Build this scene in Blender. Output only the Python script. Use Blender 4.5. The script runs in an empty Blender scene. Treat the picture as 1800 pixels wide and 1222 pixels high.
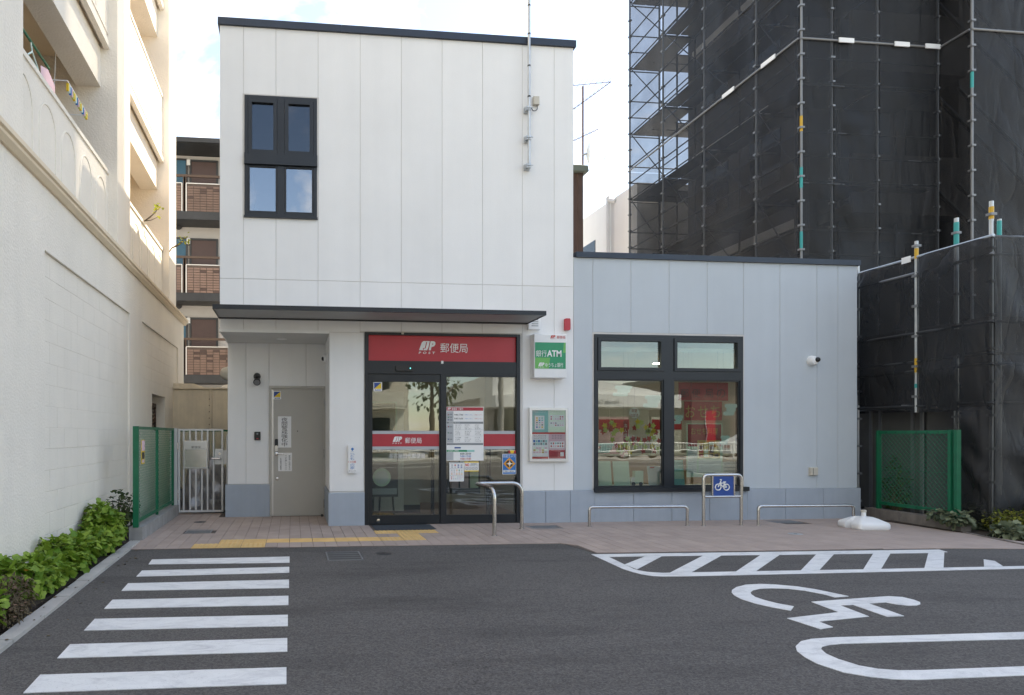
import bpy, math, random
from mathutils import Vector, noise
random.seed(7)
R = math.radians
# ------------------------------------------------------------------ camera, sky, sun, exposure
scene = bpy.context.scene
COL = scene.collection
FP, CXP, VPX, HZ, CAMH = 1150.0, 637.0, 515.0, 764.0, 1.4      # focal length and principal point in photo pixels
TH = math.atan((CXP - VPX) / FP); SN, CS = math.sin(TH), math.cos(TH)
cd = bpy.data.cameras.new('camera'); cam = bpy.data.objects.new('camera', cd); COL.objects.link(cam)
cam.location = (0, 0, CAMH); cam.rotation_euler = (R(90), 0, -TH)
cd.sensor_width = 36; cd.lens = 36 * FP / 1800; cd.shift_x = (900 - CXP) / 1800; cd.shift_y = (HZ - 611) / 1800
cd.clip_end = 2000; scene.camera = cam
SUN_AZ, SUN_EL = R(58), R(54.5)        # azimuth from +Y (behind the post office) towards +X
w = bpy.data.worlds.new('World'); scene.world = w; w.use_nodes = True
nt = w.node_tree; N, L = nt.nodes, nt.links
bg = N['Background']; bg.inputs['Strength'].default_value = 0.15
sky = N.new('ShaderNodeTexSky'); sky.sky_type = 'NISHITA'; sky.sun_disc = False
sky.sun_elevation = SUN_EL; sky.sun_rotation = SUN_AZ; sky.dust_density = 0.45; sky.air_density = 1.0
tc = N.new('ShaderNodeTexCoord')
sep = N.new('ShaderNodeSeparateXYZ'); L.new(tc.outputs['Generated'], sep.inputs[0])
zz = N.new('ShaderNodeMath'); zz.operation = 'MAXIMUM'; L.new(sep.outputs['Z'], zz.inputs[0]); zz.inputs[1].default_value = 0.0
za = N.new('ShaderNodeMath'); za.operation = 'ADD'; L.new(zz.outputs[0], za.inputs[0]); za.inputs[1].default_value = 0.22
dv = N.new('ShaderNodeVectorMath'); dv.operation = 'DIVIDE'; L.new(tc.outputs['Generated'], dv.inputs[0])
cmb = N.new('ShaderNodeCombineXYZ')
for i in range(3): L.new(za.outputs[0], cmb.inputs[i])
L.new(cmb.outputs[0], dv.inputs[1])
cl = N.new('ShaderNodeTexNoise'); cl.inputs['Scale'].default_value = 2.1; cl.inputs['Detail'].default_value = 7; cl.inputs['Roughness'].default_value = 0.62
cl.inputs['Distortion'].default_value = 0.35
L.new(dv.outputs[0], cl.inputs['Vector'])
cr = N.new('ShaderNodeValToRGB'); cr.color_ramp.elements[0].position = 0.50; cr.color_ramp.elements[1].position = 0.74
cr.color_ramp.elements[0].color = (0, 0, 0, 1); cr.color_ramp.elements[1].color = (0.9, 0.9, 0.9, 1)
L.new(cl.outputs['Fac'], cr.inputs[0])
mx = N.new('ShaderNodeMix'); mx.data_type = 'RGBA'
L.new(cr.outputs[0], mx.inputs['Factor']); L.new(sky.outputs[0], mx.inputs['A']); mx.inputs['B'].default_value = (6.6, 6.45, 6.3, 1)
L.new(mx.outputs['Result'], bg.inputs['Color'])
sd = bpy.data.lights.new('sun', 'SUN'); sd.energy = 4.5; sd.angle = R(0.5); sd.color = (1, 0.95, 0.87)
so = bpy.data.objects.new('sun', sd); COL.objects.link(so)
sv = Vector((math.sin(SUN_AZ) * math.cos(SUN_EL), math.cos(SUN_AZ) * math.cos(SUN_EL), math.sin(SUN_EL)))
so.rotation_euler = sv.to_track_quat('Z', 'Y').to_euler(); so.location = (0, 0, 60)
vs = scene.view_settings; vs.view_transform = 'Standard'; vs.look = 'None'; vs.gamma = 1; vs.use_curve_mapping = False; vs.exposure = 1.53
vs.use_white_balance = True; vs.white_balance_temperature = 7700; vs.white_balance_tint = 10
scene.cycles.transparent_max_bounces = 24

# ------------------------------------------------------------------ photo pixel -> place (a pixel gives only a direction)
def ray(u, v):
    x = (u - CXP) / FP; z = (HZ - v) / FP
    return SN + x * CS, CS - x * SN, z
def PY(u, v, Y):
    d = ray(u, v); k = Y / d[1]; return Vector((d[0] * k, Y, CAMH + d[2] * k))
def PX(u, v, X):
    d = ray(u, v); k = X / d[0]; return Vector((X, d[1] * k, CAMH + d[2] * k))
def GR(u, v, z=0.0):
    d = ray(u, v); k = (z - CAMH) / d[2]; return Vector((d[0] * k, d[1] * k, z))

# ------------------------------------------------------------------ materials
def mat(name, col, rough=0.6, metal=0.0, var=0.08, vscale=2.5, bump=0.0, bscale=80.0, rnd=0.0, spec=0.5, streak=0.0, emit=None, stretch=None):
    m = bpy.data.materials.new(name); m.use_nodes = True
    nt = m.node_tree; N, L = nt.nodes, nt.links; b = N['Principled BSDF']
    b.inputs['Roughness'].default_value = rough; b.inputs['Metallic'].default_value = metal
    b.inputs['Specular IOR Level'].default_value = spec
    geo = N.new('ShaderNodeNewGeometry')
    rgb = N.new('ShaderNodeRGB'); rgb.outputs[0].default_value = (*col, 1); out = rgb.outputs[0]
    def noisefac(scale, detail, lo, hi, vec=None, rough_=0.6):
        t = N.new('ShaderNodeTexNoise'); t.inputs['Scale'].default_value = scale; t.inputs['Detail'].default_value = detail; t.inputs['Roughness'].default_value = rough_
        L.new(vec or geo.outputs['Position'], t.inputs['Vector'])
        r = N.new('ShaderNodeMapRange'); r.inputs['From Min'].default_value = 0.3; r.inputs['From Max'].default_value = 0.7
        r.inputs['To Min'].default_value = lo; r.inputs['To Max'].default_value = hi; L.new(t.outputs['Fac'], r.inputs['Value'])
        return r.outputs[0]
    def mul(a, fac):
        x = N.new('ShaderNodeVectorMath'); x.operation = 'SCALE'; L.new(a, x.inputs[0]); L.new(fac, x.inputs['Scale']); return x.outputs[0]
    if var: out = mul(out, noisefac(vscale, 5, 1 - var, 1 + var))
    if streak:
        mp = N.new('ShaderNodeMapping'); mp.inputs['Scale'].default_value = stretch or (9, 9, 0.5); L.new(geo.outputs['Position'], mp.inputs['Vector'])
        out = mul(out, noisefac(1.0, 4, 1 - streak, 1 + streak * 0.4, mp.outputs[0]))
    if rnd:
        oi = N.new('ShaderNodeObjectInfo'); r = N.new('ShaderNodeMapRange')
        r.inputs['To Min'].default_value = 1 - rnd; r.inputs['To Max'].default_value = 1 + rnd; L.new(oi.outputs['Random'], r.inputs['Value']); out = mul(out, r.outputs[0])
    L.new(out, b.inputs['Base Color'])
    if bump:
        t = N.new('ShaderNodeTexNoise'); t.inputs['Scale'].default_value = bscale; t.inputs['Detail'].default_value = 4
        L.new(geo.outputs['Position'], t.inputs['Vector'])
        bp = N.new('ShaderNodeBump'); bp.inputs['Strength'].default_value = 0.6; bp.inputs['Distance'].default_value = bump
        L.new(t.outputs['Fac'], bp.inputs['Height']); L.new(bp.outputs[0], b.inputs['Normal'])
    if emit: b.inputs['Emission Color'].default_value = (*col, 1); b.inputs['Emission Strength'].default_value = emit
    return m
def glass(name, refl, tint):
    m = bpy.data.materials.new(name); m.use_nodes = True; nt = m.node_tree; N, L = nt.nodes, nt.links; N.remove(N['Principled BSDF'])
    tr = N.new('ShaderNodeBsdfTransparent'); tr.inputs[0].default_value = (*tint, 1)
    gl = N.new('ShaderNodeBsdfGlossy'); gl.inputs['Roughness'].default_value = 0.0; gl.inputs['Color'].default_value = (0.95, 0.97, 1, 1)
    fr = N.new('ShaderNodeFresnel'); fr.inputs['IOR'].default_value = 1.5
    ad = N.new('ShaderNodeMath'); ad.operation = 'ADD'; ad.use_clamp = True; ad.inputs[1].default_value = refl; L.new(fr.outputs[0], ad.inputs[0])
    geo = N.new('ShaderNodeNewGeometry'); t = N.new('ShaderNodeTexNoise'); t.inputs['Scale'].default_value = 1.6; L.new(geo.outputs['Position'], t.inputs['Vector'])
    bp = N.new('ShaderNodeBump'); bp.inputs['Strength'].default_value = 0.05; bp.inputs['Distance'].default_value = 0.02; L.new(t.outputs['Fac'], bp.inputs['Height']); L.new(bp.outputs[0], gl.inputs['Normal'])
    mxs = N.new('ShaderNodeMixShader'); L.new(ad.outputs[0], mxs.inputs[0]); L.new(tr.outputs[0], mxs.inputs[1]); L.new(gl.outputs[0], mxs.inputs[2])
    L.new(mxs.outputs[0], N['Material Output'].inputs[0]); return m
def netmat(name, col, opac):
    m = mat(name, col, 0.62, 0, 0.25, 1.2, 0.02, 7.0); nt = m.node_tree; N, L = nt.nodes, nt.links
    tr = N.new('ShaderNodeBsdfTransparent'); mxs = N.new('ShaderNodeMixShader'); mxs.inputs[0].default_value = opac
    geo = N.new('ShaderNodeNewGeometry'); t = N.new('ShaderNodeTexNoise'); t.inputs['Scale'].default_value = 1.7; t.inputs['Detail'].default_value = 5; L.new(geo.outputs['Position'], t.inputs['Vector'])
    r = N.new('ShaderNodeMapRange'); r.inputs['To Min'].default_value = opac - 0.12; r.inputs['To Max'].default_value = opac + 0.12; L.new(t.outputs['Fac'], r.inputs['Value']); L.new(r.outputs[0], mxs.inputs[0])
    # creases pulled diagonally between the ties
    mp = N.new('ShaderNodeMapping'); mp.inputs['Rotation'].default_value = (0.55, 0.6, 0.2); mp.inputs['Scale'].default_value = (2.6, 2.6, 0.8); L.new(geo.outputs['Position'], mp.inputs['Vector'])
    t2 = N.new('ShaderNodeTexNoise'); t2.inputs['Scale'].default_value = 1.0; t2.inputs['Detail'].default_value = 3; t2.inputs['Distortion'].default_value = 0.6; L.new(mp.outputs[0], t2.inputs['Vector'])
    s1 = N.new('ShaderNodeMath'); s1.operation = 'SUBTRACT'; s1.inputs[1].default_value = 0.5; L.new(t2.outputs['Fac'], s1.inputs[0])
    ab = N.new('ShaderNodeMath'); ab.operation = 'ABSOLUTE'; L.new(s1.outputs[0], ab.inputs[0])
    pw = N.new('ShaderNodeMath'); pw.operation = 'POWER'; pw.inputs[1].default_value = 0.5; L.new(ab.outputs[0], pw.inputs[0])
    bp = N.new('ShaderNodeBump'); bp.inputs['Strength'].default_value = 0.7; bp.inputs['Distance'].default_value = 0.07; L.new(pw.outputs[0], bp.inputs['Height']); L.new(bp.outputs[0], N['Principled BSDF'].inputs['Normal'])
    L.new(tr.outputs[0], mxs.inputs[1]); L.new(N['Principled BSDF'].outputs[0], mxs.inputs[2]); L.new(mxs.outputs[0], N['Material Output'].inputs[0]); return m
def leafmat(name, c1, c2, trans=0.25):
    m = bpy.data.materials.new(name); m.use_nodes = True; nt = m.node_tree; N, L = nt.nodes, nt.links; b = N['Principled BSDF']
    geo = N.new('ShaderNodeNewGeometry'); t = N.new('ShaderNodeTexWhiteNoise'); t.noise_dimensions = '1D'; L.new(geo.outputs['Random Per Island'], t.inputs['W'])
    mxc = N.new('ShaderNodeMix'); mxc.data_type = 'RGBA'; mxc.inputs['A'].default_value = (*c1, 1); mxc.inputs['B'].default_value = (*c2, 1)
    L.new(geo.outputs['Random Per Island'], mxc.inputs['Factor']); L.new(mxc.outputs['Result'], b.inputs['Base Color'])
    b.inputs['Roughness'].default_value = 0.5; b.inputs['Specular IOR Level'].default_value = 0.35
    tl = N.new('ShaderNodeBsdfTranslucent'); L.new(mxc.outputs['Result'], tl.inputs['Color'])
    mxs = N.new('ShaderNodeMixShader'); mxs.inputs[0].default_value = trans; L.new(b.outputs[0], mxs.inputs[1]); L.new(tl.outputs[0], mxs.inputs[2])
    L.new(mxs.outputs[0], N['Material Output'].inputs[0]); return m

K = {}
K['white_panel'] = mat('white_panel', (0.785, 0.78, 0.765), 0.75, var=0.025, vscale=1.2, bump=0.0025, bscale=90, rnd=0.015, streak=0.022, stretch=(5, 5, 0.3))
K['grey_panel'] = mat('grey_panel', (0.485, 0.53, 0.565), 0.75, var=0.03, vscale=1.2, bump=0.0025, bscale=90, rnd=0.015, streak=0.022, stretch=(5, 5, 0.3))
K['plinth'] = mat('plinth', (0.35, 0.395, 0.45), 0.7, var=0.05, vscale=3, bump=0.002, bscale=110, streak=0.05)
K['joint'] = mat('joint_sealant', (0.57, 0.55, 0.52), 0.8)
K['navy'] = mat('navy_coping', (0.028, 0.038, 0.055), 0.4, 0.3, var=0.1)
K['frame'] = mat('dark_window_frame', (0.014, 0.018, 0.023), 0.38, 0.2, var=0.1)
K['black'] = mat('black_plastic', (0.012, 0.012, 0.013), 0.4)
K['soffit'] = mat('soffit_board', (0.60, 0.59, 0.57), 0.75, var=0.04)
K['canopy_under'] = mat('canopy_underside', (0.36, 0.36, 0.36), 0.5, 0.2)
K['alu'] = mat('aluminium', (0.62, 0.62, 0.61), 0.35, 0.7, var=0.05)
K['steel'] = mat('stainless_steel', (0.56, 0.55, 0.53), 0.24, 1.0, var=0.08, vscale=8)
K['galv'] = mat('galvanised_steel', (0.52, 0.54, 0.55), 0.42, 0.75, var=0.12, vscale=6)
K['beige_door'] = mat('beige_steel_door', (0.43, 0.41, 0.37), 0.5, var=0.03)
K['beige'] = mat('beige_plastic', (0.55, 0.51, 0.43), 0.5)
K['white'] = mat('white_plastic', (0.78, 0.78, 0.77), 0.45, var=0.04)
K['paper'] = mat('white_paper', (0.80, 0.80, 0.79), 0.7, var=0.03)
K['red'] = mat('sign_red', (0.47, 0.022, 0.035), 0.35, var=0.05)
K['redsticker'] = mat('red_film', (0.42, 0.03, 0.045), 0.4)
K['greyfilm'] = mat('grey_film', (0.42, 0.44, 0.46), 0.5)
K['green_sign'] = mat('sign_green', (0.0, 0.27, 0.12), 0.35)
K['lime_sign'] = mat('sign_lime', (0.12, 0.42, 0.10), 0.35)
K['blue'] = mat('sign_blue', (0.006, 0.055, 0.26), 0.4)
K['skyblue'] = mat('print_blue', (0.02, 0.17, 0.47), 0.5)
K['yellow'] = mat('print_yellow', (0.75, 0.52, 0.03), 0.5)
K['orange'] = mat('print_orange', (0.75, 0.32, 0.03), 0.5)
K['ink'] = mat('black_ink', (0.03, 0.03, 0.035), 0.6)
K['inkgrey'] = mat('grey_ink', (0.22, 0.24, 0.25), 0.6)
K['redink'] = mat('red_ink', (0.55, 0.06, 0.05), 0.6)
K['palegreen'] = mat('pale_green_card', (0.70, 0.83, 0.66), 0.6)
K['mint'] = mat('mint_film', (0.62, 0.78, 0.72), 0.5)
K['pink'] = mat('pink_print', (0.72, 0.50, 0.55), 0.6)
K['teal'] = mat('teal_print', (0.27, 0.56, 0.52), 0.6)
K['leafcard'] = mat('yellow_green_card', (0.55, 0.58, 0.16), 0.6)
K['gold'] = mat('gold_ink', (0.55, 0.40, 0.12), 0.5)
K['asphalt'] = None
K['pave'] = mat('pink_brown_paver', (0.405, 0.32, 0.275), 0.85, var=0.09, vscale=3.5, bump=0.002, bscale=160, rnd=0.07, streak=0.06, stretch=(1.2, 1.2, 1.2))
K['grout'] = mat('paver_bed', (0.11, 0.09, 0.08), 0.95)
K['tactile'] = mat('yellow_tactile', (0.70, 0.47, 0.20), 0.75, var=0.09, vscale=5, rnd=0.05)
K['concrete'] = mat('concrete', (0.34, 0.33, 0.315), 0.9, var=0.14, vscale=5, bump=0.003, bscale=60, streak=0.12)
K['kerb'] = mat('kerb_concrete', (0.45, 0.43, 0.40), 0.9, var=0.12, vscale=4, bump=0.003, bscale=90, rnd=0.06)
K['oldconcrete'] = mat('stained_concrete', (0.20, 0.175, 0.155), 0.9, var=0.3, vscale=4, bump=0.003, bscale=60, streak=0.2)
K['soil'] = mat('soil', (0.045, 0.032, 0.022), 0.95, var=0.3, vscale=14, bump=0.02, bscale=25)
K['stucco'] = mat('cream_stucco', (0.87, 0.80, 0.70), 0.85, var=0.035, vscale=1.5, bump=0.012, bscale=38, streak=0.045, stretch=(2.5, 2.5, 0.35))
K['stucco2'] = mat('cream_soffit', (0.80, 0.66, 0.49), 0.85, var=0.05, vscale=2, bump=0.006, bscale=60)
K['blockpaint'] = mat('painted_block', (0.865, 0.795, 0.695), 0.85, var=0.03, vscale=2, bump=0.007, bscale=45, streak=0.04, stretch=(2.5, 2.5, 0.35))
K['green'] = mat('green_fence_paint', (0.0, 0.135, 0.062), 0.4, var=0.12, vscale=8)
K['gatepaint'] = mat('grey_gate_paint', (0.62, 0.62, 0.61), 0.4, 0.1, var=0.05)
K['tank'] = mat('cream_tank', (0.78, 0.68, 0.52), 0.6, var=0.1, vscale=3, streak=0.1)
K['tarp'] = mat('silver_tarp', (0.36, 0.36, 0.37), 0.32, 0.55, var=0.2, vscale=5, bump=0.02, bscale=14)
K['brick'] = [mat('tile_brick_a', (0.235, 0.15, 0.115), 0.7, var=0.1, rnd=0.16), mat('tile_brick_b', (0.10, 0.062, 0.05), 0.7, var=0.1, rnd=0.12)]
K['mortar'] = mat('tile_mortar', (0.12, 0.09, 0.075), 0.9)
K['aptwall'] = mat('apartment_wall', (0.52, 0.50, 0.48), 0.85, var=0.05)
K['darkmetal'] = mat('dark_steel', (0.045, 0.047, 0.05), 0.5, 0.3, var=0.15)
K['brownrail'] = mat('brown_rail', (0.10, 0.06, 0.04), 0.5)
K['bluedoor'] = mat('blue_door', (0.03, 0.12, 0.19), 0.5)
K['browndoor'] = mat('brown_door', (0.085, 0.05, 0.045), 0.55)
K['net'] = netmat('black_mesh_net', (0.011, 0.0115, 0.013), 0.72)
K['net_dense'] = netmat('dense_mesh_net', (0.010, 0.0105, 0.012), 0.84)
K['net_open'] = netmat('open_mesh_net', (0.012, 0.013, 0.016), 0.60)
K['net_thin'] = netmat('thin_mesh_net', (0.02, 0.021, 0.025), 0.36)
K['bldg_dark'] = mat('brown_grey_tower', (0.05, 0.045, 0.042), 0.8, var=0.15)
K['bldg_glass'] = mat('dark_pane', (0.02, 0.022, 0.026), 0.1)
K['tealtape'] = mat('teal_tape', (0.02, 0.33, 0.31), 0.5)
K['yellowtape'] = mat('yellow_tape', (0.62, 0.36, 0.03), 0.5)
K['hoard'] = mat('hoarding_panel', (0.13, 0.125, 0.12), 0.6, 0.2, var=0.15)
K['polygrey'] = mat('hoarding_post', (0.22, 0.225, 0.23), 0.5, 0.4)
K['roofgreen'] = mat('green_shingle', (0.20, 0.23, 0.19), 0.8, rnd=0.15)
K['rust'] = mat('rusty_steel', (0.26, 0.16, 0.12), 0.7, 0.4, var=0.3, vscale=9)
K['bark'] = mat('stem_bark', (0.10, 0.075, 0.045), 0.9)
K['leaf'] = leafmat('mallow_leaf', (0.10, 0.21, 0.02), (0.31, 0.43, 0.06))
K['leafdark'] = leafmat('dark_leaf', (0.035, 0.06, 0.018), (0.08, 0.11, 0.03))
K['leafdry'] = leafmat('dry_leaf', (0.09, 0.07, 0.035), (0.17, 0.12, 0.07))
K['leafgold'] = leafmat('gold_leaf', (0.08, 0.12, 0.02), (0.30, 0.29, 0.04))
K['leafivy'] = leafmat('ivy_leaf', (0.06, 0.09, 0.055), (0.30, 0.33, 0.20))
K['leaflime'] = leafmat('lime_leaf', (0.25, 0.30, 0.03), (0.42, 0.40, 0.06), 0.4)
K['leaftree'] = leafmat('tree_leaf', (0.05, 0.09, 0.02), (0.13, 0.17, 0.03))
K['rubber'] = mat('rubber', (0.02, 0.02, 0.02), 0.8)
K['mat_dark'] = mat('entrance_mat', (0.045, 0.055, 0.065), 0.9, bump=0.004, bscale=120)
K['intwall'] = mat('interior_wall', (0.52, 0.50, 0.46), 0.8, var=0.03)
K['intfloor'] = mat('interior_floor', (0.26, 0.17, 0.13), 0.5, var=0.1)
K['wood'] = mat('pale_wood', (0.45, 0.31, 0.17), 0.5, var=0.15)
K['lamp'] = mat('lamp_tube', (1.0, 0.95, 0.85), 0.5, var=0, emit=38.0)
K['led'] = mat('cyan_led', (0.1, 0.9, 1.0), 0.5, var=0, emit=2.0)
K['carwhite'] = mat('white_car_paint', (0.75, 0.75, 0.76), 0.15, var=0.0)
K['cardark'] = mat('dark_car_paint', (0.03, 0.035, 0.05), 0.15, 0.2, var=0.0)
K['cream_block'] = mat('cream_block', (0.62, 0.58, 0.49), 0.85, var=0.06, streak=0.06)
K['glass'] = glass('shop_glass', 0.055, (0.80, 0.86, 0.83))
K['clear'] = glass('clear_cover', -0.02, (0.97, 0.98, 0.98))
K['glass2'] = glass('reflective_glass', 0.24, (0.45, 0.5, 0.55))
K['glass3'] = glass('low_reflect_glass', 0.05, (0.35, 0.42, 0.5))  # darker tint and weaker mirroring; the panes stand upright
K['wire'] = mat('green_pvc_wire', (0.0, 0.19, 0.10), 0.45)

def asphalt():
    m = mat('asphalt', (0.090, 0.083, 0.078), 0.9, var=0.13, vscale=0.55, bump=0.006, bscale=130)
    nt = m.node_tree; N, L = nt.nodes, nt.links; b = N['Principled BSDF']; src = b.inputs['Base Color'].links[0].from_socket
    geo = N.new('ShaderNodeNewGeometry')
    v = N.new('ShaderNodeTexVoronoi'); v.inputs['Scale'].default_value = 95; L.new(geo.outputs['Position'], v.inputs['Vector'])
    r = N.new('ShaderNodeMapRange'); r.inputs['From Min'].default_value = 0; r.inputs['From Max'].default_value = 1; r.inputs['To Min'].default_value = 0.62; r.inputs['To Max'].default_value = 1.42
    s3 = N.new('ShaderNodeSeparateColor'); L.new(v.outputs['Color'], s3.inputs[0]); L.new(s3.outputs[0], r.inputs['Value'])
    a = N.new('ShaderNodeVectorMath'); a.operation = 'SCALE'; L.new(src, a.inputs[0]); L.new(r.outputs[0], a.inputs['Scale'])
    # pale worn grit and a few dark stains
    t = N.new('ShaderNodeTexNoise'); t.inputs['Scale'].default_value = 260; t.inputs['Detail'].default_value = 1; L.new(geo.outputs['Position'], t.inputs['Vector'])
    g = N.new('ShaderNodeMapRange'); g.inputs['From Min'].default_value = 0.64; g.inputs['From Max'].default_value = 0.72; g.inputs['To Min'].default_value = 0; g.inputs['To Max'].default_value = 0.55; L.new(t.outputs['Fac'], g.inputs['Value'])
    mi = N.new('ShaderNodeMix'); mi.data_type = 'RGBA'; mi.inputs['B'].default_value = (0.24, 0.22, 0.21, 1); L.new(g.outputs[0], mi.inputs['Factor']); L.new(a.outputs[0], mi.inputs['A'])
    mp = N.new('ShaderNodeMapping'); mp.inputs['Scale'].default_value = (0.5, 2.2, 1); mp.inputs['Rotation'].default_value = (0, 0, 0.5); L.new(geo.outputs['Position'], mp.inputs['Vector'])
    t2 = N.new('ShaderNodeTexNoise'); t2.inputs['Scale'].default_value = 0.8; t2.inputs['Detail'].default_value = 6; t2.inputs['Roughness'].default_value = 0.7; L.new(mp.outputs[0], t2.inputs['Vector'])
    g2 = N.new('ShaderNodeMapRange'); g2.inputs['From Min'].default_value = 0.5; g2.inputs['From Max'].default_value = 0.75; g2.inputs['To Min'].default_value = 1.04; g2.inputs['To Max'].default_value = 0.58; L.new(t2.outputs['Fac'], g2.inputs['Value'])
    a2 = N.new('ShaderNodeVectorMath'); a2.operation = 'SCALE'; L.new(mi.outputs['Result'], a2.inputs[0]); L.new(g2.outputs[0], a2.inputs['Scale']); L.new(a2.outputs[0], b.inputs['Base Color'])
    return m
K['asphalt'] = asphalt()
def roadpaint():
    m = mat('road_paint', (0.74, 0.74, 0.73), 0.7, var=0.05, vscale=6, bump=0.003, bscale=130)
    nt = m.node_tree; N, L = nt.nodes, nt.links; b = N['Principled BSDF']; src = b.inputs['Base Color'].links[0].from_socket
    geo = N.new('ShaderNodeNewGeometry'); mp = N.new('ShaderNodeMapping'); mp.inputs['Scale'].default_value = (2.2, 5, 1); mp.inputs['Rotation'].default_value = (0, 0, 0.25); L.new(geo.outputs['Position'], mp.inputs['Vector'])
    t = N.new('ShaderNodeTexNoise'); t.inputs['Scale'].default_value = 1.5; t.inputs['Detail'].default_value = 8; t.inputs['Roughness'].default_value = 0.75; t.inputs['Distortion'].default_value = 0.8; L.new(mp.outputs[0], t.inputs['Vector'])
    r = N.new('ShaderNodeMapRange'); r.inputs['From Min'].default_value = 0.48; r.inputs['From Max'].default_value = 0.74; r.inputs['To Min'].default_value = 0; r.inputs['To Max'].default_value = 0.62; L.new(t.outputs['Fac'], r.inputs['Value'])
    t3 = N.new('ShaderNodeTexNoise'); t3.inputs['Scale'].default_value = 120; L.new(geo.outputs['Position'], t3.inputs['Vector'])
    r3 = N.new('ShaderNodeMapRange'); r3.inputs['From Min'].default_value = 0.66; r3.inputs['From Max'].default_value = 0.7; r3.inputs['To Max'].default_value = 0.55; L.new(t3.outputs['Fac'], r3.inputs['Value'])
    mxm = N.new('ShaderNodeMath'); mxm.operation = 'MAXIMUM'; L.new(r.outputs[0], mxm.inputs[0]); L.new(r3.outputs[0], mxm.inputs[1])
    mi = N.new('ShaderNodeMix'); mi.data_type = 'RGBA'; mi.inputs['B'].default_value = (0.30, 0.30, 0.32, 1); L.new(mxm.outputs[0], mi.inputs['Factor']); L.new(src, mi.inputs['A']); L.new(mi.outputs['Result'], b.inputs['Base Color'])
    return m
K['paint'] = roadpaint()

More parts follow.
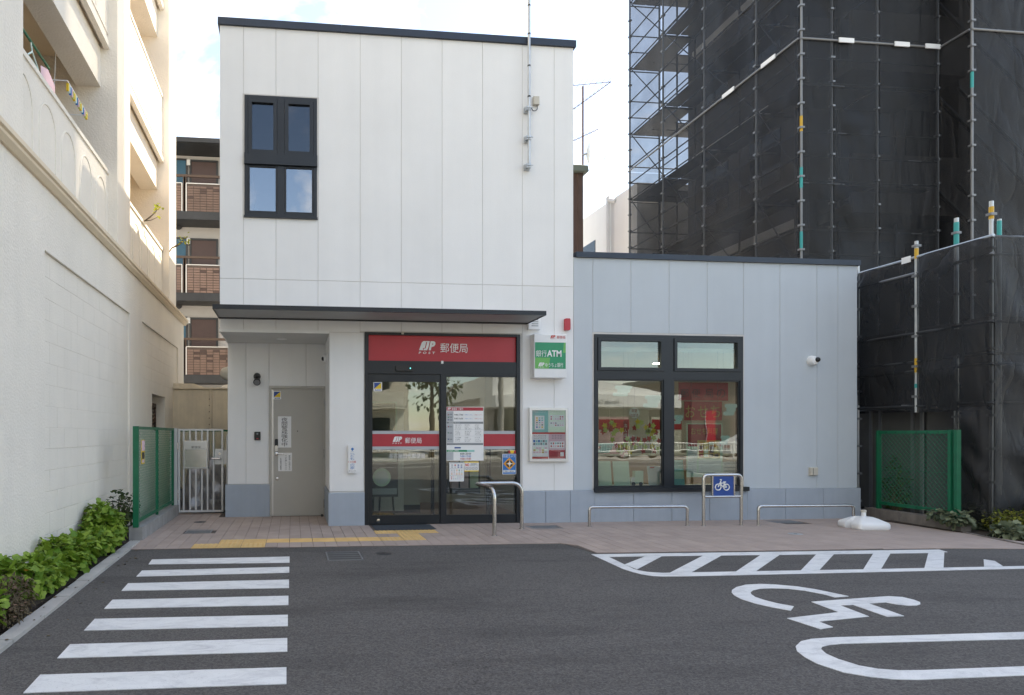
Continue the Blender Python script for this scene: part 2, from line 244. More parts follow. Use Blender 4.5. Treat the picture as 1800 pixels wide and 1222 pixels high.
# ------------------------------------------------------------------ mesh helpers
WL = {}
def wloc(o): return WL.get(o.name, Vector((0, 0, 0)))
def thing(name, label, cat, loc=(0, 0, 0), group=None):
    o = bpy.data.objects.new(name, None); COL.objects.link(o); o.location = loc; o.empty_display_size = 0.1
    o['label'] = label; o['category'] = cat
    if group: o['group'] = group
    WL[o.name] = Vector(loc); return o
class MB:
    def __init__(s): s.v = []; s.f = []; s.sm = []
    def add(s, vs, fs, smooth=False):
        n = len(s.v); s.v += [tuple(p) for p in vs]; s.f += [tuple(i + n for i in f) for f in fs]; s.sm += [smooth] * len(fs); return s
    def box(s, x0, x1, y0, y1, z0, z1):
        x0, x1 = min(x0, x1), max(x0, x1); y0, y1 = min(y0, y1), max(y0, y1); z0, z1 = min(z0, z1), max(z0, z1)
        return s.add([(x0, y0, z0), (x1, y0, z0), (x1, y1, z0), (x0, y1, z0), (x0, y0, z1), (x1, y0, z1), (x1, y1, z1), (x0, y1, z1)],
                     [(0, 3, 2, 1), (4, 5, 6, 7), (0, 1, 5, 4), (1, 2, 6, 5), (2, 3, 7, 6), (3, 0, 4, 7)])
    def cbox(s, x0, x1, y0, y1, z0, z1, c):          # box whose front (-Y) edges are chamfered
        return s.add([(x0, y1, z0), (x1, y1, z0), (x1, y1, z1), (x0, y1, z1), (x0, y0 + c, z0), (x1, y0 + c, z0), (x1, y0 + c, z1), (x0, y0 + c, z1),
                      (x0 + c, y0, z0 + c), (x1 - c, y0, z0 + c), (x1 - c, y0, z1 - c), (x0 + c, y0, z1 - c)],
                     [(0, 3, 2, 1), (0, 1, 5, 4), (1, 2, 6, 5), (2, 3, 7, 6), (3, 0, 4, 7), (4, 5, 9, 8), (5, 6, 10, 9), (6, 7, 11, 10), (7, 4, 8, 11), (8, 9, 10, 11)])
    def quad(s, a, b, c, d): return s.add([a, b, c, d], [(0, 1, 2, 3)])
    def tube(s, pts, r, n=8, caps=True, closed=False):
        pts = [Vector(p) for p in pts]; rs = r if isinstance(r, (list, tuple)) else [r] * len(pts); rings = []; up = None
        for i, p in enumerate(pts):
            a = pts[i - 1] if i > 0 or closed else p; b = pts[(i + 1) % len(pts)] if i < len(pts) - 1 or closed else p
            t = (b - a).normalized()
            if up is None:
                q = Vector((0, 0, 1)) if abs(t.z) < 0.9 else Vector((1, 0, 0)); up = (q - t * q.dot(t)).normalized()
            else:
                up = (up - t * up.dot(t)); up = up.normalized() if up.length > 1e-6 else Vector((1, 0, 0))
            sd_ = t.cross(up); rings.append([p + (up * math.cos(2 * math.pi * k / n) + sd_ * math.sin(2 * math.pi * k / n)) * rs[i] for k in range(n)])
        vs = [q for rg in rings for q in rg]; fs = []; m = len(rings)
        for i in range(m if closed else m - 1):
            for k in range(n):
                j = (i + 1) % m; fs.append((i * n + k, j * n + k, j * n + (k + 1) % n, i * n + (k + 1) % n))
        if caps and not closed: fs.append(tuple(range(n))); fs.append(tuple((m - 1) * n + k for k in reversed(range(n))))
        return s.add(vs, fs, n > 4)
    def prism(s, poly, z0, z1):                        # polygon in XY (counter clockwise) extruded in Z
        n = len(poly); return s.add([(x, y, z0) for x, y in poly] + [(x, y, z1) for x, y in poly],
            [tuple(range(n, 2 * n)), tuple(reversed(range(n)))] + [(i, (i + 1) % n, n + (i + 1) % n, n + i) for i in range(n)])
    def prismy(s, poly, y0, y1):                       # polygon in XZ extruded in Y
        n = len(poly); return s.add([(x, y0, z) for x, z in poly] + [(x, y1, z) for x, z in poly],
            [tuple(range(n)), tuple(reversed(range(n, 2 * n)))] + [(i, n + i, n + (i + 1) % n, (i + 1) % n) for i in range(n)])
    def lathe(s, prof, c, axis='Z', n=20):
        vs = []; fs = []; m = len(prof)
        for r_, h_ in prof:
            for k in range(n):
                a = 2 * math.pi * k / n; p = (r_ * math.cos(a), r_ * math.sin(a), h_)
                if axis == 'Y': p = (p[0], -p[2], p[1])
                if axis == 'X': p = (p[2], p[0], p[1])
                vs.append((c[0] + p[0], c[1] + p[1], c[2] + p[2]))
        for i in range(m - 1):
            for k in range(n): fs.append((i * n + k, i * n + (k + 1) % n, (i + 1) * n + (k + 1) % n, (i + 1) * n + k))
        fs.append(tuple(range(n))[::-1]); fs.append(tuple((m - 1) * n + k for k in range(n)))
        return s.add(vs, fs, True)
    def build(s, name, m, parent=None, kind=None, label=None, cat=None, group=None):
        me = bpy.data.meshes.new(name)
        if parent is not None: o0 = wloc(parent)
        elif s.v:
            xs = [p[0] for p in s.v]; ys = [p[1] for p in s.v]; zs = [p[2] for p in s.v]
            o0 = Vector(((min(xs) + max(xs)) / 2, (min(ys) + max(ys)) / 2, min(zs)))
        me.from_pydata([(p[0] - o0.x, p[1] - o0.y, p[2] - o0.z) for p in s.v], [], s.f)
        me.polygons.foreach_set('use_smooth', s.sm); me.materials.append(m)
        if any(s.sm): me.set_sharp_from_angle(angle=R(40))
        o = bpy.data.objects.new(name, me); COL.objects.link(o)
        if parent is not None: o.parent = parent
        else: o.location = o0
        WL[o.name] = o0.copy()
        if kind: o['kind'] = kind
        if label: o['label'] = label
        if cat: o['category'] = cat
        if group: o['group'] = group
        return o
def share(src, name, parent, dx, dy, dz, m=None):      # another object with the same mesh, moved
    o = src.copy(); o.name = name; COL.objects.link(o); o.parent = parent; o.location = (dx, dy, dz); return o
def arc(cx, cz, r, a0, a1, n=8): return [(cx + r * math.cos(R(a0 + (a1 - a0) * i / n)), cz + r * math.sin(R(a0 + (a1 - a0) * i / n))) for i in range(n + 1)]
def rrect(x0, x1, z0, z1, r, n=4):
    return arc(x1 - r, z0 + r, r, -90, 0, n) + arc(x1 - r, z1 - r, r, 0, 90, n) + arc(x0 + r, z1 - r, r, 90, 180, n) + arc(x0 + r, z0 + r, r, 180, 270, n)
def bend(p, q, r_, s_=6):  # corner fillet of a polyline p0-p1-p2
    return None
def fillet(pts, rad, n=6):
    pts = [Vector(p) for p in pts]; out = [pts[0]]
    for i in range(1, len(pts) - 1):
        a, b, c = pts[i - 1], pts[i], pts[i + 1]; d1 = (a - b).normalized(); d2 = (c - b).normalized()
        p1 = b + d1 * rad; p2 = b + d2 * rad
        for k in range(n + 1):
            t = k / n; out.append(p1 * (1 - t) ** 2 + b * 2 * t * (1 - t) + p2 * t * t)
    out.append(pts[-1]); return out
_tx = {}
def textgeo(s, bold=0.0, spacing=1.0, line=1.0):
    key = (s, bold, spacing, line)
    if key in _tx: return _tx[key]
    c = bpy.data.curves.new('lettering', 'FONT'); c.body = s; c.offset = bold; c.space_character = spacing; c.space_line = line; c.resolution_u = 2; c.align_x = 'CENTER'
    o = bpy.data.objects.new('lettering', c); COL.objects.link(o); bpy.context.view_layer.update()
    me = bpy.data.meshes.new_from_object(o.evaluated_get(bpy.context.evaluated_depsgraph_get()))
    vs = [tuple(v.co) for v in me.vertices]; fs = [tuple(p.vertices) for p in me.polygons]
    bpy.data.objects.remove(o); bpy.data.curves.remove(c); bpy.data.meshes.remove(me)
    xs = [v[0] for v in vs]; ys = [v[1] for v in vs]; bb = (min(xs), max(xs), min(ys), max(ys)); _tx[key] = (vs, fs, bb); return _tx[key]
def text(mb, s, x0, x1, z0, z1, y, bold=0.0, shear=0.0, spacing=1.0, line=1.0, flip=False):
    vs, fs, bb = textgeo(s, bold, spacing, line); sx = (x1 - x0) / (bb[1] - bb[0]); sz = (z1 - z0) / (bb[3] - bb[2])
    out = []
    for v in vs:
        zz_ = (v[1] - bb[2]) * sz; xx = x0 + (v[0] - bb[0]) * sx + shear * zz_
        out.append((x1 + x0 - xx if flip else xx, y, z0 + zz_))
    return mb.add(out, fs)
def textpx(mb, s, u0, v0, u1, v1, Y, **k):
    a = PY(u0, v1, Y); b = PY(u1, v0, Y); return text(mb, s, a.x, b.x, a.z, b.z, Y, **k)
def rectpx(u0, v0, u1, v1, Y):                          # -> x0, x1, z0, z1 on a plane parallel to the front
    a = PY(u0, v1, Y); b = PY(u1, v0, Y); return a.x, b.x, a.z, b.z
def sheet(mb, x0, x1, z0, z1, y, t=0.002): return mb.box(x0, x1, y, y + t, z0, z1)
def panels_grid(x0, x1, z0, z1, holes):                 # rectangle minus holes -> list of rectangles
    xs = sorted({x0, x1, *[h for q in holes for h in q[:2]]}); zs = sorted({z0, z1, *[h for q in holes for h in q[2:]]}); out = []
    for i in range(len(xs) - 1):
        run = None
        for j in range(len(zs) - 1):
            cx, cz = (xs[i] + xs[i + 1]) / 2, (zs[j] + zs[j + 1]) / 2
            if any(q[0] < cx < q[1] and q[2] < cz < q[3] for q in holes) or not (x0 < cx < x1 and z0 < cz < z1):
                if run: out.append(run); run = None
            else: run = (xs[i], xs[i + 1], run[2] if run else zs[j], zs[j + 1])
        if run: out.append(run)
    return out
# ------------------------------------------------------------------ ground, parking lot, paving
g = MB(); g.quad((-300, -300, -0.06), (300, -300, -0.06), (300, 300, -0.06), (-300, 300, -0.06)); g.build('ground', K['concrete'], kind='structure')
D = 9.97                                       # depth of the post office front
def ledge(x):                                  # front edge of the paving
    P = [(-3.0, 8.21), (3.444, 8.067), (3.53, 7.372), (7.861, 7.221), (8.856, 7.075), (16, 6.6)]
    for (a, b), (c, d) in zip(P, P[1:]):
        if x <= c: return b + (d - b) * (x - a) / (c - a)
    return P[-1][1]
a = MB()
def grid_sheet(mb, x0, x1, y0, y1, z, n, m_):
    vs = [(x0 + (x1 - x0) * i / n, y0 + (y1 - y0) * j / m_, z) for j in range(m_ + 1) for i in range(n + 1)]
    return mb.add(vs, [(j * (n + 1) + i, j * (n + 1) + i + 1, (j + 1) * (n + 1) + i + 1, (j + 1) * (n + 1) + i) for j in range(m_) for i in range(n)])
a.prism([(-1.99, -3.6), (14.5, -3.6), (14.5, 8.9), (-1.99, 8.9)], -0.055, 0.0)
lot = a.build('parking_lot', K['asphalt'], kind='structure')
r_ = MB(); r_.prism([(-60, -13), (60, -13), (60, -3.6), (-60, -3.6)], -0.058, -0.02); road = r_.build('road', K['asphalt'], kind='structure')
m_ = MB(); m_.box(-60, 60, -8.4, -8.25, -0.02, -0.015); m_.build('centre_line', K['paint'], road)
m_ = MB(); m_.box(-60, 60, -12.2, -12.05, -0.02, -0.015); m_.build('edge_line', K['paint'], road)
def paintpoly(px, name, label=None):
    pts = [GR(u, v) for u, v in px]; mb = MB(); ar = sum(pts[i].x * pts[(i + 1) % len(pts)].y - pts[(i + 1) % len(pts)].x * pts[i].y for i in range(len(pts)))
    if ar < 0: pts.reverse()
    mb.prism([(p.x, p.y) for p in pts], -0.003, 0.004); return mb.build(name, K['paint'], lot, label=label)
ZB = [((267, 984), (261, 992.5), (509, 979), (509, 989.5)), ((249.5, 1003.6), (239.6, 1014), (508.5, 997), (508.5, 1007)), ((225, 1026), (213.7, 1039), (508, 1019.5), (508, 1034)),
      ((197.7, 1055), (183, 1070.6), (507, 1048), (507, 1064)), ((166.5, 1088.7), (147.6, 1109), (506, 1081.5), (506, 1101)), ((123, 1133.5), (100.7, 1157.7), (505, 1122.5), (505, 1146)), ((70.7, 1187), (41, 1219), (503.5, 1174), (503.5, 1203))]
for tl, bl, tr, br in ZB: paintpoly([tl, bl, br, tr], 'zebra_stripe')
def hp(x, y): return (960 + x / 2.143, 940 + y / 2.143)
paintpoly([hp(*q) for q in [(170, 75), (290, 130), (325, 141), (360, 150), (400, 156), (440, 158), (540, 157), (1170, 143), (1900, 126), (1900, 117), (1170, 132), (540, 143), (440, 145), (410, 143.5), (380, 141), (350, 136), (330, 130), (235, 84), (1440, 69.5), (1500, 66), (1512, 66), (1480, 57)]], 'hatch_outline', 'white painted outline of the hatched boarding strip')
for q in [[(372, 83), (435, 82), (342, 131), (296, 113)], [(590, 80), (660, 79), (545, 143.5), (465, 145)], [(808, 77), (880, 76), (790, 138), (715, 140)], [(1018, 74), (1085, 73), (1030, 133), (960, 135)],
          [(1232, 72), (1297, 71), (1262, 129), (1195, 131)], [(1440, 69), (1500, 67), (1497, 124.5), (1425, 126)], [(1648, 94), (1690, 100), (1720, 119), (1650, 121)]]:
    paintpoly([hp(*p) for p in q], 'hatch_bar')
def wp(x, y): return (1270 + x / 4.865, 1010 + y / 4.865)
paintpoly([wp(*q) for q in [(1078, 188), (970, 165), (800, 130), (640, 105), (450, 88), (320, 83), (200, 90), (120, 110), (82, 135), (78, 155), (100, 180), (160, 212), (280, 250), (420, 282), (583, 311), (610, 275), (470, 250), (360, 222), (280, 195), (245, 170), (240, 152), (262, 136), (320, 123), (420, 119), (560, 123), (700, 140), (860, 170), (960, 197)]], 'wheelchair_symbol_wheel')
paintpoly([wp(*q) for q in [(760, 236), (1180, 205), (1420, 188), (1540, 196), (1640, 220), (1690, 240), (1692, 256), (1660, 266), (1590, 268), (1490, 258), (1395, 240), (1252, 250), (1552, 357), (1408, 363), (1115, 261), (1005, 266), (1252, 361), (820, 404), (945, 452), (838, 470), (552, 377), (995, 325)]], 'wheelchair_symbol_body')
paintpoly([hp(*q) for q in [(1900, 365), (1400, 380), (1090, 388), (1000, 394), (960, 403), (940, 422), (945, 440), (975, 463), (1020, 487), (1120, 520), (1220, 537), (1310, 546), (1400, 548), (1900, 527), (1900, 494), (1420, 512), (1330, 513), (1250, 507), (1180, 495), (1100, 470), (1055, 450), (1035, 432), (1040, 423), (1065, 417), (1110, 412), (1400, 404), (1900, 392)]], 'bay_divider_line', 'white rounded loop line dividing the parking bays')

# paving: bed, 0.15 x 0.30 m pavers, tactile tiles
X0P = -0.045
bed = MB()
xs_ = [-1.99, -1, 0, 1, 2, 3, 3.44, 3.54, 5, 6.5, 7.86, 8.86, 9.45]
for x0, x1 in zip(xs_, xs_[1:]): bed.prism([(x0, ledge(x0)), (x1, ledge(x1)), (x1, 11.75 if x0 < 0.6 else D + 0.25), (x0, 11.75 if x0 < 0.6 else D + 0.25)], -0.04, 0.004)
pave = bed.build('paving', K['grout'], kind='structure')
TACT = {}
for i in range(5): TACT[(round(-0.345 + .3 * i, 3), 8.48)] = 'bar'
for x in (1.155, 1.455): TACT[(round(x, 3), 8.48)] = 'dot'
TACT[(1.455, 8.78)] = 'dot'
for x in (1.155, 1.455, 1.755): TACT[(round(x, 3), 9.08)] = 'dot'
TACT[(-1.245, 8.18)] = 'dot'
for x in (-0.945, -0.645):
    for y in (8.18, 8.48): TACT[(round(x, 3), y)] = 'dot' if y < 8.4 or x < -.9 else 'bar'
def blocked(cx, cy): return any(x <= cx <= x + .3 and y <= cy <= y + .3 for x, y in TACT)
GRATES = []                                             # x0,x1,y0,y1 cut-outs
def gratebox(u0, v0, u1, v1):
    p = GR(u0, v1); q = GR(u1, v0); return p.x, q.x, p.y, q.y
gA = (-1.52, -1.16, 9.42, 9.78); gB = (3.50, 3.98, 9.28, 9.62); gC = (7.55, 8.0, 9.52, 9.82)
GRATES += [gA, gB, gC, (1.2, 2.1, 9.42, 10.2)]
cells = []
j = 0
for iy in range(-5, 13):
    y0 = 8.18 + .3 * iy; y1 = y0 + .3
    for ix in range(-13, 64):
        x0 = X0P + .15 * ix; x1 = x0 + .15; cx, cy = (x0 + x1) / 2, (y0 + y1) / 2
        if cx > (9.42 if cy < 9.9 else 9.3) or cx < -1.97 or blocked(cx, cy): continue
        if cy > D - 0.03 and (cx > 0.60): continue
        if cy > 11.25 and cx > -1.2: continue
        if cy > 11.75: continue
        if any(q[0] < cx < q[1] and q[2] < cy < q[3] for q in GRATES): continue
        if cx < -1.95: continue
        a0 = max(y0, ledge(x0)); a1 = max(y0, ledge(x1))
        if y1 - max(a0, a1) < 0.03: continue
        cells.append((x0, x1, a0, a1, y1, math.hypot(cx, cy)))
cells.sort(key=lambda c: c[5])
std = None; rest = MB(); G_ = 0.0022
for i, (x0, x1, a0, a1, y1, d_) in enumerate(cells):
    full = abs(y1 - a0 - .3) < 1e-6 and abs(y1 - a1 - .3) < 1e-6
    dz = random.uniform(-0.0008, 0.0008)
    def tilemesh(mb, x0, x1, a0, a1, y1, dz=0):
        c = 0.002; b = [(x0 + G_, a0 + G_), (x1 - G_, a1 + G_), (x1 - G_, y1 - G_), (x0 + G_, y1 - G_)]; t = [(x0 + G_ + c, a0 + G_ + c), (x1 - G_ - c, a1 + G_ + c), (x1 - G_ - c, y1 - G_ - c), (x0 + G_ + c, y1 - G_ - c)]
        mb.add([(x, y, .001) for x, y in b] + [(x, y, .010 + dz) for x, y in b] + [(x, y, .012 + dz) for x, y in t],
               [(0, 1, 5, 4), (1, 2, 6, 5), (2, 3, 7, 6), (3, 0, 4, 7), (4, 5, 9, 8), (5, 6, 10, 9), (6, 7, 11, 10), (7, 4, 8, 11), (8, 9, 10, 11)])
    if i < 300:
        if full:
            if std is None:
                mb = MB(); tilemesh(mb, 0, .15, 0, 0, .3); std = mb.build('paver', K['pave']); std.location = (0, 0, 0)
                for v in std.data.vertices: v.co += WL[std.name]
                first = std; first.parent = pave; first.location = Vector((x0, y1 - .3, dz)) - wloc(pave)
            else: share(std, 'paver', pave, *(Vector((x0, y1 - .3, dz)) - wloc(pave)))
        else:
            mb = MB(); tilemesh(mb, x0, x1, a0, a1, y1, dz); mb.build('paver', K['pave'], pave)
    else: tilemesh(rest, x0, x1, a0, a1, y1, dz)
rest.build('far_pavers', K['pave'], pave, kind='stuff')
for (x, y), kind_ in TACT.items():
    t = MB(); ya = max(y, ledge(x)) + .003; yb = y + .297; t.box(x + .003, x + .297, ya, yb, .001, .012)
    if kind_ == 'bar':
        for k in range(4): yy = y + .0375 + k * .075; t.prism([(x + .01, yy - .013), (x + .29, yy - .013), (x + .29, yy + .013), (x + .01, yy + .013)], .012, .017)
    else:
        for k in range(5):
            for q in range(5):
                px, py = x + .03 + k * .06, y + .03 + q * .06
                if py > ya + .02: t.prism([(px + .012 * math.cos(s_ * 1.047), py + .012 * math.sin(s_ * 1.047)) for s_ in range(6)], .012, .017)
    t.build('tactile_tile', K['tactile'], pave)
# kerb, soil bed
def kx(y): return -1.857 - .0259 * (y - 4.39)
kb = MB(); kb.prism([(kx(1) - .115, 1), (kx(1) - .005, 1), (kx(8.72) - .005, 8.72), (kx(8.72) - .115, 8.72)], -.05, .012); kerb = kb.build('kerb', K['grout'], kind='structure')
y = 1.0
while y < 8.7:
    y2 = min(y + .6, 8.72); s_ = MB(); z = .028 + random.uniform(-.004, .004)
    s_.prism([(kx(y) - .12, y + .004), (kx(y), y + .004), (kx(y2), y2 - .004), (kx(y2) - .12, y2 - .004)], .0, z); s_.build('kerb_stone', K['kerb'], kerb); y = y2
so_ = MB(); so_.prism([(-2.5, 1), (-2.05, 1), (-2.09, 8.84), (-2.5, 8.84)], -.05, .012); so_.build('soil_bed', K['soil'], kind='structure')
so_ = MB(); so_.prism([(9.45, 6.5), (13, 6.1), (13, 9.6), (9.45, 9.6)], -.055, .02); so_.build('soil_bed', K['soil'], kind='structure')
so_ = MB(); so_.prism([(-2.5, 8.84), (-2.13, 8.84), (-2.13, 16), (-2.5, 16)], -.05, .006); so_.build('soil_bed', K['soil'], kind='structure')
# thin concrete edging at the right bed
e1, e2, e3 = GR(1692, 938), GR(1790, 958), GR(1850, 970)
eb = MB()
eb.prism([(e1.x, e1.y), (e3.x, e3.y), (e3.x + .05, e3.y + .03), (e1.x + .05, e1.y + .03)], -.03, .025); eb.build('bed_edging', K['oldconcrete'], kind='structure')

# drain grates, covers, mat
def grate(name, x0, x1, y0, y1, z, nb, label, group=None, along='x'):
    t = thing(name, label, 'drain cover', ((x0 + x1) / 2, (y0 + y1) / 2, 0), group)
    f_ = MB(); w_ = .018
    f_.box(x0, x1, y0, y0 + w_, -.02, z); f_.box(x0, x1, y1 - w_, y1, -.02, z); f_.box(x0, x0 + w_, y0 + w_, y1 - w_, -.02, z); f_.box(x1 - w_, x1, y0 + w_, y1 - w_, -.02, z); f_.build('grate_frame', K['polygrey'], t)
    p = MB(); p.box(x0 + .001, x1 - .001, y0 + .001, y1 - .001, -.02, .006); p.build('pit_shade_slab', K['black'], t)  # solid black slab stands in for the shade down in the drain
    for k in range(nb):
        b = MB()
        yy = y0 + (y1 - y0) * (k + 1) / (nb + 1); b.box(x0 + w_, x1 - w_, yy - .013, yy + .013, .003, z - .001); b.build('grate_bar', K['polygrey'], t)
    if nb == 3 and z < .011:
        for k in range(13):
            b = MB(); xx = x0 + (x1 - x0) * (k + 1) / 14; b.box(xx - .004, xx + .004, y0 + w_, y1 - w_, .003, z - .0025); b.build('cross_bar', K['polygrey'], t)
    return t
grate('drain_grate', *gA, .014, 5, 'galvanised drain grate in the pavers before the grey gate')
grate('drain_grate', *gB, .014, 5, 'galvanised drain grate in the pavers below the poster case')
grate('drain_grate', *gC, .014, 6, 'dark drain grate in the pavers near the white water tank base')
p = GR(576, 986); q = GR(640, 986); q2 = GR(600, 971)
grate('drain_grate', p.x, q.x, p.y, q2.y, .008, 3, 'galvanised square drain grate set in the asphalt')
def cover(u, v, r, label, m, z):
    p = GR(u, v); t = thing('round_cover', label, 'manhole cover', (p.x, p.y, 0)); c = MB()
    c.lathe([(r, 0), (r, z), (r - .01, z + .002), (.01, z + .002)], (p.x, p.y, 0), n=28); c.build('lid', m, t)
    c = MB(); c.lathe([(r + .012, 0), (r + .012, z - .001), (r + .002, z - .001)], (p.x, p.y, 0), n=28); c.build('ring', K['darkmetal'], t)
    c = MB(); c.box(p.x - .02, p.x + .02, p.y - .006, p.y + .006, z, z + .004); c.build('lifting_slot', K['black'], t)
cover(675, 973, .085, 'small round dark cover in the asphalt beside the grate', K['darkmetal'], .004)
cover(352, 919, .10, 'small round cover in the pavers just before the gate', K['darkmetal'], .012)
cover(1398, 940, .095, 'small round steel cover in the pavers near the bicycle rails', K['galv'], .012)
mt = MB(); mt.box(1.2, 2.1, 9.42, D - .02, 0, .013); mt.build('door_mat', K['mat_dark'], label='dark ribbed mat flush with the pavers at the sliding door', cat='mat')

# ------------------------------------------------------------------ post office
def fx(u, Y=None): return PY(u, 764, Y or D).x
def fz(u, v, Y=None): return PY(u, v, Y or D).z
TX0, TX1 = fx(386), fx(1008); TZ = fz(700, 54); GX1 = fx(1507); GZ = fz(1260, 452)
SOF = fz(579, 584); PILX0, PILX1 = fx(579), fx(640); YR = 11.22; PLZ = fz(1260, 860)
YB = 15.5; YBT = 19.6
po = thing('post_office', 'two storey white post office with a low grey wing and dark canopy', 'building', (3, D, 0))
uw = rectpx(430, 174, 557, 379, D); dw = rectpx(641, 583, 914, 922, D); rw = rectpx(1044, 592, 1305, 862, D)
dw = (dw[0], dw[1], 0.0, fz(775, 586)); 
JT = .008
W = MB()                                        # backing wall, shows only in the joints
for q in panels_grid(TX0 + .004, TX1, SOF, TZ - .08, [uw]): W.box(q[0], q[1], D + JT, D + .16, q[2], q[3])
for q in panels_grid(PILX0 + .004, TX1, 0, SOF, [dw]): W.box(q[0], q[1], D + JT, D + .16, q[2], q[3])
for q in panels_grid(TX1, GX1 - .004, 0, GZ - .07, [rw]): W.box(q[0], q[1], D + JT, D + .16, q[2], q[3])
W.build('wall', K['joint'], po)
S = MB()                                        # sides, back, slabs
S.box(TX0 + .003, TX0 + .15, D + .16, YBT, SOF, TZ - .09); S.box(TX1 - .15, TX1 - .003, D + .16, YBT, GZ, TZ - .09)
S.box(TX0 + .15, TX1 - .15, YBT - .15, YBT, 0, TZ - .09); S.box(TX0 + .003, TX0 + .15, YR + .15, YBT, 0, SOF); S.box(PILX0 + .003, PILX0 + .12, D + .16, YR + .1, 0.55, SOF)
S.box(TX1 - .15, GX1 - .15, YB - .15, YB, 0, GZ - .08); S.box(GX1 - .15, GX1 - .003, D + .16, YB, 0, GZ - .08)
S.build('side_wall', K['white_panel'], po)
S = MB(); S.box(TX0 + .01, TX1 - .01, D + .1, YBT - .01, TZ - .16, TZ - .1); S.box(TX1, GX1 - .02, D + .1, YB - .01, GZ - .16, GZ - .1); S.build('roof_slab', K['concrete'], po)
S = MB(); S.box(PILX0 + .12, TX1, D + .17, YB - .15, 3.3, 3.42); S.build('floor_slab', K['intwall'], po)
S = MB(); S.box(TX0 + .16, TX1 - .16, D + .17, YB - .16, 3.45, 3.5); S.build('upper_floor', K['intfloor'], po)
def panel(x0, x1, z0, z1, m, y=D): 
    b = MB(); g2 = .0032; b.cbox(x0 + g2, x1 - g2, y, y + JT + .002, z0 + g2, z1 - g2, .003); return b.build('panel', m, po)
HJ = fz(700, 497); CB = SOF
TJ = [fx(u) for u in (386, 428, 485, 559, 633, 705.5, 777, 848, 918, 974, 1008)]; TJ[0] = TX0; TJ[-1] = TX1
for i in range(len(TJ) - 1):
    x0, x1 = TJ[i], TJ[i + 1]
    if i in (1, 2):
        panel(x0, x1, uw[3] + .02, TZ - .09, K['white_panel']); panel(x0, x1, HJ, uw[2] - .02, K['white_panel'])
    else: panel(x0, x1, HJ, TZ - .09, K['white_panel'])
    if x0 < dw[1] - .1: panel(x0, x1, max(SOF, dw[3] + .015 if x1 > dw[0] else 0), HJ, K['white_panel'])
    else: panel(x0, x1, PLZ, HJ, K['white_panel'])
panel(PILX0, PILX1, PLZ + .02, SOF, K['white_panel'])
GJ = [fx(u) for u in (1008, 1042, 1109, 1176, 1243, 1307, 1371, 1436, 1473, 1507)]; GJ[0] = TX1; GJ[-1] = GX1
for i in range(len(GJ) - 1):
    x0, x1 = GJ[i], GJ[i + 1]
    if 1 <= i <= 4: panel(x0, x1, rw[3] + .03, GZ - .07, K['grey_panel'])
    else: panel(x0, x1, PLZ, GZ - .07, K['grey_panel'])
# plinths
def plinth(x0, x1, z1, y0, y1, n=1, side=False):
    for k in range(n):
        b = MB(); a0 = x0 + (x1 - x0) * k / n; a1 = x0 + (x1 - x0) * (k + 1) / n; g2 = .002
        b.cbox(a0 + (g2 if k else 0), a1 - (g2 if k < n - 1 else 0), y0, y1, 0.0, z1, .006); b.build('plinth', K['plinth'], po)
plinth(fx(577), fx(640.5), PLZ, D - .035, YR, 1)
plinth(dw[1] + .002, rw[0] - .003, PLZ, D - .035, D + JT, 3)
plinth(rw[0] - .003, fx(1311), rw[2] - .03, D - .034, D + JT, 4)
plinth(fx(1311), fx(1513, D - .03), PLZ, D - .035, D + JT, 3)
b = MB(); b.box(GX1 - .14, fx(1513, D - .03), D + JT + .001, YB, 0, PLZ); b.build('plinth', K['plinth'], po)
cpx0, cpx1 = PY(396, 764, YR - .03).x, PY(474, 764, YR - .03).x
plinth(cpx0, cpx1, fz(430, 852, YR - .03), YR - .04, YR + .1, 1)
# copings
def coping(x0, x1, z1, h, yb, n):
    for k in range(n):
        b = MB(); a0 = x0 + (x1 - x0) * k / n; a1 = x0 + (x1 - x0) * (k + 1) / n
        b.box(a0, a1 - (.002 if k < n - 1 else 0), D - .04, D + .22, z1 - h, z1); b.build('coping', K['navy'], po)
    b = MB(); b.box(x0, x0 + .22, D + .222, yb, z1 - h, z1); b.box(x1 - .22, x1, D + .222, yb, z1 - h, z1); b.box(x0 + .222, x1 - .222, yb - .2, yb, z1 - h, z1); b.build('coping', K['navy'], po)
coping(TX0 - .025, TX1 + .03, TZ + .01, .105, YBT, 3); coping(TX1 + .032, GX1 + .03, GZ + .01, .085, YB, 2)
# recess: back wall with door, soffit, side wall of the pillar
rx0, rx1 = PY(400, 764, YR).x, PILX0 + .12
dr = (PY(476, 764, YR).x, PY(571, 764, YR).x, 0, PY(520, 682, YR).z)
W = MB()
for q in panels_grid(rx0 + .005, rx1, 0, SOF, [dr]): W.box(q[0], q[1], YR + JT, YR + .14, q[2], q[3])
W.build('recess_wall', K['joint'], po)
rj = [PY(u, 764, YR).x for u in (400, 432.5, 473, 538, 572)]; rj[0] = rx0
for i in range(4): panel(rj[i], rj[i + 1], PY(430, 851, YR).z if i < 2 else dr[3] + .02, SOF - .01, K['white_panel'], YR)
for k in range(2):
    b = MB(); y0, y1 = (D + .02, D + .62) if k == 0 else (D + .63, YR); b.add([(PILX0 - .001, y0, PLZ + .025), (PILX0 - .001, y1, PLZ + .025), (PILX0 - .001, y1, SOF - .01), (PILX0 - .001, y0, SOF - .01), (PILX0 + .02, y0, PLZ + .025), (PILX0 + .02, y1, PLZ + .025), (PILX0 + .02, y1, SOF - .01), (PILX0 + .02, y0, SOF - .01)], [(0, 3, 2, 1), (4, 5, 6, 7), (0, 1, 5, 4), (1, 2, 6, 5), (2, 3, 7, 6), (3, 0, 4, 7)]); b.build('panel', K['white_panel'], po)
